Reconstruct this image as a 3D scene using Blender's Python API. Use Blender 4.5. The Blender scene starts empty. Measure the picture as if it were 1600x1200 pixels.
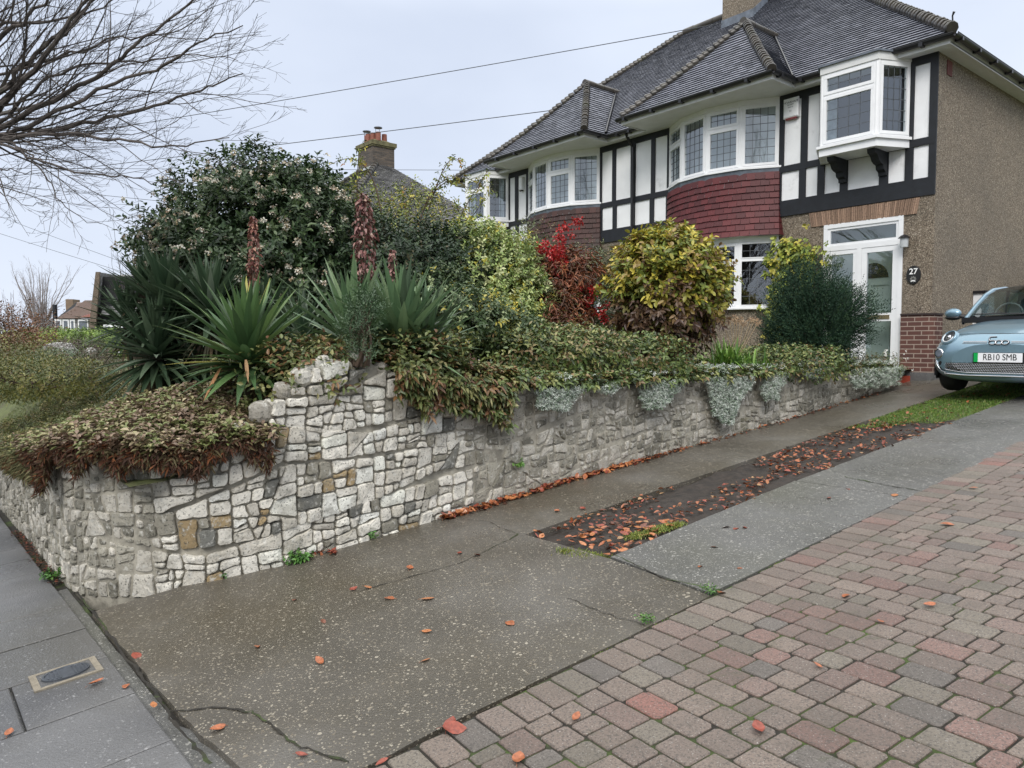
import bpy, math, random
import numpy as np
from mathutils import Vector, noise
from mathutils.bvhtree import BVHTree
random.seed(7); rng = np.random.default_rng(7)
R = math.radians
sc = bpy.context.scene
# ---------------------------------------------------------------- camera (eye at the origin)
PITCH = math.atan(60/1157.0); YAW = R(50.7)
cd = bpy.data.cameras.new('camera'); cam = bpy.data.objects.new('camera', cd)
sc.collection.objects.link(cam); sc.camera = cam
cd.sensor_width = 36; cd.lens = 36*1157/1600.0; cd.clip_start = .05; cd.clip_end = 3000
cam.location = (0, 0, 0); cam.rotation_euler = (math.pi/2-PITCH, 0, YAW)
# ---------------------------------------------------------------- overcast sky, one weak broad sun, exposure
SUN_EL, SUN_AZ = R(40), R(143)
w = bpy.data.worlds.new('World'); sc.world = w; w.use_nodes = True
nt = w.node_tree; nt.nodes.clear()
n_out = nt.nodes.new('ShaderNodeOutputWorld'); n_bg = nt.nodes.new('ShaderNodeBackground')
n_sky = nt.nodes.new('ShaderNodeTexSky'); n_sky.sky_type = 'NISHITA'; n_sky.sun_disc = False
n_sky.sun_elevation = SUN_EL; n_sky.sun_rotation = SUN_AZ; n_sky.dust_density = 4
n_tc = nt.nodes.new('ShaderNodeTexCoord'); n_mp = nt.nodes.new('ShaderNodeMapping'); n_mp.inputs['Scale'].default_value = (1, 1, 2.2)
n_no = nt.nodes.new('ShaderNodeTexNoise'); n_no.inputs['Scale'].default_value = 1.3; n_no.inputs['Detail'].default_value = 5
n_cr = nt.nodes.new('ShaderNodeValToRGB')
n_cr.color_ramp.elements[0].position = .36; n_cr.color_ramp.elements[0].color = (5.5, 6.1, 7.3, 1)
n_cr.color_ramp.elements[1].position = .66; n_cr.color_ramp.elements[1].color = (7.0, 7.6, 8.7, 1)
n_mx = nt.nodes.new('ShaderNodeMix'); n_mx.data_type = 'RGBA'; n_mx.inputs[0].default_value = .93
L_ = nt.links.new
L_(n_tc.outputs['Generated'], n_mp.inputs['Vector']); L_(n_mp.outputs[0], n_no.inputs['Vector'])
L_(n_no.outputs['Fac'], n_cr.inputs[0]); L_(n_sky.outputs[0], n_mx.inputs[6]); L_(n_cr.outputs[0], n_mx.inputs[7])
# an overcast dome is about twice as bright overhead as near the horizon
n_sep = nt.nodes.new('ShaderNodeSeparateXYZ'); n_zr = nt.nodes.new('ShaderNodeValToRGB'); n_mul = nt.nodes.new('ShaderNodeMix'); n_mul.data_type = 'RGBA'; n_mul.blend_type = 'MULTIPLY'; n_mul.inputs[0].default_value = 1
n_zr.color_ramp.elements[0].position = .40; n_zr.color_ramp.elements[0].color = (.5, .5, .5, 1); n_zr.color_ramp.elements[1].position = .78; n_zr.color_ramp.elements[1].color = (1.22, 1.12, .96, 1)
n_x2 = nt.nodes.new('ShaderNodeMix'); n_x2.data_type = 'RGBA'; n_x2.blend_type = 'MULTIPLY'; n_x2.inputs[0].default_value = 1; n_x2.inputs[7].default_value = (2, 2, 2, 1)
L_(n_tc.outputs['Generated'], n_sep.inputs[0]); L_(n_sep.outputs[2], n_zr.inputs[0]); L_(n_mx.outputs[2], n_mul.inputs[6]); L_(n_zr.outputs[0], n_mul.inputs[7]); L_(n_mul.outputs[2], n_x2.inputs[6])
L_(n_x2.outputs[2], n_bg.inputs['Color']); L_(n_bg.outputs[0], n_out.inputs['Surface'])
n_bg.inputs['Strength'].default_value = .10
sd = bpy.data.lights.new('sun', 'SUN'); sd.energy = 1.5; sd.angle = R(25); sd.color = (1, .97, .93)
so = bpy.data.objects.new('sun', sd); sc.collection.objects.link(so)
so.rotation_euler = (math.pi/2-SUN_EL, 0, math.pi-SUN_AZ)
sc.view_settings.view_transform = 'Standard'; sc.view_settings.look = 'None'
sc.view_settings.gamma = 1; sc.view_settings.exposure = 0.40
sc.render.engine = 'CYCLES'

# ---------------------------------------------------------------- pixel -> place (photo is 1600x1200)
FW = (-math.sin(YAW), math.cos(YAW)); RT = (math.cos(YAW), math.sin(YAW))
def ray(u, v):
    x = (u-800)/1157.; y = -(v-600)/1157.
    d = math.cos(PITCH)+y*math.sin(PITCH); z = -math.sin(PITCH)+y*math.cos(PITCH)
    return (FW[0]*d+RT[0]*x, FW[1]*d+RT[1]*x, z)
def at(u, v, D):
    r = ray(u, v); k = D/(r[0]*FW[0]+r[1]*FW[1]); return Vector((r[0]*k, r[1]*k, r[2]*k))
def P(x, y):                      # the one sloping plane of pavement and drive
    return -1.5+.053*min(max(x, -45), 20)+.093*min(max(y, -30), 14)
def on_ground(u, v):
    r = ray(u, v); t = -1.5/(r[2]-.053*r[0]-.093*r[1]); return Vector((r[0]*t, r[1]*t, r[2]*t))

# ---------------------------------------------------------------- objects
COL = sc.collection
def tag(o, label=None, cat=None, group=None, kind=None):
    if label: o['label'] = label
    if cat: o['category'] = cat
    if group: o['group'] = group
    if kind: o['kind'] = kind
    return o
def thing(name, label, cat, loc=(0, 0, 0), rz=0, group=None):
    o = bpy.data.objects.new(name, None); COL.objects.link(o); o.location = loc; o.rotation_euler = (0, 0, rz)
    o.empty_display_size = .1
    return tag(o, label, cat, group)
WLOC = {}
def wloc(o):
    v = Vector((0, 0, 0))
    while o is not None: v = v+o.location; o = o.parent
    return v
def link(name, me, mat, parent, smooth=False):
    """mesh is in world coordinates; shift it to the parent's origin"""
    o = bpy.data.objects.new(name, me); COL.objects.link(o)
    if parent is not None:
        off = wloc(parent); me.transform(__import__('mathutils').Matrix.Translation(-off)); o.parent = parent
    for m in (mat if isinstance(mat, list) else [mat]): me.materials.append(m)
    if smooth: me.polygons.foreach_set('use_smooth', [True]*len(me.polygons))
    return o
MIR = [None]                      # mirror plane x for the neighbour's half
class MB:
    def __init__(s): s.v = []; s.f = []; s.c = []; s.m = []; s.col = (1, 1, 1); s.mi = 0; s.mir = MIR[0]
    def face(s, pts):
        b = len(s.v); s.v += [tuple(p) for p in pts]; s.f.append(tuple(range(b, b+len(pts)))); s.c.append(s.col); s.m.append(s.mi)
    def grid(s, rows, closed=False):
        b = len(s.v); n = len(rows[0])
        for r in rows: s.v += [tuple(p) for p in r]
        for i in range(len(rows)-1):
            for j in range(n if closed else n-1):
                k = (j+1) % n
                s.f.append((b+i*n+j, b+i*n+k, b+(i+1)*n+k, b+(i+1)*n+j)); s.c.append(s.col); s.m.append(s.mi)
    def hexa(s, p):               # 8 points: bottom 4, top 4
        b = len(s.v); s.v += [tuple(q) for q in p]
        for f in ((3, 2, 1, 0), (4, 5, 6, 7), (0, 1, 5, 4), (1, 2, 6, 5), (2, 3, 7, 6), (3, 0, 4, 7)):
            s.f.append(tuple(b+i for i in f)); s.c.append(s.col); s.m.append(s.mi)
    def box(s, x0, x1, y0, y1, z0, z1):
        s.hexa([(x0, y0, z0), (x1, y0, z0), (x1, y1, z0), (x0, y1, z0), (x0, y0, z1), (x1, y0, z1), (x1, y1, z1), (x0, y1, z1)])
    def tube(s, pts, rad, n=6, cap=False):
        pts = [Vector(p) for p in pts]
        if not hasattr(rad, '__len__'): rad = [rad]*len(pts)
        rows = []; ref = Vector((0, 0, 1)); u = None
        for i, p in enumerate(pts):
            t = (pts[min(i+1, len(pts)-1)]-pts[max(i-1, 0)])
            if t.length < 1e-9: t = Vector((0, 0, 1))
            t.normalize()
            if u is None:
                if abs(t.z) > .9: ref = Vector((1, 0, 0))
                u = t.cross(ref).normalized()
            else: u = (u-t*u.dot(t)).normalized()
            w_ = t.cross(u)
            rows.append([p+(u*math.cos(a)+w_*math.sin(a))*rad[i] for a in [2*math.pi*k/n for k in range(n)]])
        s.grid(rows, True)
        if cap: s.face(rows[0][::-1]); s.face(rows[-1])
    def fb(s, fr, a0, a1, z0, z1, d0, d1):     # box in a wall facet's frame
        o, e, n = fr
        q = lambda a, d, z: (o[0]+e[0]*a+n[0]*d, o[1]+e[1]*a+n[1]*d, z)
        s.hexa([q(a0, d1, z0), q(a1, d1, z0), q(a1, d0, z0), q(a0, d0, z0), q(a0, d1, z1), q(a1, d1, z1), q(a1, d0, z1), q(a0, d0, z1)])
    def build(s, name, mat, parent=None, smooth=False, mesh_only=False):
        me = bpy.data.meshes.new(name)
        V = s.v; F = s.f
        if s.mir is not None:
            V = [(2*s.mir-x, y, z) for x, y, z in V]; F = [f[::-1] for f in F]
        me.from_pydata(V, [], F)
        if any(c != (1, 1, 1) for c in s.c):
            a = me.attributes.new('Col', 'FLOAT_COLOR', 'FACE')
            a.data.foreach_set('color', np.array([(c[0], c[1], c[2], 1) for c in s.c], dtype=np.float32).ravel())
        if any(s.m): me.polygons.foreach_set('material_index', s.m)
        me.update()
        if mesh_only: return me
        return link(name, me, mat, parent, smooth)
def build_np(name, V, F, C, mat, parent=None, smooth=False):
    me = bpy.data.meshes.new(name); k = F.shape[1]
    me.vertices.add(len(V)); me.vertices.foreach_set('co', V.astype(np.float32).ravel())
    me.loops.add(F.size); me.loops.foreach_set('vertex_index', F.astype(np.int32).ravel())
    me.polygons.add(len(F)); me.polygons.foreach_set('loop_start', np.arange(0, F.size, k, dtype=np.int32))
    me.polygons.foreach_set('loop_total', np.full(len(F), k, dtype=np.int32))
    a = me.attributes.new('Col', 'FLOAT_COLOR', 'FACE')
    a.data.foreach_set('color', np.concatenate([C, np.ones((len(C), 1))], 1).astype(np.float32).ravel())
    me.update(calc_edges=True); me.validate()
    return link(name, me, mat, parent, smooth)

# ---------------------------------------------------------------- materials
def newmat(name):
    m = bpy.data.materials.new(name); m.use_nodes = True; t = m.node_tree; return m, t, t.nodes['Principled BSDF']
class NT:
    def __init__(s, t): s.t = t
    def n(s, ty, **kw):
        nd = s.t.nodes.new('ShaderNode'+ty)
        for k, v in kw.items():
            if k[0] == '_': nd.inputs[k[1:].replace('_', ' ')].default_value = v
            else: setattr(nd, k, v)
        return nd
    def l(s, a, b): s.t.links.new(a, b)
    def mix(s, f, a, b, mode='MIX'):
        m = s.n('Mix', data_type='RGBA', blend_type=mode)
        for sock, v in ((m.inputs[0], f), (m.inputs[6], a), (m.inputs[7], b)):
            if hasattr(v, 'node'): s.l(v, sock)
            elif isinstance(v, tuple): sock.default_value = (*v, 1)
            else: sock.default_value = v
        return m.outputs[2]
    def math(s, op, a, b=0, clamp=False):
        m = s.n('Math', operation=op, use_clamp=clamp)
        for sock, v in ((m.inputs[0], a), (m.inputs[1], b)):
            if hasattr(v, 'node'): s.l(v, sock)
            else: sock.default_value = v
        return m.outputs[0]
    def ramp(s, f, *st):
        r = s.n('ValToRGB'); e = r.color_ramp.elements
        while len(e) > 1: e.remove(e[-1])
        e[0].position = st[0][0]; c = st[0][1]; e[0].color = (*c, 1) if isinstance(c, tuple) else (c, c, c, 1)
        for p_, c in st[1:]:
            k = e.new(p_); k.color = (*c, 1) if isinstance(c, tuple) else (c, c, c, 1)
        s.l(f, r.inputs[0]); return r.outputs[0]
    def coord(s, scale=(1, 1, 1), world=True):
        c = s.n('NewGeometry').outputs['Position'] if world else s.n('TexCoord').outputs['Object']
        if scale == (1, 1, 1): return c
        m = s.n('Mapping'); m.inputs['Scale'].default_value = scale; s.l(c, m.inputs['Vector']); return m.outputs[0]
    def noise(s, vec, scale, detail=4, rough=.55):
        nd = s.n('TexNoise'); s.l(vec, nd.inputs['Vector']); nd.inputs['Scale'].default_value = scale
        nd.inputs['Detail'].default_value = detail; nd.inputs['Roughness'].default_value = rough; return nd.outputs['Fac']
    def voro(s, vec, scale, feature='F1', out='Distance'):
        nd = s.n('TexVoronoi', feature=feature); s.l(vec, nd.inputs['Vector']); nd.inputs['Scale'].default_value = scale
        return nd.outputs[out]
    def bump(s, bs, h, strength=.5, dist=.01):
        b = s.n('Bump'); b.inputs['Strength'].default_value = strength; b.inputs['Distance'].default_value = dist
        s.l(h, b.inputs['Height']); s.l(b.outputs[0], bs.inputs['Normal'])
def mat(name, col, rough=.5, metal=0, var=.12, vs=6, bump=0, bs=40, spec=.5, dirt=None):
    m, t, b = newmat(name); N = NT(t); p = N.coord()
    f = N.noise(p, vs); c2 = tuple(c*(1-var) for c in col); c1 = tuple(min(1, c*(1+var)) for c in col)
    c = N.ramp(f, (.3, c2), (.7, c1))
    if dirt:
        d = N.ramp(N.noise(p, dirt[1], 6, .7), (dirt[2], 0.), (dirt[2]+.18, 1.)); c = N.mix(d, c, dirt[0])
    N.l(c, b.inputs['Base Color']); b.inputs['Roughness'].default_value = rough; b.inputs['Metallic'].default_value = metal
    b.inputs['Specular IOR Level'].default_value = spec
    if bump: N.bump(b, N.noise(p, bs, 6), bump, .01)
    return m
def mat_attr(name, rough=.5, spec=.5, sub=0, spot=None, bump=0, bs=60):
    m, t, b = newmat(name); N = NT(t); a = N.n('Attribute', attribute_name='Col'); c = a.outputs['Color']
    p = N.coord()
    if spot:
        for (cc, sca, lo, hi, amt) in spot:
            c = N.mix(N.math('MULTIPLY', N.ramp(N.noise(p, sca, 6, .65), (lo, 0.), (hi, 1.)), amt), c, cc)
    N.l(c, b.inputs['Base Color']); b.inputs['Roughness'].default_value = rough
    b.inputs['Specular IOR Level'].default_value = spec
    if sub:
        tr = N.n('BsdfTranslucent'); N.l(c, tr.inputs['Color']); mx = N.n('MixShader'); mx.inputs[0].default_value = sub
        N.l(b.outputs[0], mx.inputs[1]); N.l(tr.outputs[0], mx.inputs[2]); N.l(mx.outputs[0], t.nodes['Material Output'].inputs[0])
    if bump: N.bump(b, N.noise(p, bs, 7, .7), bump, .01)
    return m
M = {}
M['white'] = mat('white_upvc', (.80, .81, .82), .3, var=.03)
M['soffit'] = mat('white_soffit_board', (.66, .67, .66), .4, var=.05)
M['black'] = mat('black_painted_timber', (.007, .009, .013), .6, var=.35, vs=9, dirt=((.02, .026, .03), 5, .64), bump=.2, bs=30)
M['panel'] = mat('white_render', (.82, .83, .84), .8, var=.05, vs=3, dirt=((.55, .56, .56), 2.2, .62), bump=.25, bs=60)
M['gutter'] = mat('black_plastic', (.012, .012, .014), .35, var=.1)
M['lead'] = mat('lead_flashing', (.12, .14, .17), .5, var=.3, vs=8, dirt=((.4, .42, .44), 18, .68))
M['came'] = mat('lead_came', (.10, .11, .12), .5, .3)
M['metal'] = mat('chrome', (.7, .7, .72), .15, 1, var=.03)
M['curtain'] = mat('net_curtain', (.42, .46, .50), .9, var=.25, vs=14)
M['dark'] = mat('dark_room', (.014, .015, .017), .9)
M['wood'] = mat('weathered_wood', (.13, .10, .075), .8, var=.4, vs=20, bump=.3)
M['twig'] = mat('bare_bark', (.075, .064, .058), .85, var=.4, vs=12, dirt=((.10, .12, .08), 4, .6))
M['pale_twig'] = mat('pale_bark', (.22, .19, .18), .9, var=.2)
M['stem'] = mat('brown_stem', (.09, .06, .04), .8, var=.3, vs=15)
M['terracotta'] = mat('terracotta', (.22, .075, .05), .7, var=.2)
M['wire'] = mat('black_cable', (.05, .055, .06), .6)
M['rubber'] = mat('tyre_rubber', (.015, .015, .016), .7)
M['leaf'] = mat_attr('leaf', .42, .5, .18)
M['matleaf'] = mat_attr('matt_leaf', .65, .3, .15)
M['waxleaf'] = mat_attr('waxy_leaf', .30, .5, .1)
M['redstep'] = mat('red_quarry_tile', (.28, .05, .03), .22, var=.2, vs=12)
M['text'] = mat('black_lettering', (.01, .01, .01), .5)
M['textgrey'] = mat('grey_lettering', (.10, .11, .13), .6)
M['whitepaint'] = mat('white_lettering', (.85, .85, .83), .5)
def m_glass(tc=(.72, .78, .80, 1)):
    m, t, b = newmat('window_glass'); N = NT(t)
    g = N.n('BsdfGlossy'); g.inputs['Roughness'].default_value = .015; g.inputs['Color'].default_value = (.93, .97, 1, 1)
    bp = N.n('Bump'); bp.inputs['Strength'].default_value = .06; bp.inputs['Distance'].default_value = .01
    N.l(N.noise(N.coord(), 2.5, 2), bp.inputs['Height']); N.l(bp.outputs[0], g.inputs['Normal'])
    tr = N.n('BsdfTransparent'); tr.inputs['Color'].default_value = tc
    lw = N.n('LayerWeight'); lw.inputs[0].default_value = .5
    fr = N.math('ADD', N.math('MULTIPLY', N.math('POWER', lw.outputs['Facing'], 3.2), .82), .17)
    mx = N.n('MixShader'); N.l(fr, mx.inputs[0]); N.l(tr.outputs[0], mx.inputs[1]); N.l(g.outputs[0], mx.inputs[2])
    N.l(mx.outputs[0], t.nodes['Material Output'].inputs[0]); return m
M['glass'] = m_glass()
def m_roughcast():
    m, t, b = newmat('pebbledash'); N = NT(t); p = N.coord()
    v = N.voro(p, 78, 'F1', 'Color'); sp = N.n('SeparateColor'); N.l(v, sp.inputs[0])
    c = N.ramp(sp.outputs[0], (0, (.055, .043, .031)), (.3, (.135, .105, .075)), (.62, (.205, .165, .12)), (.88, (.29, .24, .18)), (1, (.42, .37, .29)))
    c = N.mix(N.math('MULTIPLY', N.ramp(N.noise(p, 1.1, 5), (.42, 0.), (.7, 1.)), .35), c, (.10, .088, .07))
    N.l(c, b.inputs['Base Color']); b.inputs['Roughness'].default_value = .8
    N.bump(b, N.voro(p, 78), .5, .010); return m
M['roughcast'] = m_roughcast()
def m_tile(name, c0, c1, moss, lo=.56, rough=.32):
    m, t, b = newmat(name); N = NT(t); p = N.coord(); a = N.n('Attribute', attribute_name='Col').outputs['Fac']
    c = N.mix(a, c0, c1)
    c = N.mix(N.ramp(N.noise(p, 2.2, 7, .7), (lo, 0.), (lo+.2, .8)), c, moss)
    N.l(c, b.inputs['Base Color']); b.inputs['Roughness'].default_value = rough
    N.bump(b, N.noise(p, 70, 4), .25, .006); return m
M['tile'] = m_tile('wet_clay_tile', (.018, .021, .03), (.27, .285, .335), (.22, .22, .21), .62)  # pale face tone includes the sky's sheen; dark tone is shade at tile ends
M['tile_old'] = m_tile('lichened_clay_tile', (.025, .025, .026), (.21, .21, .21), (.17, .17, .12), .54)
M['bonnet'] = m_tile('mossy_bonnet_tile', (.018, .016, .013), (.055, .046, .036), (.07, .072, .04), .52)
M['maroon'] = m_tile('maroon_painted_tile', (.05, .008, .010), (.115, .018, .020), (.10, .05, .05), .68, .62)
M['browntile'] = m_tile('brown_hanging_tile', (.03, .017, .015), (.075, .032, .027), (.05, .05, .04), .55, .7)
def m_brick(name, c0, c1, mort, sx=.225, sz=.075):
    m, t, b = newmat(name); N = NT(t); g = N.n('TexCoord').outputs['Object']
    s = N.n('SeparateXYZ'); N.l(g, s.inputs[0]); cb = N.n('CombineXYZ')
    N.l(N.math('ADD', s.outputs[0], s.outputs[1]), cb.inputs[0]); N.l(s.outputs[2], cb.inputs[1])
    k = N.n('TexBrick'); N.l(cb.outputs[0], k.inputs['Vector'])
    k.inputs['Color1'].default_value = (*c0, 1); k.inputs['Color2'].default_value = (*c1, 1); k.inputs['Mortar'].default_value = (*mort, 1)
    k.inputs['Scale'].default_value = 1; k.inputs['Brick Width'].default_value = sx; k.inputs['Row Height'].default_value = sz; k.inputs['Mortar Size'].default_value = .008
    c = N.mix(N.math('MULTIPLY', N.noise(g, 25, 5), .5), k.outputs['Color'], (.05, .04, .035))
    N.l(c, b.inputs['Base Color']); b.inputs['Roughness'].default_value = .75
    N.bump(b, N.math('SUBTRACT', 1, k.outputs['Fac']), .6, .01); return m
M['brick'] = m_brick('brown_brick', (.10, .035, .028), (.15, .055, .04), (.42, .33, .27))
M['stackbrick'] = m_brick('sooty_brick', (.06, .05, .04), (.16, .12, .085), (.10, .095, .085))
M['ochrebrick'] = m_brick('ochre_brick', (.20, .13, .08), (.28, .19, .11), (.25, .2, .16))
def m_concrete(name, cols, moss, peb, amount):
    m, t, b = newmat(name); N = NT(t); p = N.coord()
    c = N.ramp(N.noise(p, .9, 5), (.32, cols[0]), (.5, cols[1]), (.7, cols[2]))
    c = N.mix(N.math('MULTIPLY', N.noise(p, 130, 3, .8), .55), c, (.02, .018, .015))
    # damp brown-green growth in patches of its own
    c = N.mix(N.math('MULTIPLY', N.ramp(N.noise(p, .55, 6, .6), (.46, 0.), (.66, 1.)), .65), c, moss)
    wv = N.n('VectorMath', operation='ADD'); nz = N.n('TexNoise'); nz.inputs['Scale'].default_value = 60; N.l(p, nz.inputs['Vector']); sv = N.n('VectorMath', operation='SCALE'); sv.inputs['Scale'].default_value = .012; N.l(nz.outputs['Color'], sv.inputs[0]); N.l(p, wv.inputs[0]); N.l(sv.outputs[0], wv.inputs[1]); pw = wv.outputs[0]
    for sc_, th, am in ((40, .26, amount*.8), (70, .31, amount*1.4), (130, .33, amount*1.2)):
        d = N.voro(pw, sc_); v = N.voro(pw, sc_, 'F1', 'Color'); s = N.n('SeparateColor'); N.l(v, s.inputs[0])
        k = N.math('MULTIPLY', N.math('LESS_THAN', d, N.math('MULTIPLY', s.outputs[2], th*1.5)), N.math('GREATER_THAN', s.outputs[0], 1-am))
        pc = N.mix(s.outputs[1], peb[0], peb[1]); c = N.mix(N.math('MULTIPLY', k, .85), c, pc)
    N.l(c, b.inputs['Base Color'])
    N.l(N.ramp(N.noise(p, 1.4, 4), (.35, .24), (.65, .50)), b.inputs['Roughness'])
    N.bump(b, N.math('ADD', N.voro(p, 85), N.noise(p, 160, 4)), .35, .008); return m
M['concrete'] = m_concrete('exposed_aggregate_concrete', ((.075, .066, .050), (.122, .110, .090), (.185, .175, .158)), (.072, .058, .033), ((.16, .13, .09), (.44, .40, .32)), .26)
M['concrete_grey'] = m_concrete('grey_aggregate_concrete', ((.12, .12, .112), (.155, .155, .148), (.195, .195, .19)), (.10, .10, .075), ((.2, .19, .16), (.46, .45, .42)), .28)
M['flag'] = m_concrete('paving_flag_concrete', ((.095, .096, .10), (.165, .165, .168), (.245, .245, .248)), (.10, .095, .08), ((.10, .10, .10), (.32, .32, .32)), .16)
M['asphalt'] = m_concrete('road_asphalt', ((.035, .035, .037), (.045, .045, .048), (.06, .06, .063)), (.04, .04, .04), ((.1, .1, .1), (.16, .16, .16)), .2)
M['paver'] = mat_attr('tumbled_paver', .55, .4, spot=[((.06, .055, .05), 110, .5, .60, .75), ((.44, .42, .39), 150, .60, .66, .85), ((.09, .08, .065), 2.6, .5, .7, .45), ((.07, .08, .04), 7, .62, .74, .5)], bump=.35, bs=120)
M['stone'] = mat_attr('limestone', .8, .3, spot=[((.20, .185, .145), 5, .48, .66, .55), ((.13, .125, .10), 13, .55, .66, .6), ((.05, .05, .042), 60, .55, .64, .8), ((.68, .67, .62), 26, .54, .66, .6), ((.13, .12, .06), 3.0, .6, .75, .5)], bump=1, bs=40)
M['mortar'] = mat('old_mortar', (.31, .29, .24), .9, var=.4, vs=7, dirt=((.12, .11, .085), 4, .54), bump=.9, bs=26)
M['soil'] = mat('dark_wet_soil', (.028, .021, .016), .7, var=.5, vs=14, dirt=((.09, .08, .07), 3, .6), bump=1, bs=30)
M['moss'] = mat('joint_moss_and_dirt', (.022, .019, .014), .9, var=.4, vs=10, dirt=((.065, .11, .016), 2.6, .50))
M['grassground'] = mat('turf_ground', (.085, .10, .03), .9, var=.45, vs=5, dirt=((.08, .065, .04), 1.5, .52), bump=.8, bs=30)
M['iron'] = mat('worn_cast_iron', (.10, .11, .125), .4, .5, var=.2, vs=30)
def m_paint():
    m, t, b = newmat('ice_blue_metallic_paint'); N = NT(t); p = N.coord()
    N.l(N.ramp(N.noise(p, 3, 3), (.3, (.19, .305, .385)), (.7, (.225, .345, .42))), b.inputs['Base Color'])
    b.inputs['Metallic'].default_value = .5; b.inputs['Roughness'].default_value = .28
    b.inputs['Coat Weight'].default_value = .8; b.inputs['Coat Roughness'].default_value = .06; return m
M['paint'] = m_paint()
M['clearglass'] = m_glass((.42, .50, .50, 1)); M['clearglass'].name = 'car_glass'
M['plate'] = mat('reflective_plate', (.82, .83, .86), .4, var=.02)
M['green'] = mat('green_plate_flash', (.0, .35, .07), .4)
# ================================================================ GROUND
def fx(x): return -.9+.08*(x+6.2)                     # top of the low street wall
def garden(x, y):
    g = -.40+.016*(x+5.15)+.012*(y-12)
    lo = fx(min(x, -6.2))-.02 if x < -5 else -.85
    k = min(max((y-1.15)/1.5, 0), 1); k = k*k*(3-2*k)
    g = lo*(1-k)+g*k
    return g
def wide(x, y):                                       # land beyond what is laid or planted
    if y < -8: return P(x, -8)-.15
    if -18 > x: return P(x, 0)-.3 if y < .9 else garden(max(x, -80), min(y, 16))-.03-.004*max(0, -x-40)
    return P(x, min(y, 14))-.25
def sheet(name, xs, ys, f, m, parent=None, kind='structure'):
    mb = MB(); mb.mir = None; mb.grid([[(x, y, f(x, y)) for x in xs] for y in ys])
    o = mb.build(name, m, parent, True)
    if kind: tag(o, kind=kind)
    return o
xs = [-1500, -600, -300, -150, -100, -80]+list(np.arange(-70, 41, 2.5))+[60, 100, 200, 500, 1500]
ys = [-1500, -500, -200, -100, -60, -40, -30, -25]+list(np.arange(-20, 41, 2.0))+[50, 70, 100, 200, 500, 1500]
sheet('ground', xs, ys, lambda x, y: wide(max(x, -150), y)-.06, M['grassground'])
fr_ = lambda a, b, s: list(np.linspace(a, b, max(2, int(abs(b-a)/s)+1)))
sheet('road', fr_(-60, 25, 2.5), fr_(-7.9, -1.45, 1), lambda x, y: P(x, -1.4)-.10, M['asphalt'])
sheet('pavement', fr_(-60, 25, 2.5), [-1.3, .88], lambda x, y: P(x, y)-.035, M['moss'])
kb = MB()
for i in range(70):
    x0 = -42+i*.92; kb.hexa([(x0, -1.45, P(x0, -1.4)-.3), (x0+.91, -1.45, P(x0+.9, -1.4)-.3), (x0+.91, -1.31, P(x0+.9, -1.4)-.3), (x0, -1.31, P(x0, -1.4)-.3),
                             (x0, -1.45, P(x0, -1.3)), (x0+.91, -1.45, P(x0+.91, -1.3)), (x0+.91, -1.31, P(x0+.91, -1.3)), (x0, -1.31, P(x0, -1.3))])
tag(kb.build('kerb', M['flag']), kind='structure')
def slab(mb, x0, x1, y0, y1, h=0, th=.06, g=.006, cb=.004):
    a, b, c, d = x0+g, x1-g, y0+g, y1-g
    q = lambda x, y, z: (x, y, P(x, y)+z)
    mb.hexa([q(a, c, h-th), q(b, c, h-th), q(b, d, h-th), q(a, d, h-th), q(a, c, h-cb), q(b, c, h-cb), q(b, d, h-cb), q(a, d, h-cb)])
    e = .006
    lo = [q(a, c, h-cb), q(b, c, h-cb), q(b, d, h-cb), q(a, d, h-cb)]; hi = [q(a+e, c+e, h), q(b-e, c+e, h), q(b-e, d-e, h), q(a+e, d-e, h)]
    mb.f.pop(-5); mb.c.pop(); mb.m.pop()                # open the top of the block, then bevel it
    for i in range(4): mb.face([lo[i], lo[(i+1) % 4], hi[(i+1) % 4], hi[i]])
    mb.face(hi)
fl = MB(); i = 0; x = -1.9
while x > -34:                                         # flags laid across the pavement, courses .6 m
    wdt = .62; ys_ = [-1.29, -.45, .35, .79] if i % 2 else [-1.29, -.83, .02, .79]
    for a, b in zip(ys_[:-1], ys_[1:]):
        slab(fl, x-wdt, x, a, b, h=random.uniform(-.003, .003))
    x -= wdt; i += 1
x = -1.9
while x < 14: slab(fl, x, x+.62, -1.29, -.2, 0); slab(fl, x, x+.62, -.2, .79, 0); x += .62
tag(fl.build('paving_flags', M['flag']), kind='structure')
# concrete of the drive: two wheel tracks, a shared apron and the strip of soil between
def poly_sheet(name, outline, m, h=0, parent=None, step=None):
    mb = MB(); mb.mir = None
    top = [(x, y, P(x, y)+h) for x, y in outline]; mb.face(top)
    n = len(top)
    for i in range(n):
        a, b = top[i], top[(i+1) % n]; mb.face([(a[0], a[1], a[2]-.12), (b[0], b[1], b[2]-.12), b, a])
    return mb.build(name, m, parent)
def wob(p, q, n, amp, seed):
    out = []
    for i in range(n):
        t = i/n; x = p[0]+(q[0]-p[0])*t; y = p[1]+(q[1]-p[1])*t
        k = 0 if i == 0 else amp*(noise.noise(Vector((x*5, y*5, seed)))+.7*noise.noise(Vector((x*17, y*17, seed))))
        d = Vector((q[1]-p[1], p[0]-q[0])).normalized(); out.append((x+d.x*k, y+d.y*k))
    return out
def region(pts, amp=.015, seed=1, n=None):
    out = []
    for i in range(len(pts)):
        p, q = pts[i], pts[(i+1) % len(pts)]; L = math.hypot(q[0]-p[0], q[1]-p[1]); out += wob(p, q, max(2, int(L/.12)), amp, seed+i)
    return out
XE = -2.315
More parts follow.
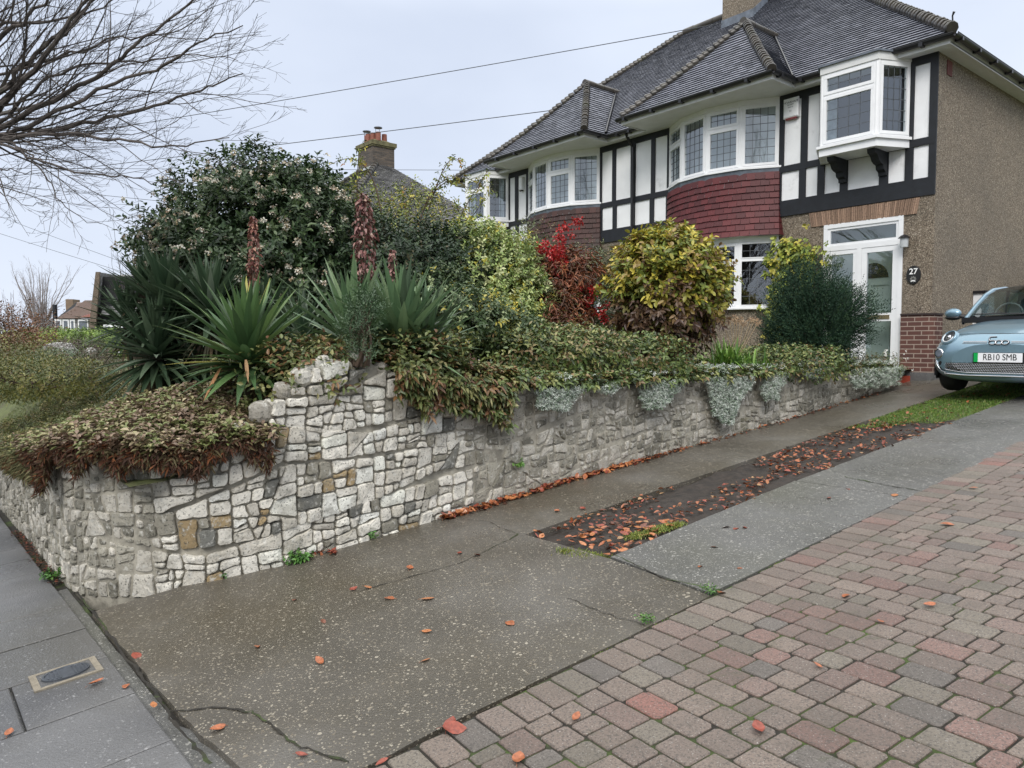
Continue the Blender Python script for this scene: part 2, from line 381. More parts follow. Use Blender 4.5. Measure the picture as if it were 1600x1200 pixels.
drv = tag(poly_sheet('driveway', region([(-5.3, .87), (-3.32, .87), (-2.34, .94), (XE, 3.25), (-3.2, 3.42), (-4.12, 3.5), (-4.15, 14), (-5.3, 14)], .012, 3), M['concrete']), kind='structure')
poly_sheet('concrete_track', region([(XE-.012, 3.27), (XE+.02, 5.6), (-3.27, 5.75), (-3.21, 3.44)], .008, 9), M['concrete_grey'], .004, drv)
poly_sheet('concrete_track', region([(XE+.02, 5.62), (-2.2, 14), (-3.15, 14), (-3.27, 5.77)], .008, 12), M['concrete_grey'], 0, drv)
poly_sheet('cracked_slab', region([(-6.2, .1), (-2.5, .1), (-2.34, .92), (-2.9, 1.0), (-3.30, .85), (-6.2, .86)], .004, 12), M['concrete_grey'], -.03, drv)
so_ = sheet('soil_strip', fr_(-4.2, -3.1, .05), fr_(3.4, 14, .08), lambda x, y: P(x, y)-.035+.05*noise.noise(Vector((x*4, y*4, 0)))*.8+.02*noise.noise(Vector((x*14, y*14, 3)))-(.0 if -4.12 < x < -3.2 else .05), M['soil'])
def crack(pts, wd, seed):
    mb = MB(); mb.mir = None; W = []
    for p, q in zip(pts[:-1], pts[1:]): W += wob(p, q, 14, .02, seed)
    W.append(pts[-1]); rows = []
    for i, (x, y) in enumerate(W):
        a = W[max(i-1, 0)]; b = W[min(i+1, len(W)-1)]; d = Vector((b[1]-a[1], a[0]-b[0])).normalized()*wd*(.4+abs(noise.noise(Vector((x*9, y*9, 5))))*1.6)
        rows.append([(x+d.x, y+d.y, P(x, y)+.0045), (x-d.x, y-d.y, P(x, y)+.0045)])
    mb.grid(rows); return mb.build('crack', M['moss'], drv)
g2 = lambda u, v: tuple(on_ground(u, v)[:2])
crack([g2(262, 1112), g2(330, 1106), g2(395, 1112), g2(430, 1140), g2(470, 1170), g2(545, 1192)], .007, 2)
crack([g2(640, 905), g2(560, 925), g2(720, 880), g2(810, 835)][1:], .004, 3)
crack([g2(810, 835), g2(760, 815), g2(720, 812)], .003, 5)
crack([g2(885, 935), g2(950, 960), g2(1008, 978)], .003, 6)
crack([g2(120, 925), g2(210, 1040), g2(262, 1112), g2(330, 1195)], .009, 7)
crack([g2(960, 868), g2(1040, 905), g2(1105, 920)], .008, 8)
crack([g2(1320, 745), g2(1390, 760), g2(1450, 768)], .006, 9)
# block paving: soldier course beside the concrete, then rows of three block lengths
ang = R(-6.5); ca, sa = math.cos(ang), math.sin(ang)
bed = MB(); bed.mir = None
bed.grid([[(x, y, P(x, y)-.007) for x in fr_(XE, 9, .5)] for y in fr_(.8, 14, .5)])
tag(bed.build('paving_bed', M['moss']), kind='structure')
pv = MB(); pv.mir = None
PCOL = [((.182, .145, .122), 8), ((.198, .158, .131), 8), ((.190, .138, .117), 5), ((.145, .128, .113), 2.4), ((.20, .127, .107), 2), ((.178, .155, .125), 3), ((.26, .13, .105), .12)]
def pick(pal):
    r = random.uniform(0, sum(w_ for _, w_ in pal))
    for c, w_ in pal:
        r -= w_
        if r <= 0: return c
    return pal[-1][0]
def paver(cx, cy, lx, ly, clip=None):
    g = .0052; hx, hy = lx/2-g, ly/2-g; k = random.uniform(.005, .014); c0 = pick(PCOL); j = random.uniform(.84, 1.12); pv.col = tuple(v*j for v in c0)
    tl = (random.uniform(-.006, .006), random.uniform(-.006, .006)); dz = random.uniform(-.002, .002); o = []
    ks = [random.uniform(.55, 1.3)*k for _ in range(4)]
    for sx, sy, kk, fl_ in ((-1, -1, ks[0], 0), (1, -1, ks[1], 1), (1, 1, ks[2], 0), (-1, 1, ks[3], 1)):
        a = (sx*(hx-kk), sy*hy); b = (sx*hx, sy*(hy-kk)); o += [a, b] if fl_ else [b, a]
    def ring(s, z):
        out = []
        for x, y in o:
            x = x-math.copysign(s, x); y = y-math.copysign(s, y)
            X = cx+x*ca-y*sa; Y = cy+x*sa+y*ca
            if clip: X = max(X, clip)
            out.append((X, Y, P(X, Y)+z+x*tl[0]+y*tl[1]+dz))
        return out
    r0, r1, r2 = ring(0, -.03), ring(.0, -.003), ring(.004, 0.001)
    pv.grid([r0, r1, r2], True); pv.face(r2)
y = .95
while y < 13.9:                                        # soldier course
    paver(XE+.113, y, .212, .131); y += .133
X0 = XE+.223; row = 0
while True:
    v0 = -1.2+row*.130
    if v0 > 15.2: break
    u = v0*sa/ca-.002; first = True
    while u < 6.6:
        l = random.uniform(.07, .19) if first else random.choice((.098, .131, .131, .172, .196, .196)); wasf = first; first = False; X = X0+(u+l/2)*ca-v0*sa; Y = .95+(u+l/2)*sa+v0*ca
        u += l
        if Y < .85 or Y > 13.9: continue
        paver(X-.008*wasf, Y, l+.016*wasf, .130, X0+.003 if wasf else None)
    row += 1
tag(pv.build('block_paving', M['paver']), kind='structure')
# garden soil behind the wall
sheet('garden_ground', fr_(-60, -13, 1.5)+fr_(-12.8, -5.28, .25), fr_(1.1, 4, .2)+fr_(4.3, 13, .5), garden, M['grassground'])
# inspection cover in the pavement
c0 = on_ground(103, 1053)
cv = thing('inspection_cover', 'small oval cast iron cover in a square mortared frame set in the grey pavement', 'cover', c0)
mb = MB(); q = lambda x, y, z: (c0.x+x, c0.y+y, P(c0.x+x, c0.y+y)+z)
for r_ in [(-.125, .125, -.15, -.12), (-.125, .125, .12, .15), (-.125, -.1, -.12, .12), (.1, .125, -.12, .12)]:
    x0, x1, y0, y1 = r_; mb.hexa([q(x0, y0, -.03), q(x1, y0, -.03), q(x1, y1, -.03), q(x0, y1, -.03), q(x0, y0, .006), q(x1, y0, .006), q(x1, y1, .006), q(x0, y1, .006)])
mb.build('frame', mat('pale_mortar', (.24, .21, .16), .8, var=.2, vs=30, bump=.5), cv)
mb = MB(); mb.face([q(-.1, -.12, .004), q(.1, -.12, .004), q(.1, .12, .004), q(-.1, .12, .004)]); mb.build('plate', M['flag'], cv)
mb = MB(); N_ = 28
for rr, z0, z1 in ((1, .005, .012), (.86, .012, .009)):
    pass
ring = lambda k, z: [q(math.cos(a)*.088*k, math.sin(a)*.108*k, z) for a in [2*math.pi*i/N_ for i in range(N_)]]
mb.grid([ring(1, .004), ring(.99, .013), ring(.9, .013), ring(.88, .009)], True); mb.face(ring(.88, .009))
for i in range(-5, 6):
    yy = i*.017; w_ = .085*math.sqrt(max(0, .8-(yy/.108)**2))*.93
    if abs(i) > 1: mb.hexa([q(-w_, yy, .008), q(w_, yy, .008), q(w_, yy+.008, .008), q(-w_, yy+.008, .008), q(-w_, yy, .013), q(w_, yy, .013), q(w_, yy+.008, .013), q(-w_, yy+.008, .013)])
mb.build('lid', M['iron'], cv)

# ================================================================ RUBBLE WALL
path = []
for x in np.linspace(-16, -6.35, 60): path.append((x, .87, (0, -1)))
for k in range(1, 16):
    a = k/16*math.pi/2; path.append((-6.35+1.19*math.sin(a), 2.0-1.13*math.cos(a), (math.sin(a), -math.cos(a))))
for y in np.linspace(2.0, 11.95, 70): path.append((-5.16+.03*math.sin(y*.9), y, (1, 0)))
PX = np.array([[p[0], p[1]] for p in path]); SL = np.concatenate([[0], np.cumsum(np.hypot(*np.diff(PX, axis=0).T))])
def wp(s):
    s = min(max(s, 0), SL[-1]-1e-4); i = int(np.searchsorted(SL, s, 'right'))-1; t = (s-SL[i])/(SL[i+1]-SL[i])
    a, b = path[i], path[i+1]; n = Vector((a[2][0]*(1-t)+b[2][0]*t, a[2][1]*(1-t)+b[2][1]*t)).normalized()
    return a[0]*(1-t)+b[0]*t, a[1]*(1-t)+b[1]*t, n
TOPY = [(0, -.84), (1.1, -.84), (1.55, -.86), (1.72, -.72), (1.85, -.60), (1.98, -.46), (2.12, -.34), (2.3, -.20), (2.5, -.13), (2.75, -.12), (2.95, -.2), (3.3, -.27), (4, -.37), (5, -.42), (7, -.40), (9.5, -.37), (12, -.44)]
def wtop(s):
    x, y, n = wp(s)
    if x < -6.2: return fx(x)+.02*math.sin(x*7)
    for (a, za), (b, zb) in zip(TOPY[:-1], TOPY[1:]):
        if a <= y <= b: return za+(zb-za)*(y-a)/(b-a)
    return -.42
def wpt(s, z, d):                                     # point at distance d outside the wall line, absolute z
    x, y, n = wp(s); return (x+n.x*d, y+n.y*d, z)
core = MB(); rows = []
for s in np.arange(0, SL[-1], .12):
    x, y, n = wp(s); t = wtop(s); b = P(x, y)-.15
    nz = lambda h: .010*noise.noise(Vector((x*6, y*6, h*6)))
    rec = -.022 if 1.3 < y < 3.6 and x > -5.8 else -.005
    hs = [b+(t-b)*k/10 for k in range(11)]
    rows.append([wpt(s, h, rec+nz(h)) for h in hs]+[wpt(s, t-.01, -.2), wpt(s, t-.05, -.36), wpt(s, b, -.36)])
core.grid(rows); core.face(rows[0]); core.face(rows[-1][::-1])
wall_t = thing('stone_wall', 'low garden wall of pale rubble limestone turning the corner from pavement to driveway', 'wall', (-5.6, 1.3, P(-5.6, 1.3)))
core.build('mortar_core', M['mortar'], wall_t, True)
def split(poly, cut, d):
    a, b = [], []
    n = len(poly)
    for i in range(n):
        p, q_ = poly[i], poly[(i+1) % n]; dp_ = (p-cut).dot(d); dq = (q_-cut).dot(d)
        (a if dp_ >= 0 else b).append(p)
        if (dp_ > 0 > dq) or (dp_ < 0 < dq):
            k = p+(q_-p)*(dp_/(dp_-dq)); a.append(k); b.append(k)
    return a, b
def area(p): return abs(sum(p[i].x*p[(i+1) % len(p)].y-p[(i+1) % len(p)].x*p[i].y for i in range(len(p))))/2
cells = []; random.seed(11)
def bsp(poly, depth=0):
    if len(poly) < 3: return
    A = area(poly); xs_ = [p.x for p in poly]; ys_ = [p.y for p in poly]; w_, h_ = max(xs_)-min(xs_), max(ys_)-min(ys_)
    big = random.choice((.006, .010, .016, .026))
    if A < big*1.25 and w_/max(h_, .01) < 3.2 and h_/max(w_, .01) < 1.9 or A < .005: cells.append(poly); return
    vert = w_ > h_*random.uniform(1.0, 1.6)
    c = Vector((min(xs_)+w_*random.uniform(.36, .64), min(ys_)+h_*random.uniform(.36, .64)))
    a = random.gauss(0, .08 if A > .1 else .15)
    d = Vector((math.cos(a), math.sin(a))) if vert else Vector((math.sin(a), math.cos(a)))
    A_, B_ = split(poly, c, d); bsp(A_, depth+1); bsp(B_, depth+1)
# macro blocks laid like bond, their shared corners jittered, then broken up
bands = [-.06, .30, .62, .95, 1.30, 1.74]
jit = {}
def bnd(k, s):
    s = round(s, 1)
    return bands[k]+(0 if k in (0, 5) else .09*math.sin(s*1.9+k*2)+.05*math.sin(s*4.3+k))
for k in range(5):
    s0 = -random.uniform(0, .6); edges = [s0]
    while edges[-1] < SL[-1]: edges.append(edges[-1]+random.uniform(.45, .95))
    tl = [random.gauss(0, .07) for _ in edges]
    for i in range(len(edges)-1):
        a, b = edges[i], edges[i+1]; al, ah, bl, bh = a-tl[i], a+tl[i], b-tl[i+1], b+tl[i+1]
        bsp([Vector((al, bnd(k, a))), Vector((bl, bnd(k, b))), Vector((bh, bnd(k+1, b))), Vector((ah, bnd(k+1, a)))])
cells = [c for c in cells if min(p.x for p in c) > 0]
st = MB()
for poly in cells:
    cx = sum(p.x for p in poly)/len(poly); cy = sum(p.y for p in poly)/len(poly)
    if cx > SL[-1]-.05: continue
    x, y, n = wp(cx); g = P(x, y); H = wtop(cx)-g
    if cy > H-.015: continue
    clean = x > -5.72 and 1.3 < y < 3.75; tall = 1.9 < y < 3.0 and cy > H-.17
    gap = random.uniform(.003, .009) if clean else random.uniform(.005, .014)
    out = random.uniform(.0, .028) if clean else random.uniform(-.004, .015)
    if tall: out += random.uniform(.0, .05); gap = .012
    r = random.random()
    # limestone, mottled in the stone's own way; the reach nearer the house is greyer and smeared with mortar
    if clean: base = (.76, .73, .65) if r < .6 else (.56, .53, .46) if r < .83 else (.27, .255, .21) if r < .93 else (.36, .27, .15) if r < .965 else (.15, .15, .135)
    else:
        base = (.38, .36, .30) if r < .4 else (.58, .55, .48) if r < .78 else (.20, .19, .155)
    j = random.uniform(.82, 1.15)*(1 if y < 4.2 else .78)*(1 if x > -7.5 else .85); st.col = tuple(min(.8, v*j) for v in base)
    pts = []                                            # round the polygon off a little and roughen its outline
    m_ = len(poly)
    for i in range(m_):
        p, q_ = poly[i], poly[(i+1) % m_]; L = (q_-p).length
        if L < .012: continue
        o_ = poly[i-1]; c1 = min(.014, L*.25)
        pts.append(p+(q_-p)*(c1/L)); k = max(1, int(L/.05))
        for t in range(1, k): pts.append(p+(q_-p)*(t/k)+Vector((random.gauss(0, .0035), random.gauss(0, .0035))))
        pts.append(q_-(q_-p)*(c1/L))
    if len(pts) < 4: continue
    C = Vector((cx, cy)); rr = math.sqrt(area(poly)/math.pi)
    tiltx, tilty = random.gauss(0, .05), random.gauss(0, .05)
    def ring(inset, d, jit):
        o_ = []
        for p in pts:
            v = C-p; L = v.length; q_ = p+v*min(.6, inset/max(L, .01))
            hh = min(q_.y, H+.03) if not tall else q_.y
            X, Y, nn = wp(q_.x); dd = d+tiltx*(q_.x-cx)+tilty*(q_.y-cy)*.6 if jit else d
            if jit: dd += .006*noise.noise(Vector((q_.x*17, q_.y*17, cx)))
            o_.append((X+nn.x*dd, Y+nn.y*dd, P(X, Y)+hh))
        return o_
    R0, R1, R2, R3 = ring(gap, -.06, 0), ring(gap+.001, out-.012, 1), ring(gap+.007, out, 1), ring(gap+rr*.5, out+random.uniform(-.001, .005), 1)
    st.grid([R0, R1, R2, R3], True)
    ctr = tuple(np.mean(np.array(R3), axis=0)+np.array([n.x, n.y, 0])*random.uniform(-.001, .004))
    for i in range(len(R3)): st.face([R3[i], R3[(i+1) % len(R3)], ctr])
    if cy+.1 > H-.05:                                    # back of the coping stones
        st.face([(p[0]-n.x*.12, p[1]-n.y*.12, p[2]) for p in R1]); st.grid([[(p[0]-n.x*.12, p[1]-n.y*.12, p[2]) for p in R0], R0], True)
st.build('stones', M['stone'], wall_t)
# loose stones heaped on the broken end where the tall part begins
random.seed(5)
def rock(name, c, sx, sy, sz, col, rot, label, parent=None):
    mb = MB(); mb.mir = None; mb.col = col; rows = []; cr, sr = math.cos(rot), math.sin(rot); sd_ = random.random()*50
    for i in range(9):
        th = math.pi*i/8; row_ = []
        for j in range(12):
            ph = 2*math.pi*j/12; v = Vector((math.sin(th)*math.cos(ph), math.sin(th)*math.sin(ph), math.cos(th)))
            v = Vector([math.copysign(abs(t)**.8, t) for t in v])*(1+.20*noise.noise(v*1.6+Vector((sd_, 0, 0))))
            x, y, z = v.x*sx, v.y*sy, v.z*sz; row_.append((c[0]+x*cr-y*sr, c[1]+x*sr+y*cr, c[2]+z+.25*x*math.sin(sd_)))
        rows.append(row_)
    mb.grid(rows, True); o = mb.build(name, M['stone'], parent)
    if label: tag(o, label, 'stone')
    return o
SE_ = float(SL[-1]-9.95)
for so2, dz, s, lab in [(.72, .03, .075, 'white angular stone lying on the peak of the garden wall'), (.42, .02, .062, 'pale stone on the stepped wall end, left of the peak'),
                       (.25, .02, .08, 'grey boulder on the stepped wall end below the pale stone'), (.10, .03, .058, 'small whitish stone halfway down the stepped wall end'),
                       (1.12, -.02, .075, 'large white stone jutting from the wall top right of the peak'), (-.06, .02, .085, 'mossy grey boulder low on the stepped wall end'),
                       (-.36, .05, .052, 'small bright white stone at the foot of the stepped wall end'), (-.20, .03, .07, 'dull grey stone beside the bright white one on the stepped end'),
                       (.92, .0, .06, 'brownish stone between the peak stone and the large jutting one')]:
    x, y, n = wp(SE_+so2); rock('boulder', (x-n.x*.05, y-n.y*.05, wtop(SE_+so2)+dz), s*1.15, s*1.1, s, (.62, .60, .54) if 'white' in lab or 'pale' in lab else (.30, .28, .24), random.random()*3, lab)
# ================================================================ HOUSES
Y0 = 13.0; PARTY = -11.5; EAVE = 4.85; TAN = math.tan(R(39))
def slope(mb, A, B, C, D, gauge=.112, tw=.165, sag=0, seed=0, th=.026):
    """tiled slope: eave A->B, top D->C; every tile is a quad with a butt end"""
    A, B, C, D = map(Vector, (A, B, C, D)); e = (B-A).normalized(); n = e.cross((D-A)).normalized()
    if n.z < 0: n = -n
    up = n.cross(e); 
    if up.z < 0: up = -up
    Lh = (D-A).dot(up); K = max(1, int(round(Lh/gauge))); rn = random.Random(seed)
    def pt(x, h, off): return A+e*x+up*h+n*(off-sag*math.sin(math.pi*min(max(h/Lh, 0), 1)))
    for i in range(K):
        h0 = Lh*i/K; h1 = Lh*(i+1)/K
        def lim(h):
            f = h/Lh; a = (A+(D-A)*f-A).dot(e); b = (B+(C-B)*f-A).dot(e); return min(a, b), max(a, b)
        l0, r0 = lim(h0); l1, r1 = lim(h1)
        k = math.floor(l0/tw)-1
        while True:
            a = (k+.5*(i % 2))*tw; b = a+tw; k += 1
            if a > r0: break
            if b < l0: continue
            a0, b0 = max(a, l0), min(b, r0); a1, b1 = max(a, l1), min(b, r1)
            if b0-a0 < .01: continue
            if b1 < a1: a1 = b1 = min(max((a1+b1)/2, l1), r1) if r1 > l1 else (l1+r1)/2
            j = rn.uniform(0, .004); g = .0015
            v = .45+.55*rn.random(); mb.col = (v, v, v)
            p0, p1 = pt(a0+g, h0-.006, th+j), pt(b0-g, h0-.006, th+rn.uniform(0, .004)); p2, p3 = pt(b1-g, h1+.004, .004), pt(a1+g, h1+.004, .004)
            mb.face([p0, p1, p2, p3]); mb.col = (0, 0, 0); mb.face([pt(a0, h0-.006, -.003), pt(b0, h0-.006, -.003), p1, p0])  # butt ends darkened in colour to strengthen the shade line under each course
def under(mb, pts, d=.02):
    mb.face([(p[0], p[1], p[2]-d) for p in pts])
def bonnets(mb, a, b, r=.085, step=.13, seed=0):
    a, b = Vector(a), Vector(b); L = (b-a).length; d = (b-a).normalized(); n = int(L/step); rn = random.Random(seed)
    for i in range(n):
        c = a+d*(i*step); v = rn.random(); mb.col = (v, v, v); k = rn.uniform(.93, 1.07)
        mb.tube([c+Vector((0, 0, .035)), c+d*.03+Vector((0, 0, .028)), c+d*(step*1.35)], [r*.88*k, r*k, r*.80*k], 9, True)
    mb.col = (1, 1, 1)
def ridge(mb, a, b, r=.10, seed=0):
    a, b = Vector(a), Vector(b); L = (b-a).length; d = (b-a).normalized(); n = max(1, int(L/.32)); rn = random.Random(seed)
    for i in range(n):
        v = rn.random(); mb.col = (v, v, v); z = Vector((0, 0, rn.uniform(-.008, .008)))
        mb.tube([a+d*(L*i/n)+z, a+d*(L*(i+1)/n-.01)+z], r, 10, True)
    mb.col = (1, 1, 1)
def frame_pts(p0, p1):
    e = Vector((p1[0]-p0[0], p1[1]-p0[1])); L = e.length; e.normalize(); n = Vector((e.y, -e.x))   # outward when e runs left to right on the front
    return (p0, e, n), L
def window(name, parent, fr, L, z0, z1, typ, leads=(3, 6), mm=None, sash=.045):
    """white frame with glazing; typ: tall / top / transom.  children: pane, leading"""
    F = .035; fw = MB(); g = MB(); ld = MB()
    fw.fb(fr, 0, L, z1-F, z1, -.04, .03); fw.fb(fr, 0, L, z0, z0+F, -.04, .03)
    fw.fb(fr, 0, F, z0+F, z1-F, -.04, .028); fw.fb(fr, L-F, L, z0+F, z1-F, -.04, .028)
    def lite(a0, a1, b0, b1, nx, nz, sash_on=True):
        s = sash if sash_on else .018
        fw.fb(fr, a0, a1, b1-s, b1, -.03, .040); fw.fb(fr, a0, a1, b0, b0+s, -.03, .040)
        fw.fb(fr, a0, a0+s, b0+s, b1-s, -.03, .038); fw.fb(fr, a1-s, a1, b0+s, b1-s, -.03, .038)
        x0, x1, y0, y1 = a0+s, a1-s, b0+s, b1-s
        o, e, n = fr; q = lambda a, d, z: (o[0]+e[0]*a+n[0]*d, o[1]+e[1]*a+n[1]*d, z)
        g.face([q(x0, .004, y0), q(x1, .004, y0), q(x1, .004, y1), q(x0, .004, y1)])
        for i in range(1, nx): a = x0+(x1-x0)*i/nx; ld.fb(fr, a-.0045, a+.0045, y0, y1, -.002, .009)
        for i in range(1, nz): b = y0+(y1-y0)*i/nz; ld.fb(fr, x0, x1, b-.0045, b+.0045, -.0025, .0085)
    a0, a1, b0, b1 = F, L-F, z0+F, z1-F
    if typ == 'tall': lite(a0, a1, b0, b1, leads[0], leads[1])
    elif typ in ('top', 'transom'):
        t = b0+(b1-b0)*(.70 if typ == 'top' else .74); s = typ == 'top'
        fw.fb(fr, a0, a1, t-.02, t+.02, -.04, .030)
        lite(a0, a1, b0, t-.02, leads[0], max(2, leads[1]-2), s); lite(a0, a1, t+.02, b1, leads[0], 2, s)
    o = fw.build(name, M['white'], parent); g.build('pane', M['glass'], o); ld.build('leading', M['came'], o)
    return o
def bay_pts(xr, w=.704, y=Y0):
    pts = [Vector((xr, y))]
    for a in (30, 10, -10, -30): pts.append(pts[-1]+Vector((-math.cos(R(a)), -math.sin(R(a)) if a > 0 else math.sin(R(-a))))*w)
    return pts
def offset(pts, d):
    out = []
    for i, p in enumerate(pts):
        a = pts[max(i-1, 0)]; b = pts[min(i+1, len(pts)-1)]
        n1 = (p-a).normalized() if i > 0 else None; n2 = (b-p).normalized() if i < len(pts)-1 else None
        f = lambda v: Vector((-v.y, v.x))*1            # outward for a right-to-left walk
        n = (f(n1) if n1 else Vector((0, 0)))+(f(n2) if n2 else Vector((0, 0))); n.normalize()
        if i in (0, len(pts)-1): out.append(p+Vector((n.x, n.y))*d if False else p+Vector((math.copysign(1, n.x)*d*.8, -0.0)) )
        else: out.append(p+n*d)
    return out
# the walk right->left has tangent (-x, .), so outward (toward -y) is the left-hand normal
def house(name, label, mir, tilemat, apron_mat, types, seed):
    MIR[0] = PARTY if mir else None
    fl_ = (lambda x: 2*PARTY-x) if mir else (lambda x: x)
    h = thing(name, label, 'house', (fl_(-8.3), Y0, P(-8.3, Y0)))
    X1 = -5.05; G = -.75; XS = PARTY
    # ---- masonry: gable side, ground floor front round the openings, back
    mb = MB()
    mb.box(X1-.28, X1, Y0+.005, 22.2, G, EAVE-.05)
    mb.box(XS, X1-.28, 21.9, 22.2, G, EAVE-.05)
    zt = 2.46
    mb.box(X1-.48, X1-.281, Y0+.001, Y0+.28, G, zt)            # right of the porch
    mb.box(X1-.199-.28, X1, Y0, Y0+.004, G, zt) if False else None
    mb.box(-6.92, X1-.481, Y0, Y0+.28, 2.18, zt)               # over the porch
    mb.box(-7.85, -6.921, Y0, Y0+.28, G, zt)                    # between porch and bay
    mb.build('rendered_wall', M['roughcast'], h)
    mb = MB(); mb.box(XS, -10.45, Y0, Y0+.28, G, zt); mb.build('rendered_wall', M['roughcast'], h)   # from bay to the party line
    mb = MB(); mb.box(X1-.275, X1-.001, Y0-.012, Y0+.004, G, zt); mb.build('rendered_wall', M['roughcast'], h)
    # ---- first floor: white render and black boards
    mb = MB(); mb.box(XS, X1-.281, Y0, Y0+.2, zt, EAVE-.06); mb.box(X1-.281, X1-.004, Y0-.002, Y0+.004, zt, EAVE-.06)
    mb.build('render_panels', M['panel'], h)
    bd = [MB()]
    def board(x0, x1, z0, z1, d=.03):
        j = random.uniform(-.002, .002); bd[0].box(min(x0, x1), max(x0, x1), Y0-d+j, Y0+.001, z0, z1)
    def section(xl, xr, up, lo):
        board(xl, xr, 4.58, 4.80); board(xl, xr, 3.27, 3.39, .032); board(xl, xr, zt-.012, 2.74, .034)
        for (z0, z1, gaps) in ((3.39, 4.58, up), (2.74, 3.27, lo)):
            x = xl
            for a, b in gaps+[(xr, xr)]:
                if a-x > .01: board(x, a, z0, z1, .029)
                x = b
    section(-7.85, X1-.001, [(-7.74, -7.40), (-7.27, -7.04), (-5.41, -5.17)], [(-7.78, -7.42), (-7.29, -7.06), (-6.93, -6.64), (-6.50, -5.95), (-5.80, -5.53), (-5.40, -5.16)])
    board(-7.85, X1-.001, 4.74, 4.80, .036)
    bd[0].build('timber_boarding', M['black'], h); bd[0] = MB()
    section(XS+.001, -10.45, [(-11.43, -10.97), (-10.86, -10.52)], [(-11.44, -11.0), (-10.88, -10.54)])
    bd[0].build('timber_boarding', M['black'], h)
    # ---- bow window stack
    pts = bay_pts(-7.85+.003)
    def walk(d, ends=True):
        out = []
        for i, p in enumerate(pts):
            if i == 0: n = Vector((.62, -.3)) if d > 0 else Vector((0, -1))
            elif i == len(pts)-1: n = Vector((-.62, -.3)) if d > 0 else Vector((0, -1))
            else:
                t = (pts[i+1]-pts[i-1]).normalized(); n = Vector((-t.y, t.x)); n = -n if n.y > 0 else n
            out.append(p+n*d)
        return out
    def belt(name, d0, z0, d1, z1, m, parent, thick=.05, smooth=False):
        mb = MB(); a, b = walk(d0), walk(d1)
        mb.grid([[(p.x, p.y, z0) for p in a], [(p.x, p.y, z1) for p in b]])
        mb.grid([[(p.x, p.y, z0) for p in a], [(p.x, p.y+thick, z0) for p in a]]); mb.grid([[(p.x, p.y+thick, z1) for p in b], [(p.x, p.y, z1) for p in b]])
        return mb.build(name, m, parent, smooth)
    def floorfan(name, d, z, m, parent, y=Y0+.2):
        mb = MB(); a = walk(d); mb.face([(p.x, p.y, z) for p in a]+[(a[-1].x, y, z), (a[0].x, y, z)]); return mb.build(name, m, parent)
    ztop, zsill = 4.62, 3.42
    # each facet of the bow is a window of its own
    order = list(range(4))
    def stack(z0, z1, typs, leads, tag_):
        for i in order:
            a, b = pts[i], pts[i+1]                    # right end first
            fr, L = frame_pts((b.x, b.y), (a.x, a.y))
            typ = typs[i] if not mir else typs[3-i]
            window('window', h, fr, L, z0, z1, typ, leads)
        mb = MB()
        for i, p in enumerate(pts):
            n = walk(.018)[i]; mb.tube([(n.x, n.y+.02, z0), (n.x, n.y+.02, z1)], .032, 8)
        a = walk(.05); b = walk(-.03)
        for i in range(4):
            mb.hexa([(a[i+1].x, a[i+1].y, z1-.005), (a[i].x, a[i].y, z1-.005), (b[i].x, b[i].y, z1-.005), (b[i+1].x, b[i+1].y, z1-.005),
                     (a[i+1].x, a[i+1].y, z1+.13), (a[i].x, a[i].y, z1+.13), (b[i].x, b[i].y, z1+.13), (b[i+1].x, b[i+1].y, z1+.13)])
        mb.build('window_mullions', M['white'], h)
        mb = MB(); a = walk(.10)
        for i in range(4):
            mb.hexa([(a[i+1].x, a[i+1].y, z0-.035), (a[i].x, a[i].y, z0-.035), (b[i].x, b[i].y, z0-.035), (b[i+1].x, b[i+1].y, z0-.035),
                     (a[i+1].x, a[i+1].y, z0), (a[i].x, a[i].y, z0), (b[i].x, b[i].y, z0+.004), (b[i+1].x, b[i+1].y, z0+.004)])
        mb.build('window_sill', M['white'], h)
    stack(zsill, ztop, types[0], (4, 7), 'upper')
    stack(.74, 2.02, types[1], (4, 7), 'lower')
    belt('lead_flashing', .045, 3.25, .075, zsill-.034, M['lead'], h)
    # tile hanging: courses lapping, flared at the foot
    th_ = MB(); K = 10; zt1, zb1 = 3.30, 2.10; rn = random.Random(seed+3)
    RA = (1.3**2+.474**2)/(2*.474); CA = Vector((-9.15, Y0-.474+RA)); HA = math.asin(1.3/RA)
    def apt(f, d): a = -HA+2*HA*f; return Vector((CA.x+(RA+d)*math.sin(a), min(CA.y-(RA+d)*math.cos(a), Y0-.001)))
    NT_ = 17
    for i in range(K):
        f0, f1 = i/K, (i+1)/K; z0 = zb1+(zt1-zb1)*f0; z1 = zb1+(zt1-zb1)*f1+.012
        fl0 = .045+.13*max(0, 1-f0*1.7)**1.6; fl1 = .045+.13*max(0, 1-f1*1.7)**1.6
        for q in range(NT_+1):
            t0 = max(0, (q-(.5 if i % 2 else 0))/NT_); t1 = min(1, (q+1-(.5 if i % 2 else 0))/NT_)
            if t1-t0 < .005: continue
            v = .25+.75*rn.random(); th_.col = (v, v, v); jz = rn.uniform(-.005, .004); jd = rn.uniform(0, .006)
            p0, p1, p2, p3 = apt(t0+.0015, fl0+.026+jd), apt(t1-.0015, fl0+.026+jd*.5), apt(t1, fl1+.002), apt(t0, fl1+.002); c0_, c1_ = apt(t0, fl0-.004), apt(t1, fl0-.004)
            th_.face([(p0.x, p0.y, z0+jz), (p1.x, p1.y, z0+jz), (p2.x, p2.y, z1), (p3.x, p3.y, z1)])
            th_.col = (0, 0, 0); th_.face([(c0_.x, c0_.y, z0+.004), (c1_.x, c1_.y, z0+.004), (p1.x, p1.y, z0+jz), (p0.x, p0.y, z0+jz)])  # hanging tile ends take the darkest tone as painted shade between courses
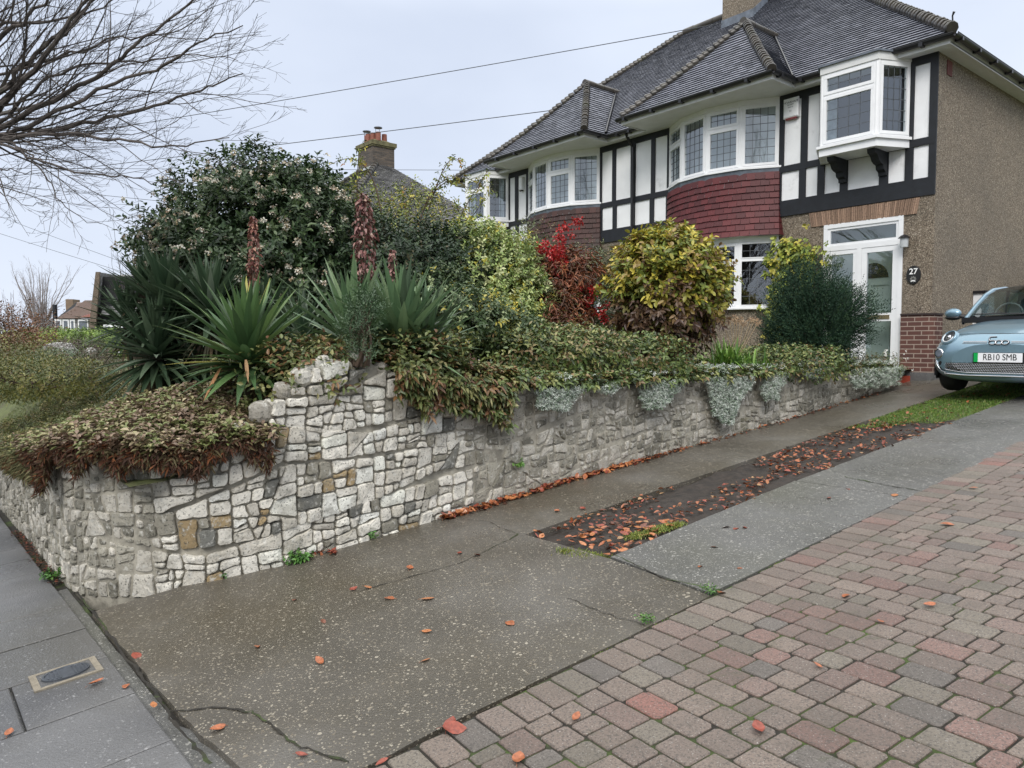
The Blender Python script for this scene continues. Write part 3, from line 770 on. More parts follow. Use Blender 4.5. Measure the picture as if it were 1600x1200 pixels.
        for t in (0, 1):
            e0, e1 = apt(t, fl0+.026), apt(t, fl1+.002); th_.col = (.5, .5, .5); th_.face([(e0.x, e0.y, z0), (e1.x, e1.y, z1), (e1.x, Y0+.1, z1), (e0.x, Y0+.1, z0)])
    th_.col = (1, 1, 1); th_.build('tile_hanging', apron_mat, h)
    floorfan('soffit_board', .17, 2.10, M['soffit'], h)
    belt('rendered_wall', .0, G, .0, .705, M['roughcast'], h)
    # rooms behind the glass
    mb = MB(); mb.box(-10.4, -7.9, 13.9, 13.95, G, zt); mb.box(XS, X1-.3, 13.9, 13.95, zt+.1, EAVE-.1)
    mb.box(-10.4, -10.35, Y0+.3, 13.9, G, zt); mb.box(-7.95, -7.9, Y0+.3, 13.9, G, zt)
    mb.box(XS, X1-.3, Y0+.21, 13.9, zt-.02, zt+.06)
    mb.build('room_lining', M['dark'], h)  # near-black lining colour stands for the dimness of the unlit rooms
    def curtain(i, t0, t1, z0, z1, dd=-.14):
        cu = MB(); a, b = pts[i], pts[i+1]; n_ = 14; rows = [[], []]
        for q in range(n_+1):
            t = t0+(t1-t0)*q/n_; p = a+(b-a)*t; k = dd+.02*math.sin(q*1.9)
            rows[0].append((p.x, p.y-k, z0)); rows[1].append((p.x, p.y-k, z1))
        cu.grid(rows); cu.build('net_curtain', M['curtain'], h)
    curtain(1, .0, .25, zsill, ztop, -.2)
    curtain(3, .0, .3, zsill, ztop, -.2); curtain(0, 0, .12, .74, 2.02, -.2); curtain(3, .6, 1, .74, 2.02, -.2)
    if mir: curtain(0, 0, .3, zsill, ztop, -.2)
    # ---- oriel over the porch
    pr_, xl, xr = .56, -6.98, -5.49; o0, o1, z0, z1 = xl+.28, xr-.28, 3.44, 4.66
    corners = [Vector((xl, Y0)), Vector((o0, Y0-pr_)), Vector((o1, Y0-pr_)), Vector((xr, Y0))]
    for i, (typ, ld) in enumerate((('tall', (3, 6)), ('top', (4, 6)), ('tall', (4, 6)))):
        a, b = corners[i], corners[i+1]; fr, L = frame_pts((a.x, a.y), (b.x, b.y))
        window('window', h, fr, L, z0, z1, typ, ld, sash=.05)
    for p in corners:
        mb = MB(); mb.tube([(p.x, p.y+.01, z0), (p.x, p.y+.01, z1)], .045, 8); mb.build('oriel_mullion', M['white'], h)
    def prism(mb, poly, z0_, z1_):
        n = len(poly); mb.face([(p[0], p[1], z0_) for p in poly][::-1]); mb.face([(p[0], p[1], z1_) for p in poly])
        for i in range(n): a, b = poly[i], poly[(i+1) % n]; mb.face([(a[0], a[1], z0_), (b[0], b[1], z0_), (b[0], b[1], z1_), (a[0], a[1], z1_)])
    def outl(d): return [(xl-d*.9, Y0-.001), (o0-d*.6, Y0-pr_-d), (o1+d*.6, Y0-pr_-d), (xr+d*.9, Y0-.001)]
    mb = MB(); prism(mb, outl(.09), z0-.045, z0-.001); prism(mb, outl(.045), z0-.17, z0-.046); mb.build('oriel_sill', M['white'], h)
    mb = MB(); prism(mb, outl(.05), z1+.001, z1+.12); mb.build('oriel_fascia', M['soffit'], h)
    mb = MB(); prism(mb, outl(.09), z1+.121, z1+.15); mb.build('oriel_flashing', M['lead'], h)
    cu = MB(); cu.box(xl+.1, xl+.3, Y0-.1, Y0-.09, z0, z1); cu.build('blind', M['curtain'], h)
    for bx in (-6.57, -5.875):
        bk = MB()
        prof = [(0, z0-.171), (-.47, z0-.171), (-.45, z0-.24), (-.36, z0-.27), (-.30, z0-.35), (-.24, z0-.38), (-.15, z0-.40), (-.13, z0-.47), (-.05, z0-.50), (-.04, z0-.56), (0, z0-.56)]
        for s in (-.065, .065): bk.face([(bx+s, Y0-.036+a, b) for a, b in prof][::(1 if s < 0 else -1)])
        for a, b in zip(prof, prof[1:]+prof[:1]): bk.face([(bx-.065, Y0-.036+a[0], a[1]), (bx+.065, Y0-.036+a[0], a[1]), (bx+.065, Y0-.036+b[0], b[1]), (bx-.065, Y0-.036+b[0], b[1])])
        bk.build('oriel_bracket', M['black'], h)
    # ---- porch: white frame, two glazed leaves, fanlight, inner door
    zf, zd = 2.18, -.42; fr, L = frame_pts((-6.92, Y0+.03), (X1-.482, Y0+.03))
    pf = MB()
    pf.fb(fr, 0, L, zf-.075, zf, -.05, .05); pf.fb(fr, 0, .075, zd, zf-.075, -.05, .048); pf.fb(fr, L-.075, L, zd, zf-.075, -.05, .048)
    pf.fb(fr, .075, L-.075, 1.70, 1.79, -.05, .046); pf.fb(fr, .62, .70, zd, 1.70, -.05, .046)
    pf.fb(fr, .075, .62, zd, zd+.12, -.05, .046)
    pfo = pf.build('porch_frame', M['white'], h)
    q = lambda a, d, z: (fr[0][0]+fr[1][0]*a+fr[2][0]*d, fr[0][1]+fr[1][1]*a+fr[2][1]*d, z)
    g = MB(); g.face([q(.12, .01, 1.83), q(L-.12, .01, 1.83), q(L-.12, .01, 2.06), q(.12, .01, 2.06)]); g.build('pane', M['glass'], pfo)
    sm = MB()
    for a0, a1, b0, b1 in ((.075, L-.075, 1.79, 1.83), (.075, L-.075, 2.06, 2.105), (.075, .12, 1.83, 2.06), (L-.12, L-.075, 1.83, 2.06)): sm.fb(fr, a0, a1, b0, b1, -.02, .03)
    sm.build('fanlight_frame', M['white'], pfo)
    for a0, a1, nm in ((.078, .617, 'porch_sidelight'), (.703, L-.078, 'porch_door')):
        d = MB(); W_ = .085 if nm == 'porch_door' else .07; zb = zd+.02
        d.fb(fr, a0, a1, 1.695-W_, 1.695, -.03, .038); d.fb(fr, a0, a1, zb, zb+.13, -.03, .038)
        d.fb(fr, a0, a0+W_, zb+.13, 1.695-W_, -.03, .036); d.fb(fr, a1-W_, a1, zb+.13, 1.695-W_, -.03, .036)
        if nm == 'porch_door': d.fb(fr, a0+W_, a1-W_, .42, .56, -.03, .034)
        do = d.build(nm, M['white'], h)
        g = MB(); g.face([q(a0+W_, .006, zb+.13), q(a1-W_, .006, zb+.13), q(a1-W_, .006, 1.61), q(a0+W_, .006, 1.61)]); g.build('pane', M['glass'], do)
        if nm == 'porch_door':
            lb = MB(); lb.fb(fr, a0+W_+.02, a1-W_-.03, .455, .525, .03, .046); lb.build('letter_box', mat('dull_brass', (.35, .28, .16), .35, .8), do)
            hd = MB(); hd.fb(fr, a0+.02, a0+.05, .50, .74, .038, .055); hd.tube([q(a0+.035, .06, .66), q(a0+.035, .085, .66), q(a0+.13, .085, .66)], .010, 8, True); hd.build('handle', M['white'], do)
    mb = MB(); mb.box(-6.92, -6.88, Y0+.29, 13.9, zd-.1, zf); mb.box(X1-.52, X1-.485, Y0+.29, 13.9, zd-.1, zf); mb.box(-6.88, X1-.52, Y0+.1, 13.9, zf, zf+.04)
    mb.box(-6.88, X1-.52, Y0+.0, 13.9, zd-.1, zd-.02)
    mb.build('porch_lining', mat('cream_plaster', (.7, .67, .6), .9), h)
    gm = mat('sage_painted_door', (.62, .68, .60), .5, var=.05)
    mb = MB(); mb.box(-6.88, X1-.52, 13.40, 13.45, zd-.05, 2.15)
    idr = mb.build('inner_door', gm, h)
    mb = MB()
    for a in (-6.52, -6.05):
        for z_0, z_1 in ((-.2, .5), (.6, 1.1)): 
            for (x0, x1, b0, b1) in ((a-.17, a+.17, z_0, z_0+.03), (a-.17, a+.17, z_1-.03, z_1), (a-.17, a-.14, z_0+.03, z_1-.03), (a+.14, a+.17, z_0+.03, z_1-.03)): mb.box(x0, x1, 13.375, 13.40, b0, b1)
    mb.build('door_panels', gm, idr)
    mb = MB(); mb.face([(-6.2+.27*math.cos(R(a)), 13.39, 1.2+.27*math.sin(R(a))) for a in range(0, 181, 15)]); mb.build('fan_window', M['dark'], idr)
    st_ = MB(); 
    pl = [(-6.95, Y0-.002), (-6.9, Y0-.42), (-5.75, Y0-.46), (-5.45, Y0-.36), (-5.3, Y0-.1), (-5.3, Y0-.002)]
    prism(st_, pl, P(-5.5, 12.5)-.1, -.50); st_.build('door_step', M['redstep'], h)
    # brick pier and plinth right of the porch
    mb = MB()
    seg = [(-5.50, Y0-.10)]+[(-5.08+.10*math.sin(R(a)), Y0-.0-.10*math.cos(R(a))) for a in (0, 20, 40, 60, 80)]+[(-4.98, Y0+.25)]
    prism(mb, seg+[(-5.5, Y0+.25)], -.44, .50); mb.build('brick_pier', M['brick'], h)
    mb = MB(); s2 = [(a+(.02 if a > -5.2 else 0), b-.02) for a, b in seg]; prism(mb, s2+[(-5.5, Y0+.25)], .501, .53); mb.build('pier_capping', M['browntile'], h)
    mb = MB(); s2 = [(a+(.02 if a > -5.2 else 0), b-.02) for a, b in seg]; prism(mb, s2+[(-5.5, Y0+.25)], G, -.441); mb.build('pier_plinth', M['flag'], h)
    # tile-on-edge lintel over the porch
    mb = MB(); rn = random.Random(4); n_ = 58
    for i in range(n_):
        t = i/n_; sk = (t-.5)*.10; x = -7.16+1.84*t; j = rn.uniform(-.006, .006); v = rn.uniform(.6, 1.1); mb.col = (.36*v, .24*v, .17*v)
        mb.hexa([(x+sk*.0, Y0-.022+j, 2.175), (x+.026, Y0-.022+j, 2.175), (x+.026, Y0-.001, 2.175), (x, Y0-.001, 2.175),
                 (x+sk, Y0-.022+j, 2.435), (x+.026+sk, Y0-.022+j, 2.435), (x+.026+sk, Y0-.001, 2.435), (x+sk, Y0-.001, 2.435)])
    mb.col = (1, 1, 1); mb.build('tile_lintel', mat_attr('tile_edge', .8, .3, spot=[((.06, .05, .04), 40, .5, .62, .5)]), h)
    # ---- roof
    rf = MB(); E = EAVE; a_ = 4.7; zr = 8.82; xe = X1+.28; YE = 12.7; tn = (zr-E)/a_

    A, B, C, D = (XS, YE, E), (xe, YE, E), (xe-a_, YE+a_, zr), (XS, YE+a_, zr)
    slope(rf, A, B, C, D, seed=seed); under(rf, (A, B, C, D))
    A, B, C = (xe, YE, E), (xe, YE+2*a_, E), (xe-a_, YE+a_, zr)
    slope(rf, A, B, C, C, seed=seed+1); under(rf, (A, B, C))
    rf.col = (.5, .5, .5); rf.face([(xe, YE+2*a_, E), (XS, YE+2*a_, E), (XS, YE+a_, zr), (xe-a_, YE+a_, zr)])
    roof = rf.build('roof', tilemat, h)
    bt = MB(); bonnets(bt, (xe+.02, YE-.02, E+.02), (xe-a_, YE+a_, zr+.02), .10, seed=seed); bonnets(bt, (xe, YE+2*a_, E), (xe-a_, YE+a_, zr), .09)
    ridge(bt, (xe-a_, YE+a_, zr+.03), (XS, YE+a_, zr+.03), .11)
    bt.build('hip_tiles', M['bonnet'], roof, True)
    # bay roof: hipped, breaking forward of the eaves
    bx = -9.17; ye = 11.95; hw = 1.78; yc = 13.82; zc = 6.72; Lb, Rb, Ap = (bx-hw, ye, E-.02), (bx+hw, ye, E-.02), (bx, yc, zc)
    yb = YE+(zc-E)/tn+.15
    br = MB(); slope(br, Lb, Rb, Ap, Ap, sag=.05, seed=seed+5)
    slope(br, Rb, (bx+hw, YE+.05, E-.02), (bx, yb, zc), Ap, sag=.05, seed=seed+6); slope(br, (bx-hw, YE+.05, E-.02), Lb, Ap, (bx, yb, zc), sag=.05, seed=seed+7)
    bro = br.build('bay_roof', tilemat, h)
    bt = MB(); n3 = 3
    def hipc(a, b):
        a, b = Vector(a), Vector(b); s = lambda t: a+(b-a)*t+Vector((0, 0, -.045*math.sin(math.pi*t)))
        L = [s(i/8) for i in range(9)]
        for i in range(8): bonnets(bt, L[i], L[i+1]+(L[i+1]-L[i])*.02, .092, .12, seed+i)
    hipc(Rb, Ap); hipc(Lb, Ap); ridge(bt, (bx, yc-.1, zc+.02), (bx, yb, zc+.02), .09)
    bt.build('hip_tiles', M['bonnet'], bro, True)
    vl = MB(); vl.tube([(bx+hw-.02, YE-.03, E+.06), (bx, yb-.15, zc+.05)], .02, 6); vl.tube([(bx-hw+.02, YE-.03, E+.06), (bx, yb-.15, zc+.05)], .028, 6)
    vl.build('valley_lead', M['gutter'], bro)
    # soffits, fascias, gutters
    sf = MB(); sf.box(XS, xe-.02, YE+.04, 13.0-.04, 4.71, 4.73); sf.box(X1+.001, xe-.02, 12.96, 22.2, 4.71, 4.73)
    sf.box(bx-hw+.04, bx+hw-.04, 11.99, YE+.04, 4.705, 4.725)
    sf.build('soffit', M['soffit'], h)
    fa = MB(); fz0, fz1 = 4.69, 4.80
    fa.box(bx+hw, xe-.045, YE+.015, YE+.04, fz0, fz1); fa.box(XS, bx-hw, YE+.015, YE+.04, fz0, fz1)
    fa.box(bx-hw, bx+hw, 11.965, 11.99, fz0, fz1); fa.box(bx+hw-.025, bx+hw, 11.99, YE+.015, fz0, fz1); fa.box(bx-hw, bx-hw+.025, 11.99, YE+.015, fz0, fz1)
    fa.box(xe-.045, xe-.02, YE+.015, 22.2, fz0, fz1)
    fa.build('fascia', M['soffit'], h)
    gu = MB()
    def gut(a, b):
        a, b = Vector(a), Vector(b); d = (b-a).normalized(); s = Vector((d.y, -d.x, 0)); rows = []
        for p in (a, b): rows.append([p+s*(.060*math.cos(t))+Vector((0, 0, .060*math.sin(t))) for t in [math.pi+math.pi*k/8 for k in range(9)]])
        gu.grid(rows); rows = [[p+s*(.053*math.cos(t))+Vector((0, 0, .053*math.sin(t))) for t in [math.pi+math.pi*k/8 for k in range(9)]] for p in (a, b)]
        gu.grid(rows); gu.tube([a+s*.060, b+s*.060], .006, 5); gu.tube([a-s*.060, b-s*.060], .006, 5)
        n_ = int((b-a).length/.75)
        for i in range(n_+1):
            c = a+(b-a)*(i+.3)/(n_+1); gu.box(c.x-.03 if abs(d.x) > .5 else c.x-.058, c.x+.03 if abs(d.x) > .5 else c.x+.058, c.y-.058 if abs(d.x) > .5 else c.y-.03, c.y+.058 if abs(d.x) > .5 else c.y+.03, c.z-.072, c.z+.0)
    gz = 4.81
    gut((bx+hw-.03, YE-.045, gz), (xe+.06, YE-.045, gz)); gut((XS, YE-.045, gz), (bx-hw+.03, YE-.045, gz)); gut((bx-hw-.06, 11.905, gz), (bx+hw+.06, 11.905, gz))
    gut((bx+hw+.06, 11.9, gz), (bx+hw+.06, YE-.08, gz)); gut((bx-hw-.06, YE-.08, gz), (bx-hw-.06, 11.9, gz)); gut((xe+.055, YE-.05, gz), (xe+.055, 22.2, gz))
    if not mir: gu.tube([(XS+.04, YE-.02, gz-.05), (XS+.04, YE+.1, gz-.2), (XS+.04, Y0-.08, gz-.32), (XS+.04, Y0-.08, -.6)], .034, 8)
    gu.build('gutter', M['gutter'], h)
    if not mir:
        mb = MB(); cz0, cz1 = 7.9, 10.9; mb.box(-11.78, -10.87, 16.70, 17.9, cz0, cz1); ch = mb.build('chimney', M['roughcast'], roof)
        mb = MB(); mb.box(-11.80, -10.85, 16.675, 16.699, cz0, 8.42)
        mb.hexa([(-10.868, 16.68, 8.1), (-10.845, 16.68, 8.1), (-10.845, 17.4, 8.7), (-10.868, 17.4, 8.7), (-10.868, 16.68, 8.42), (-10.845, 16.68, 8.42), (-10.845, 17.4, 9.0), (-10.868, 17.4, 9.0)])
        mb.build('lead_flashing', M['lead'], ch)
        for py in (16.9, 17.3, 17.65):
            mb = MB(); mb.tube([(-11.32, py, cz1), (-11.32, py, cz1+.35)], [.13, .11], 12, True); mb.build('chimney_pot', M['terracotta'], ch)
        mb = MB(); mb.box(X1+.001, X1+.012, 13.30, 13.50, 4.42, 4.66); mb.build('air_vent', mat('red_air_brick', (.12, .035, .03), .8), h)
        mb = MB(); mb.tube([(xe+.0, YE+.05, E+.1), (xe, YE+.02, E+.25), (xe+.03, YE, E+.3)], [.012, .012, .02], 6, True); mb.build('hip_iron', M['gutter'], roof)
    MIR[0] = None
    return h
T1 = (('tall', 'top', 'tall', 'top'), ('transom', 'top', 'transom', 'top'))
random.seed(3)
h1 = house('semi_detached_house', 'nearer black and white semi with a maroon tile-hung bow window and white porch', False, M['tile'], M['maroon'], T1, 1)
h2 = house('semi_detached_house', 'farther half of the black and white pair, its bow window hung with dark brown tiles', True, M['tile'], M['browntile'], T1, 21)

def text_mesh(s, size, m, name, parent, loc, rot, extrude=.001, sx=1, bold=0, sp=1, mat_w=None):
    cu = bpy.data.curves.new(name, 'FONT'); cu.body = s; cu.size = size; cu.extrude = extrude; cu.align_x = 'CENTER'; cu.align_y = 'CENTER'; cu.offset = bold; cu.space_character = sp
    t = bpy.data.objects.new(name+'_tmp', cu); COL.objects.link(t); bpy.context.view_layer.update()
    me = bpy.data.meshes.new_from_object(t); bpy.data.objects.remove(t)
    from mathutils import Matrix, Euler
    me.transform(Matrix.Translation(loc) @ Euler(rot).to_matrix().to_4x4() @ Matrix.Diagonal((sx, 1, 1, 1)))
    return link(name, me, m, parent)
FR = (math.pi/2, 0, 0)
# alarm boxes
def alarm(x, z, w_, h_, d, label, words, base):
    t = thing('alarm_box', label, 'alarm box', (x, Y0-.03, z))
    mb = MB(); y1 = Y0-.002; y0 = y1-d; c = .02
    for (a, b, cc, dd_, e, f) in ((x-w_/2, x+w_/2, z-h_/2, z+h_/2, y1, y0+.015),):
        lo = [(a, y1, cc), (b, y1, cc), (b, y1, dd_), (a, y1, dd_)]; mi = [(a, y0+.015, cc), (b, y0+.015, cc), (b, y0+.015, dd_), (a, y0+.015, dd_)]
        hi = [(a+c, y0, cc+c), (b-c, y0, cc+c), (b-c, y0, dd_-c), (a+c, y0, dd_-c)]; mb.grid([lo, mi, hi], True); mb.face(hi)
    mb.build('housing', M['white'], t)
    mb = MB(); mb.tube([(x-w_*.36, y1-d*.5, z-h_/2-.004), (x+w_*.36, y1-d*.5, z-h_/2-.004)], .03, 8, True); mb.build('strobe', mat('strobe_lens', base, .3), t)
    if words:
        for s, sz, dz in words: text_mesh(s, sz, M['textgrey'], 'lettering', t, (x, y0-.0015, z+dz), FR)
    return t
alarm(-7.585, 4.43, .30, .36, .08, 'lettered white alarm box with a red lens, right of the maroon bow', [('HOARHAM', .060, .10), ('SECURITY', .03, .055), ('01634 22', .028, .01), ('21', .05, -.06)], (.25, .06, .07))
alarm(-15.42, 4.34, .15, .34, .10, 'plain cream alarm box with a black lens, left of the brown-tiled bow', None, (.02, .02, .02))
# number plaque
t = thing('house_number_plaque', 'oval black plaque with white 27 above a grey flower, right of the porch', 'plaque', (-5.345, Y0-.02, 1.17))
mb = MB(); ov = lambda k, y: [(-5.345+.115*k*math.cos(a), y, 1.17+.155*k*math.sin(a)) for a in [2*math.pi*i/36 for i in range(36)]]
mb.grid([ov(1, Y0-.012), ov(1, Y0-.024), ov(.95, Y0-.030)], True); mb.face(ov(.95, Y0-.030)); mb.build('plate', M['text'], t, True)
text_mesh('27', .135, M['whitepaint'], 'numerals', t, (-5.345, Y0-.032, 1.225), FR, bold=.002)
mb = MB(); mb.mir = None
for k in range(9):
    a = 2*math.pi*k/9; c = (-5.345, 1.10); dx, dz = math.cos(a), math.sin(a)
    mb.face([(c[0]+dx*.012, Y0-.0325, c[1]+dz*.012), (c[0]+dx*.036-dz*.013, Y0-.034, c[1]+dz*.036+dx*.013), (c[0]+dx*.056, Y0-.033, c[1]+dz*.056), (c[0]+dx*.036+dz*.013, Y0-.034, c[1]+dz*.036-dx*.013)])
mb.build('flower_motif', mat('grey_enamel', (.22, .22, .20), .5), t)
mb = MB(); mb.face([(-5.385, Y0-.035, 1.055), (-5.345, Y0-.035, 1.068), (-5.305, Y0-.035, 1.055), (-5.315, Y0-.035, 1.078), (-5.345, Y0-.035, 1.088), (-5.375, Y0-.035, 1.078)]); mb.build('leaf_motif', M['whitepaint'], t)
# wall lamp
lx, ly, lz = -5.46, Y0-.13, 1.74
t = thing('wall_lamp', 'small black wall lantern with a frosted shade at the porch corner', 'lamp', (lx, Y0, lz))
mb = MB(); mb.tube([(lx, ly, lz+.10), (lx, ly, lz+.085), (lx, ly, lz+.04)], [.008, .05, .10], 12, True); mb.tube([(lx, Y0, lz+.02), (lx, ly, lz+.06)], .012, 6); mb.build('hood', M['gutter'], t, True)
mb = MB(); mb.tube([(lx, ly, lz+.04), (lx, ly, lz-.11)], [.066, .060], 12, True); mb.build('lamp_shade', mat('frosted_glass', (.45, .47, .48), .3), t, True)
# meter box and side gate by the gable
t = thing('meter_box', 'white meter box with a dark lid on the pebbledash side wall behind the car', 'meter box', (-5.05, 15.05, .7))
mb = MB(); mb.box(-5.05, -4.88, 14.75, 15.25, .35, .92); mb.build('housing', M['white'], t)
mb = MB(); mb.box(-5.05, -4.85, 14.72, 15.28, .921, .97); mb.build('lid', M['gutter'], t)
t = thing('side_gate', 'black timber side gate and post closing the passage beyond the car', 'gate', (-4.0, 18.0, -.2))
mb = MB(); mb.box(-5.0, -4.80, 17.9, 18.1, -.4, 1.66); mb.hexa([(-5.0, 17.9, 1.66), (-4.80, 17.9, 1.66), (-4.80, 18.1, 1.66), (-5.0, 18.1, 1.66)]+[(-4.9+a, 18+b, 1.74) for a, b in ((-.01, -.01), (.01, -.01), (.01, .01), (-.01, .01))]); mb.box(-2.6, -2.4, 17.9, 18.1, -.4, 1.66); mb.build('gate_post', M['black'], t)
mb = MB()
for i in range(15): x = -4.79+i*.146; mb.box(x, x+.138, 17.97, 18.0+.004*(i % 2), -.35, 1.36)
mb.box(-4.79, -2.61, 17.955, 17.969, 1.22, 1.34); mb.box(-4.79, -2.61, 17.955, 17.969, .0, .12); mb.hexa([(-4.79, 17.94, 1.361), (-2.61, 17.94, 1.361), (-2.61, 18.03, 1.361), (-4.79, 18.03, 1.361), (-4.79, 17.94, 1.43), (-2.61, 17.94, 1.48), (-2.61, 18.03, 1.48), (-4.79, 18.03, 1.43)])
mb.build('gate_leaf', M['black'], t)
# ================================================================ CAR
CX, CY = -3.25, 10.36; CG = P(CX, CY+1.2)-.02
def car():
    t = thing('parked_car', 'small rounded ice blue hatchback parked nose-out on the drive beside the gable wall', 'car', (CX, CY+1.8, CG))
    # stations along the length: y, half width, underside, top centre, roundness
    S = [(0.00, .52, .26, .64, 2.6), (.03, .64, .20, .71, 2.9), (.09, .735, .17, .765, 3.2), (.20, .795, .155, .82, 3.3), (.40, .825, .15, .885, 3.3), (.65, .835, .15, .935, 3.3), (.95, .84, .17, .975, 3.3),
         (1.3, .845, .17, .99, 3.6), (2.0, .845, .17, .99, 3.8), (2.7, .845, .18, 1.0, 3.6), (3.15, .83, .20, 1.0, 3.3), (3.42, .77, .24, .97, 3.0), (3.56, .68, .30, .90, 2.6), (3.62, .52, .38, .80, 2.2)]
    from itertools import accumulate
    def interp(y):
        for a, b in zip(S[:-1], S[1:]):
            if a[0] <= y <= b[0]:
                k = (y-a[0])/(b[0]-a[0]); return [a[i]+(b[i]-a[i])*k for i in range(5)]
        return S[-1]
    ys = sorted(set([s[0] for s in S]+list(np.arange(0, .7, .05))+list(np.arange(.7, 3.6, .12))))
    K = 44; rows = []
    for y in ys:
        _, W, zb, zt, n = interp(y); zm = zb+(zt-zb)*.42; r = []
        for k in range(K):
            a = 2*math.pi*k/K-math.pi/2; c, s = math.cos(a), math.sin(a)
            x = W*math.copysign(abs(c)**(2/n), c); h_ = (zt-zm) if s > 0 else (zm-zb)
            e = 2/n if s < 0 else 2/(n-.55)
            r.append((CX+x, CY+y, CG+zm+h_*math.copysign(abs(s)**e, s)))
        rows.append(r)
    mb = MB(); mb.grid(rows, True); mb.face(rows[0][::-1]); mb.face(rows[-1])
    body = mb.build('body', M['paint'], t, True)
    me = body.data; bv = BVHTree.FromPolygons([v.co+Vector((CX, CY+1.8, CG)) for v in me.vertices], [tuple(p.vertices) for p in me.polygons])
    def hit(x, z):
        h = bv.ray_cast(Vector((CX+x, CY-2, CG+z)), Vector((0, 1, 0)))
        if h[0] is None: return Vector((CX+x, CY+.4, CG+z)), Vector((0, -1, 0))
        n = h[1]; return h[0], (n if n.y < 0 else -n)
    def proj(x, z, d): p, n = hit(x, z); return p+n*d
    # greenhouse
    G = [(.86, .70, .97, .0), (1.02, .715, 1.06, .1), (1.25, .69, 1.22, .5), (1.48, .65, 1.375, .85), (1.68, .62, 1.455, 1), (2.1, .605, 1.50, 1), (2.6, .60, 1.49, 1), (2.95, .59, 1.44, 1), (3.2, .60, 1.30, .7), (3.45, .63, 1.05, .2), (3.52, .64, .96, 0)]
    rf = MB(); gl = MB(); pil = MB(); q = lambda x, y, z: (CX+x, CY+y, CG+z)
    bw = lambda y: .765-.04*abs(y-2)/1.5
    arc = lambda y, w_, z, n=10: [q(w_*math.sin(a), y, z-.06*(1-math.cos(a))*2.2 if True else z) for a in [(-1+2*k/n)*math.pi/2*.99 for k in range(n+1)]]
    def top(i, n=12):
        y, w_, z, _ = G[i]; return [q(w_*s, y, z-.055*abs(s)**3-.0) for s in [-1+2*k/n for k in range(n+1)]]
    T = [top(i) for i in range(len(G))]
    gl.grid(T[0:5]); rf.grid(T[4:8]); gl.grid(T[7:])
    for sgn in (0, -1):
        edge = [Vector(T[i][sgn]) for i in range(len(G))]; s = -1 if sgn == 0 else 1
        belt = [Vector(q(s*bw(G[i][0]), G[i][0] if 0 < i < 10 else G[i][0], .955)) for i in range(len(G))]
        gl.grid([edge[1:10], [b for b in belt[1:10]]]); gl.face([edge[0], edge[1], belt[1], belt[0]])
        pil.tube([edge[i]+Vector((s*.006, 0, .004)) for i in range(0, 11)], [.018, .022, .024, .026, .030, .032, .032, .034, .04, .05, .05], 8)
        for a, b in ((edge[5]+(edge[6]-edge[5])*.3, belt[6]), (edge[7], belt[8])): pil.tube([a, a+(b-a)*.5+Vector((s*.02, 0, 0)), b], .028, 6)
    rf.build('roof', M['gutter'], t, True); wsc = gl.build('windows', M['clearglass'], t, True); pil.build('pillars', M['paint'], t, True)
    dk = MB(); dk.box(CX-.72, CX+.72, CY+.84, CY+1.06, CG+.93, CG+1.0); dk.build('cowl', M['gutter'], t)
    it = MB(); it.box(CX-.68, CX+.68, CY+1.25, CY+3.3, CG+.5, CG+.93); it.box(CX-.66, CX+.66, CY+1.07, CY+1.38, CG+.931, CG+1.03); it.build('cabin', M['dark'], t)
    se = MB(); lg = mat('pale_seat_fabric', (.42, .43, .42), .8)
    for x in (-.34, .34):
        se.hexa([q(x-.23, 1.95, .93), q(x+.23, 1.95, .93), q(x+.23, 2.15, .93), q(x-.23, 2.15, .93), q(x-.19, 2.1, 1.2), q(x+.19, 2.1, 1.2), q(x+.19, 2.22, 1.2), q(x-.19, 2.22, 1.2)])
        se.hexa([q(x-.12, 2.12, 1.22), q(x+.12, 2.12, 1.22), q(x+.12, 2.22, 1.22), q(x-.12, 2.22, 1.22), q(x-.1, 2.15, 1.36), q(x+.1, 2.15, 1.36), q(x+.1, 2.24, 1.36), q(x-.1, 2.24, 1.36)])
    se.build('seats', lg, t)
    sw = MB(); c = Vector(q(-.34, 1.42, 1.04))
    sw.tube([c+Vector((.17*math.cos(a), -.0+.05*math.sin(a), .16*math.sin(a))) for a in [2*math.pi*i/20 for i in range(21)]], .014, 6); sw.tube([c+Vector((-.16, 0, 0)), c+Vector((.16, 0, 0))], .02, 6); sw.build('steering_wheel', lg, t, True)
    wp_ = MB()
    for x0, x1 in ((-.62, .0), (-.05, .55)): wp_.tube([q(x0, .98, 1.045), q((x0+x1)/2, .955, 1.045), q(x1, .94, 1.03)], .009, 5)
    wp_.build('wiper', M['gutter'], t)
    # bonnet shut line and panel gap
    def strip(name, pts, m, r=.006, d=.002, parent=t):
        mb = MB(); mb.tube([proj(x, z, d) for x, z in pts], r, 6); return mb.build(name, m, parent, True)
    strip('shut_line', [(x, .765-.03*abs(x)**3) for x in np.linspace(-.58, .58, 25)], M['dark'], .005, -.001)
    ch = M['metal']
    for s in (-1, 1): strip('chrome_bar', [(s*x, .665) for x in np.linspace(.13, .40, 8)], ch, .006, .004); strip('chrome_bar', [(s*x, .648) for x in np.linspace(.13, .41, 8)], ch, .004, .004)
    # badge: a five and two noughts, bright line in a dark edge
    def loop(cx, cz, rx, rz, m, r, d, nm): strip(nm, [(cx+rx*math.cos(a), cz+rz*math.sin(a)) for a in [2*math.pi*i/22 for i in range(23)]], m, r, d, bd_)
    bd_ = strip('badge', [(-.035, .720), (-.085, .720), (-.106, .718), (-.110, .70), (-.110, .68)], M['dark'], .010, .003)
    for cx in (-.068, 0, .068): loop(cx, .655, .040, .024, M['dark'], .009, .003, 'badge_edge')
    for cx in (0, .068): loop(cx, .655, .038, .022, ch, .0045, .014, 'badge_line')
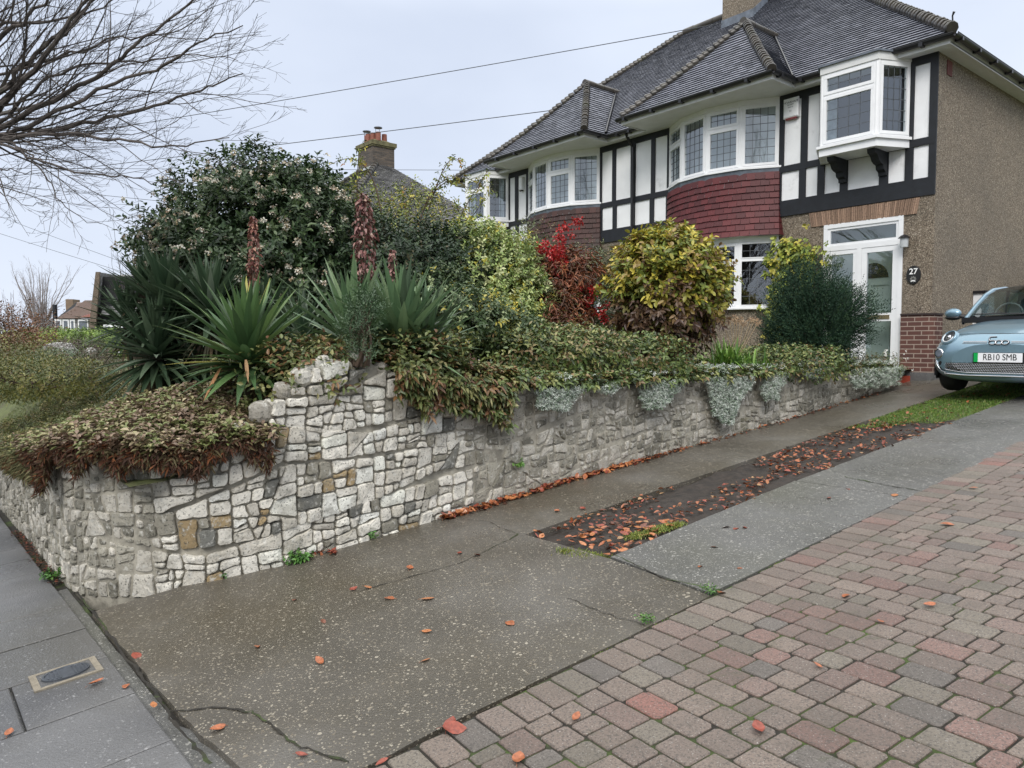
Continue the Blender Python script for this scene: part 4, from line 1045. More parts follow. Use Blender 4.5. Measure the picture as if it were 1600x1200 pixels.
    strip('badge_line', [(-.068+.038*math.cos(a), .655+.022*math.sin(a)) for a in [R(135-15*k) for k in range(20)]], ch, .0045, .014, bd_)
    strip('badge_line', [(-.036, .720), (-.105, .718), (-.107, .676), (-.092, .672)], ch, .0045, .014, bd_)
    # lamps
    for s in (-1, 1):
        hx, hz = s*.60, .715; hp, hn = hit(hx, hz); hn = (hn+Vector((s*.12, -.45, 0))).normalized()
        u = Vector((0, 0, 1)).cross(hn).normalized(); v = hn.cross(u)
        cir = lambda r, d, rz=1: [hp+hn*d+u*(r*math.cos(a))+v*(r*rz*math.sin(a)) for a in [2*math.pi*i/28 for i in range(28)]]
        mb = MB(); mb.grid([cir(.115, -.05), cir(.108, .022), cir(.096, .034), cir(.088, .018)], True); hl = mb.build('headlight', M['paint'], t, True)
        mb = MB(); mb.grid([cir(.088, .016), cir(.07, .012), cir(.045, .020)], True); mb.face(cir(.045, .020)); mb.build('lamp_bowl', mat('dark_lamp_bowl', (.03, .032, .036), .2, .4), hl, True)
        mb = MB(); mb.tube([p for p in (cir(.078, .03)+cir(.078, .03)[:1])[0 if s > 0 else 12:][:20]], .008, 6); mb.build('light_ring', mat('lamp_ring', (.75, .78, .8), .2), hl, True)
        mb = MB(); mb.grid([cir(.034, .02), cir(.03, .034), cir(.0, .044)], True); mb.build('lens', M['metal'], hl, True)
        hx, hz = s*.70, .515; hp, hn = hit(hx, hz); hn = (hn+Vector((0, -.5, 0))).normalized(); u = Vector((0, 0, 1)).cross(hn).normalized(); v = hn.cross(u)
        mb = MB(); mb.grid([cir(.066, -.03), cir(.062, .014), cir(.052, .016)], True); mb.face(cir(.052, .010)); mb.build('side_light', ch, t, True)
        mb = MB(); mb.grid([cir(.05, .012), cir(.04, .018)], True); mb.face(cir(.04, .018)); mb.build('side_light_lens', M['lead'], t, True)
        # mirror
        mb = MB(); c = Vector(q(s*.93, 1.12, 1.07)); rows = []
        for i in range(9):
            th = math.pi*i/8; rows.append([c+Vector((.115*math.cos(th), .07*math.sin(th)*math.cos(a)+.02*math.cos(th)*s, .075*math.sin(th)*math.sin(a))) for a in [2*math.pi*k/12 for k in range(12)]])
        mb.grid(rows, True); mr = mb.build('mirror', M['paint'], t, True)
        mb = MB(); mb.tube([q(s*.84, 1.12, 1.03), q(s*.70, 1.15, 1.0)], [.03, .04], 8); mb.build('mirror_arm', M['gutter'], mr)
        mb = MB(); rows = [[p-Vector((0, 0, .028+.0)) if True else p for p in [c+Vector((.11*math.cos(th), .065*math.sin(th)*math.cos(a), .05*math.sin(th)*min(0, math.sin(a))-.02)) for a in [2*math.pi*k/12 for k in range(12)]]] for th in [math.pi*i/8 for i in range(9)]]
        mb.grid(rows, True); mb.build('mirror_base', M['gutter'], mr, True)
        for wy in (.70, 2.96):
            wx = CX+s*.735; cc = Vector((wx, CY+wy, CG+.30+.012))
            prof = [(.115*s, .17), (.12*s, .20), (.10*s, .285), (.06*s, .305), (-.06*s, .305), (-.10*s, .28), (-.10*s, .17)]
            mb = MB(); mb.grid([[cc+Vector((dx, r*math.cos(a), r*math.sin(a))) for a in [2*math.pi*k/32 for k in range(32)]] for dx, r in prof], True); wh = mb.build('wheel', M['rubber'], t, True)
            mb = MB(); rim = mat('alloy', (.4, .41, .43), .3, .8)
            mb.grid([[cc+Vector((dx*s, r*math.cos(a), r*math.sin(a))) for a in [2*math.pi*k/32 for k in range(32)]] for dx, r in ((.114, .172), (.10, .15), (.06, .145))], True)
            for k in range(10):
                a = 2*math.pi*k/10; mb.tube([cc+Vector((.105*s, .03*math.cos(a), .03*math.sin(a))), cc+Vector((.10*s, .16*math.cos(a), .16*math.sin(a)))], .014, 5)
            mb.tube([cc+Vector((.07*s, 0, 0)), cc+Vector((.115*s, 0, 0))], .04, 12, True); mb.build('rim', rim, wh, True)
            mb = MB(); x_ = CX+s*.848; mb.face([(CX+s*.8475, cc.y+.345*math.cos(a), max(cc.z+.345*math.sin(a), CG+.172)) for a in [math.pi*k/24 for k in range(-3, 28)]]); 
            mb.tube([(CX+s*(.85-.012), cc.y+.35*math.cos(a), cc.z+.35*math.sin(a)) for a in [math.pi*k/24 for k in range(-2, 27)]], .022, 6); mb.build('wheel_arch', M['dark'], t)
    # number plate
    pz = .47; pp = hit(0, pz)[0].y-.022
    mb = MB(); mb.box(CX-.26, CX+.26, pp-.006, pp+.006, CG+pz-.056, CG+pz+.056); pl = mb.build('number_plate', M['plate'], t)
    mb = MB(); mb.box(CX-.262, CX-.215, pp-.008, pp-.0061, CG+pz-.056, CG+pz+.056); mb.build('green_flash', M['green'], pl)
    mb = MB(); mb.box(CX-.275, CX+.275, pp+.0065, pp+.03, CG+pz-.07, CG+pz+.06); mb.build('plate_backing', M['gutter'], t)
    text_mesh('RB10 SMB', .108, M['text'], 'plate_lettering', pl, (CX+.022, pp-.0085, CG+pz+.002), FR, .0008, .80, 0)
    # lower grille: dark mouth with a bright honeycomb, chrome blade beneath
    mb = MB(); rows = []
    top_ = lambda x: .405-.02*abs(x)**2; bot = lambda x: .285+.12*max(0, abs(x)-.30)**1.5*1.8
    for k in range(5): rows.append([proj(x, bot(x)+(top_(x)-bot(x))*k/4, .003) for x in np.linspace(-.60, .60, 31)])
    mb.grid(rows); gr = mb.build('lower_grille', M['dark'], t, True)
    mb = MB(); dx = .026
    for j in range(6):
        z = .295+j*.0195
        for i in range(-23, 24):
            x = (i+.5*(j % 2))*dx
            if not bot(x)+.006 < z < top_(x)-.004: continue
            h_ = [proj(x+.0125*math.cos(a), z+.0105*math.sin(a), .007) for a in [math.pi/6+math.pi/3*k for k in range(6)]]; h2 = [proj(x+.0095*math.cos(a), z+.0078*math.sin(a), .006) for a in [math.pi/6+math.pi/3*k for k in range(6)]]
            mb.grid([h_, h2], True)
    mb.build('honeycomb', ch, gr)
    strip('grille_surround', [(x, bot(x)-.008) for x in np.linspace(-.60, .60, 31)], ch, .006, .004)
    strip('chrome_blade', [(x, .245+.16*max(0, abs(x)-.35)**1.6) for x in np.linspace(-.62, .62, 31)], ch, .011, .006)
    for s in (-1, 1):
        mb = MB(); mb.face([proj(s*.66, .42, .004), proj(s*.71, .40, .004), proj(s*.67, .31, .004), proj(s*.60, .29, .004)]); mb.build('air_intake', M['dark'], t)
        strip('intake_trim', [(s*.735, .43), (s*.72, .36), (s*.66, .29), (s*.60, .275)], ch, .005, .004)
    return t
car()

# ================================================================ PLANTS
def nrm(v): return v/np.maximum(np.linalg.norm(v, axis=-1, keepdims=True), 1e-9)
def leafset(Pp, D, N, L, W, C, fold=.22, droop=.15, shape=(.33, .5, .72, .36)):
    """one leaf per row: base P, axis D, face normal N; six points, two folded quads"""
    D = nrm(D); S = nrm(np.cross(D, N)); N = np.cross(S, D); L = L[:, None]; W = W[:, None]
    a, wa, b, wb = shape
    base = Pp; tip = Pp+D*L-np.array([0, 0, 1])*L*droop
    m1 = Pp+D*L*a-np.array([0, 0, 1])*L*droop*.1; m2 = Pp+D*L*b-np.array([0, 0, 1])*L*droop*.5
    l1 = m1+S*W*wa+N*W*fold; r1 = m1-S*W*wa+N*W*fold; l2 = m2+S*W*wb+N*W*fold*.7; r2 = m2-S*W*wb+N*W*fold*.7
    V = np.stack([base, l1, l2, tip, r2, r1], 1).reshape(-1, 3)
    k = np.arange(len(Pp))[:, None]*6
    F = np.concatenate([k+np.array([[0, 1, 2, 3]]), k+np.array([[0, 3, 4, 5]])], 1).reshape(-1, 4)
    return V, F, np.repeat(C, 2, 0)
def palette(pal, n):
    cols = np.array([p[0] for p in pal]); w_ = np.array([p[1] for p in pal], float); cols = np.minimum(cols*np.where(cols.max(1, keepdims=True) > .34, 1.15, 1.5), .85); return cols[rng.choice(len(pal), n, p=w_/w_.sum())]
def join(parts):
    V, F, C, o = [], [], [], 0
    for v, f, c in parts: V.append(v); F.append(f+o); C.append(c); o += len(v)
    return np.concatenate(V), np.concatenate(F), np.concatenate(C)
def rdir(n): return nrm(rng.normal(size=(n, 3)))
def lump(p, f, a): return np.array([1+a*noise.noise(Vector((float(x)*f, float(y)*f, float(z)*f))) for x, y, z in p])
def blobs_pts(blobs, n, inner=.55, freq=1.6, amp=.28, seed=0, shell=.5):
    """sprig origins in and on a union of ellipsoids (centre, radii, weight)"""
    out, nor = [], []
    tot = sum(b[1][0]*b[1][1]+b[1][2]*b[1][0]+b[1][2]*b[1][1] for b in blobs)
    for c, r in blobs:
        k = int(n*(r[0]*r[1]+r[2]*r[0]+r[2]*r[1])/tot)+1; d = rdir(k)
        rr = np.where(rng.random(k) < shell, rng.uniform(.86, 1.06, k), rng.uniform(inner, .95, k))
        p = np.array(c)+d*np.array(r)*(rr*lump(d*1.0+seed+np.array(c), freq*1.3, amp)*lump(d*2.7+seed, freq*2, amp*.6))[:, None]
        out.append(p); nor.append(nrm(d/np.array(r)))
    return np.concatenate(out), np.concatenate(nor)
def sprigs(O, Nn, per, slen, L, W, pal, up=.35, spread=.75, rand=.5, fold=.22, droop=.15, shape=(.33, .5, .72, .36), cj=.2, lj=.25, flat=.0):
    """each sprig grows outward from O with leaves alternating along it"""
    n = len(O); ax = nrm(Nn+np.array([0, 0, up])+rdir(n)*rand); base_c = palette(pal, n)*rng.uniform(1-cj, 1+cj, (n, 1))
    parts = []
    e1 = nrm(np.cross(ax, rdir(n))); e2 = np.cross(ax, e1)
    for k in range(per):
        t = (k+.6)/per; a = k*2.4+rng.uniform(0, .8, n)
        D = ax*(1-spread+.35*t)+(e1*np.cos(a)[:, None]+e2*np.sin(a)[:, None])*spread+np.array([0, 0, .0])
        D = D*np.array([1, 1, 1-flat]); Pp = O+ax*slen*t
        Nl = nrm(ax+np.array([0, 0, .5])+rdir(n)*.35); l = L*rng.uniform(1-lj, 1+lj, n); w_ = W*rng.uniform(.8, 1.2, n)
        c = base_c*rng.uniform(.88, 1.12, (n, 1)); mixk = rng.random(n) < .12; c[mixk] = palette(pal, int(mixk.sum()))
        parts.append(leafset(Pp, D, Nl, l, w_, c, fold, droop, shape))
    return join(parts)
def stems(name, root, tips, parent, r0=.018, n=None, m=None, bend=.15, r1=.003):
    mb = MB(); mb.mir = None
    for tp in tips:
        tp = Vector(tp); rt = Vector(root)+Vector((random.uniform(-.06, .06), random.uniform(-.06, .06), 0)); mid = (rt+tp)/2+Vector((random.gauss(0, bend), random.gauss(0, bend), .1))*.5
        pts = [rt*(1-t)**2+mid*2*t*(1-t)+tp*t*t for t in [i/5 for i in range(6)]]
        mb.tube(pts, [r0+(r1-r0)*i/5 for i in range(6)], 5)
    return mb.build(name, m or M['stem'], parent, True)
def shrub(name, label, cat, blobs, n, per, slen, L, W, pal, m='leaf', root=None, nst=14, group=None, extra=None, seed=0, shell=.55, inner=.5, amp=.28, leafname='foliage', **kw):
    c = np.mean([b[0] for b in blobs], 0); zb = garden(c[0], c[1]) if root is None else root[2]
    rt = (float(c[0]), float(c[1]), zb) if root is None else root
    t = thing(name, label, cat, rt, group=group)
    O, Nn = blobs_pts(blobs, n, seed=seed, shell=shell, inner=inner, amp=amp); ok = O[:, 2] > zb-.02; O, Nn = O[ok], Nn[ok]
    V, F, C = sprigs(O, Nn, per, slen, L, W, pal, **kw)
    build_np(leafname, V, F, C, M[m], t)
    if nst: idx = rng.choice(len(O), nst); stems('stems', rt, [O[i] for i in idx], t)
    if extra: extra(t, O, Nn)
    return t
def A(u, v, D): return tuple(at(u, v, D))

# viburnum with flower heads
def flowers(pal, n, rad, size, nm, m='matleaf', zmin=None, per=16):
    def f(t, O, Nn):
        r = np.linalg.norm(O-O.mean(0), axis=1); idx = rng.choice(np.where((Nn[:, 2] > -.45) & (Nn[:, 2] < .8) & (Nn @ np.array([FW[0], FW[1], 0]) < .15) & (np.linalg.norm((O-O.mean(0))/O.std(0), axis=1) > 1.2))[0], n); parts = []
        for i in idx:
            c = O[i]+Nn[i]*.16+np.array([0, 0, .03]); k = per; d = rdir(k); d = nrm(d+Nn[i]*.9+np.array([0, 0, .3])); p = c+d*rad*rng.uniform(.6, 1, (k, 1))
            parts.append(leafset(p, nrm(rdir(k)+d*.4), d, np.full(k, size), np.full(k, size*.9), palette(pal, k)*rng.uniform(.8, 1.1), .1, 0))
        V, F, C = join(parts); build_np(nm, V, F, C, M[m], t)
    return f
DG = [((.028, .052, .020), 4), ((.042, .070, .026), 3), ((.060, .090, .036), 1.5), ((.018, .034, .015), 3)]
c = at(375, 400, 9.6); c2 = at(312, 412, 9.2); c3 = at(475, 395, 9.5); c4 = at(408, 312, 9.8); c5 = at(270, 392, 9.3); c6 = at(470, 320, 9.8)
def boot(b, zb): return b
shrub('viburnum_bush', 'large dark green evergreen bush dotted with creamy flower heads behind the spiky plants', 'bush',
      [(c, (.98, 1.0, .98)), (c2, (.48, .55, .58)), (c3, (.70, .75, .88)), (c4, (.58, .6, .56)), (c5, (.32, .4, .32)), (c6, (.52, .5, .46)), (at(390, 480, 9.4), (1.25, 1.1, .7)), (at(340, 430, 8.9), (.55, .6, .5))],
      8500, 7, .15, .075, .036, DG, seed=3, shell=.6, droop=.1, rand=.7, amp=.42, lj=.4,
      extra=flowers([((.52, .48, .38), 3), ((.34, .26, .19), 1.4), ((.62, .60, .52), 2), ((.20, .16, .09), 1.4)], 420, .046, .026, 'flower_heads'))
c = at(650, 430, 9.2)
shrub('dark_evergreen_bush', 'low dense blackish green bush right of the tall red seed spike', 'bush',
      [(at(640, 440, 9.2), (.75, .7, .72)), (at(710, 440, 9.4), (.5, .6, .62)), (at(570, 410, 9.6), (.5, .5, .6)), (at(660, 500, 8.8), (.9, .8, .35))], 5200, 7, .12, .055, .028,
      [((.018, .034, .018), 4), ((.028, .050, .022), 3), ((.045, .070, .03), 1), ((.05, .045, .02), .5)], seed=8)
YG = [((.19, .22, .045), 3), ((.13, .15, .035), 3), ((.30, .26, .05), 1.4), ((.06, .08, .025), 3), ((.22, .10, .03), .35)]
c = at(640, 350, 10.6)
def arching(t, O, Nn):
    mb = MB(); mb.mir = None; lp = []
    for (u0, v0, u1, v1, u2, v2) in [(600, 380, 590, 200, 505, 265), (640, 380, 690, 240, 735, 300), (650, 400, 700, 200, 722, 262), (650, 400, 660, 225, 775, 300), (690, 400, 720, 330, 760, 270), (620, 400, 560, 250, 505, 300), (640, 420, 740, 360, 765, 290), (560, 380, 555, 280, 562, 228)]:
        a, b, c_ = at(u0, v0, 10.2), at(u1, v1, 10.2), at(u2, v2, 10.0); pts = [a*(1-k)**2+b*2*k*(1-k)+c_*k*k for k in [i/16 for i in range(17)]]
        mb.tube(pts, [.012-.0006*i for i in range(17)], 5)
        for p in pts[5:]: lp += [p+Vector((random.gauss(0, .03), random.gauss(0, .03), random.gauss(0, .03))) for _ in range(3)]
    mb.build('arching_stems', M['stem'], t, True)
    O2 = np.array([tuple(p) for p in lp]); V, F, C = sprigs(O2, np.tile([0, 0, -.3], (len(O2), 1))+rdir(len(O2))*.3, 3, .04, .05, .022, YG, droop=.3); build_np('stem_leaves', V, F, C, M['leaf'], t)
shrub('rambling_rose', 'tall loose yellow-green rambler with arching bare stems in front of the far chimney roof', 'shrub',
      [(at(620, 360, 10.7), (.85, .7, .50)), (at(560, 330, 10.6), (.4, .4, .45)), (at(690, 370, 10.6), (.55, .5, .5)), (at(640, 315, 10.8), (.5, .45, .22)), (at(620, 430, 10.8), (1.1, .7, .6))],
      1500, 5, .16, .046, .022, YG, seed=5, shell=.35, inner=.3, extra=arching, nst=34, amp=.4, rand=.8)
shrub('variegated_bush', 'pale cream-green leafy bush in front of the farther bow window', 'bush',
      [(at(765, 440, 9.4), (.50, .5, .5)), (at(790, 420, 9.6), (.36, .4, .42)), (at(745, 390, 9.6), (.36, .4, .32)), (at(770, 500, 9.2), (.6, .5, .42)), (at(815, 470, 9.7), (.34, .4, .4))],
      3400, 7, .12, .055, .027, [((.27, .32, .12), 3), ((.15, .21, .06), 3), ((.40, .42, .22), 1.6), ((.07, .10, .035), 1.6), ((.40, .36, .06), .9)], seed=9)
shrub('euonymus', 'dark leafy bush speckled pale below the cream-green bush', 'bush',
      [(at(730, 500, 8.2), (.45, .4, .30)), (at(790, 520, 8.4), (.4, .4, .22)), (at(690, 470, 8.6), (.35, .4, .34))], 1700, 6, .10, .05, .026,
      [((.035, .06, .022), 4), ((.07, .10, .04), 2), ((.20, .24, .12), .8), ((.25, .22, .04), .3)], seed=19)
# small yellow leaves on thin canes
def canes(nm, label, cat, base, tips, m_leaf, pal, per, L, W, r=.007, k=60, **kw):
    t = thing(nm, label, cat, base); mb = MB(); mb.mir = None; lp = []
    for tp in tips:
        b = Vector(base)+Vector((random.gauss(0, .04), random.gauss(0, .04), 0)); pts = [b+(Vector(tp)-b)*i/6+Vector((random.gauss(0, .012), random.gauss(0, .012), 0)) for i in range(7)]
        mb.tube(pts, [r*(1-.1*i) for i in range(7)], 5); lp += [pts[-1]+(pts[2]-pts[-1])*random.random()**1.4+Vector((random.gauss(0, .04), random.gauss(0, .04), random.gauss(0, .04))) for _ in range(k)]
    mb.build('stems', M['stem'], t, True); O = np.array([tuple(p) for p in lp])
    V, F, C = sprigs(O, np.tile([0, 0, .3], (len(O), 1)), per, .04, L, W, pal, **kw); build_np('foliage', V, F, C, M[m_leaf], t); return t
YL = [((.55, .42, .05), 3), ((.60, .52, .12), 1.5), ((.25, .24, .05), 2)]
canes('yellow_leaved_perennial', 'small plant with bright yellow leaves on thin canes, between bush and red shrub', 'plant', A(795, 545, 8.5), [at(785, 470, 8.5), at(800, 480, 8.5), at(775, 500, 8.5), at(806, 510, 8.5)], 'leaf', YL, 3, .05, .03, k=11)
# nandina: brown-red foliage, scarlet berries above
BR = [((.13, .045, .025), 4), ((.20, .075, .035), 2.5), ((.07, .035, .02), 3), ((.10, .09, .03), 1)]
def reds(t, O, Nn):
    mb = MB(); parts = []
    line = [(905, 346), (885, 360), (868, 372), (860, 385), (862, 395), (874, 385), (880, 400), (870, 405), (850, 392), (845, 384), (866, 415), (880, 414)]
    low = [(905, 470), (925, 465), (938, 478), (915, 452), (928, 490), (900, 458), (890, 440), (912, 480), (935, 455), (940, 500), (918, 440)]
    for (u, v) in line*3+low*2:
        c_ = np.array(at(u+random.gauss(0, 5), v+random.gauss(0, 5), 9.8+random.gauss(0, .08))); k = 26
        d = rdir(k); p = c_+d*.055*rng.random((k, 1)); parts.append(leafset(p, d, rdir(k), np.full(k, .034), np.full(k, .03), palette([((.36, .02, .02), 3), ((.22, .012, .016), 2), ((.42, .05, .035), 1)], k), .2, .1))
    V, F, C = join(parts); build_np('red_berries', V, F, C, M['waxleaf'], t)
shrub('red_leaved_shrub', 'rust-brown shrub with a plume of scarlet berries left of the yellow-brown bush', 'shrub',
      [(at(866, 445, 10), (.32, .35, .34)), (at(895, 430, 10), (.3, .3, .25)), (at(870, 490, 9.8), (.38, .35, .3)), (at(880, 530, 9.4), (.35, .35, .22))], 1500, 7, .15, .085, .018, BR, m='leaf', seed=13, droop=.45, extra=reds, shell=.4, inner=.2, nst=22)
# grey-green filler shrubs between
shrub('olive_green_shrub', 'dull olive shrub at the foot of the farther bow, behind the scarlet berries', 'shrub',
      [(at(835, 400, 11), (.35, .35, .5)), (at(925, 425, 11), (.36, .35, .42)), (at(830, 470, 10.6), (.4, .35, .5)), (at(950, 430, 11), (.2, .3, .3))], 1500, 6, .12, .045, .018,
      [((.07, .085, .04), 3), ((.12, .13, .06), 2), ((.045, .055, .03), 2), ((.14, .10, .05), 1)], seed=15, shell=.3, inner=.2, rand=.9)
# yellow-brown rounded bush, large oval leaves
FG = [((.22, .21, .035), 3), ((.34, .29, .045), 2.2), ((.12, .15, .03), 3), ((.20, .14, .04), 1.6), ((.11, .065, .03), 1.3)]
FB = [((.085, .05, .028), 4), ((.05, .027, .018), 4), ((.15, .095, .045), 1.4), ((.11, .10, .03), 1)]
c = at(1042, 440, 9.5)
def lowbrown(t, O, Nn):
    bl = [((c.x, c.y, c.z-.38), (.66, .64, .30)), ((c.x, c.y, c.z-.62), (.54, .52, .30))]; O, Nn = blobs_pts(bl, 800, seed=4, amp=.35)
    V, F, C = sprigs(O, Nn, 6, .12, .07, .034, FB, droop=.35, shape=(.3, .5, .7, .45), up=-.1); build_np('withered_foliage', V, F, C, M['leaf'], t)
shrub('yellow_leaved_bush', 'rounded bush of large oval leaves, yellow-green above and withered brown below', 'bush',
      [((c.x, c.y, c.z+.04), (.64, .64, .46)), ((c.x, c.y, c.z+.34), (.42, .4, .30)), ((c.x+.12, c.y+.1, c.z-.12), (.56, .56, .40))], 2900, 6, .12, .074, .042, FG, seed=2, droop=.12, up=.55, lj=.4, shape=(.3, .5, .7, .46), extra=lowbrown, nst=26, amp=.3, shell=.6)
# yew
c = at(1270, 500, 10.9)
shrub('yew_bush', 'very dark green spiky conifer in front of the white porch', 'bush',
      [((c.x, c.y, c.z-.04), (.56, .56, .46)), ((c.x-.05, c.y, c.z+.30), (.34, .36, .44)), ((c.x+.2, c.y+.1, c.z+.05), (.5, .4, .3)), ((c.x, c.y, c.z-.3), (.55, .55, .33))], 8000, 9, .25, .036, .010,
      [((.010, .028, .016), 4), ((.016, .040, .020), 3), ((.028, .055, .024), 1)], seed=6, up=.75, rand=.4, spread=.55, droop=0, amp=.5, nst=20, m='matleaf')
# climber and its trellis on the wall
t = thing('wall_climber', 'yellow-green vine on a wooden trellis between the maroon bow and the porch', 'climber', (-7.45, Y0-.12, -.55))
mb = MB(); mb.mir = None
for x in (-7.68, -7.45, -7.22): mb.box(x-.012, x+.012, Y0-.05, Y0-.03, -.5, 1.9)
for z in (.3, .9, 1.5, 1.85): mb.box(-7.74, -7.16, Y0-.065, Y0-.051, z-.012, z+.012)
mb.build('trellis', M['wood'], t)
vx = [( -7.5+.28*math.sin(k*2.1)+random.gauss(0, .05), Y0-.12-random.random()*.08, .2+1.75*k/17) for k in range(18)]
stems('stems', (-7.45, Y0-.1, -.5), vx+[(-7.1, Y0-.2, 1.4), (-7.75, Y0-.2, 1.3), (-7.8, Y0-.15, .8)], t, .010, bend=.3)
O = np.concatenate([rng.normal((-7.45, Y0-.16, 1.68), (.26, .06, .16), (170, 3)), rng.normal((-7.68, Y0-.14, 1.1), (.12, .05, .3), (70, 3)), rng.normal((-7.12, Y0-.16, 1.3), (.09, .05, .2), (50, 3)), rng.normal((-7.6, Y0-.16, .5), (.2, .06, .3), (110, 3))]); O[:, 1] = np.minimum(O[:, 1], Y0-.07)
V, F, C = sprigs(O, np.tile([0, -1., .1], (len(O), 1)), 4, .07, .085, .065, [((.25, .28, .05), 3), ((.14, .18, .04), 3), ((.42, .38, .07), 1.6), ((.08, .10, .03), 1)], droop=.35); build_np('foliage', V, F, C, M['leaf'], t)

# spiky yuccas
def blade(mb, o, ax, L, W, col, sag, fold=.35, n=5):
    ax = Vector(ax).normalized(); s = ax.cross(Vector((0, 0, 1)));
    if s.length < .05: s = Vector((1, 0, 0))
    s.normalize(); nn = s.cross(ax); rows = []; wd = [.55, .95, 1, .8, .45, .03]
    for i in range(n+1):
        t = i/n; c_ = Vector(o)+ax*(L*t)+Vector((0, 0, -sag*L*t*t)); w_ = W*wd[int(round(t*5))]
        rows.append([c_+s*w_+nn*w_*fold, c_, c_-s*w_+nn*w_*fold])
    mb.col = col; mb.grid(rows)
def yucca(label, heads, group=None, dead=()):
    b = heads[0][3] if len(heads[0]) > 3 else None
    base = heads[0][0]; gz = garden(base[0], base[1]); t = thing('yucca', label, 'yucca', (base[0], base[1], gz), group=group)
    lf = MB(); lf.mir = None; tr = MB(); tr.mir = None; dd = MB(); dd.mir = None
    for (c_, L, n, pal, spread) in heads:
        c_ = Vector(c_); tr.tube([(base[0]+random.gauss(0, .06), base[1]+random.gauss(0, .06), gz-.05), c_+Vector((0, 0, -.25)), c_+Vector((0, 0, .02))], [.07, .055, .05], 8)
        for k in range(n):
            q = (k+.5)/n; el = R(88-spread*q+random.gauss(0, 5)); az = k*2.39996; ax = (math.cos(az)*math.cos(el), math.sin(az)*math.cos(el), math.sin(el))
            l = L*random.uniform(.78, 1.08)*(.78+.3*math.sin(math.pi*min(1, q*1.1))); cc = pick(pal); j = random.uniform(.8, 1.2)
            blade(lf, c_+Vector((0, 0, -.14*q)), ax, l, random.uniform(.024, .033)*L/.6, tuple(v*j*1.45 for v in cc), random.uniform(.02, .12)+.22*q*q)
        for k in range(int(n*.22)):
            az = random.uniform(0, 6.28); el = R(random.uniform(-80, -30)); ax = (math.cos(az)*math.cos(el), math.sin(az)*math.cos(el), math.sin(el))
            cc = pick([((.16, .12, .07), 2), ((.26, .20, .12), 1), ((.06, .06, .035), 2)]); blade(dd, c_+Vector((0, 0, -.18)), ax, L*random.uniform(.5, .85), .016, cc, .1)
    lf.col = (1, 1, 1)
    for (p, q_, w_, cc) in dead: p, q_ = Vector(p), Vector(q_); blade(dd, p, q_-p, (q_-p).length, w_, cc, 0)
    tr.build('trunk', M['wood'], t, True); lf.build('leaves', M['leaf'], t, False); dd.build('dead_leaves', M['matleaf'], t); return t
YD = [((.035, .062, .034), 4), ((.055, .085, .048), 3), ((.085, .12, .075), 1), ((.12, .15, .11), .4)]
YB = [((.045, .088, .034), 4), ((.070, .125, .044), 3), ((.11, .17, .06), 1.3), ((.04, .075, .03), 2), ((.30, .28, .08), .3)]
YS = [((.07, .12, .06), 4), ((.11, .17, .085), 3), ((.17, .23, .13), 1.2), ((.045, .07, .04), 2)]
random.seed(21)
yucca('large dark many-headed yucca leaning over the lawn at the left', [(A(262, 478, 8.2), .82, 180, YD, 118), (A(330, 480, 7.9), .72, 120, YD, 105), (A(245, 548, 7.9), .80, 160, YD, 120), (A(315, 560, 8.2), .76, 130, YD, 120), (A(200, 500, 8.4), .66, 70, YD, 115), (A(222, 440, 8.4), .5, 40, YD, 95), (A(420, 500, 8.4), .72, 80, YD, 105)])
yucca('bright green yucca on a short trunk just behind the stepped wall end', [(A(386, 552, 5.75), .74, 125, YB, 100)],
      dead=[(A(345, 575, 5.5), A(318, 627, 5.35), .018, (.42, .22, .10)), (A(384, 562, 5.4), A(388, 598, 5.3), .013, (.40, .25, .13))])
yucca('wide clump of grey-green yucca fans below the tall red seed spike', [(A(552, 532, 6.3), .82, 105, YS, 96), (A(628, 530, 6.3), .82, 105, YS, 96), (A(668, 535, 6.4), .66, 60, YS, 100)])
yucca('darker yucca head right of the bright green one, half hidden behind it', [(A(470, 520, 7.4), .55, 60, YD, 95)])
def spike(label, u0, v0, u1, v1, D, w_, n, pal, start=.3, L=.05):
    a, b = at(u0, v0, D), at(u1, v1, D); t = thing('seed_spike', label, 'seed spike', a); mb = MB(); mb.mir = None
    mb.tube([a, a+(b-a)*.5, b], [.014, .011, .004], 6); mb.build('stalk', M['stem'], t, True)
    q_ = rng.random(n)**.9; tt = start+(1-start)*q_; prof = w_*np.sin(np.pi*np.clip((tt-start)/(1-start), .03, .97))**.6*(1.15-.5*tt)
    d = rdir(n); d[:, 2] *= .4; d = nrm(d); Pp = np.array(a)+np.outer(tt, np.array(b-a))+d*prof[:, None]*rng.uniform(.35, 1, (n, 1))
    V, F, C = leafset(Pp, d*.7+np.array([0, 0, -.75])+rdir(n)*.4, d, np.full(n, L)*rng.uniform(.7, 1.2, n), np.full(n, L*.55), palette(pal, n)*rng.uniform(.7, 1.2, (n, 1)), .5, 0); build_np('seed_pods', V, F, C, M['leaf'], t)
RP = [((.16, .07, .065), 4), ((.27, .15, .13), 2), ((.085, .035, .03), 3), ((.36, .25, .2), .8)]
spike('tall fat dark red seed spike rising from the grey-green yucca clump', 572, 470, 568, 305, 6.4, .118, 400, RP, .12, .05)
spike('slim red-brown seed spike behind the bright green yucca', 396, 500, 396, 338, 6.6, .05, 260, [((.20, .09, .07), 3), ((.13, .05, .04), 3), ((.3, .17, .12), 1)], .18, .045)
spike('short narrow pinkish seed spike right of the tall fat one', 612, 470, 613, 390, 6.6, .028, 110, RP, .35, .04)
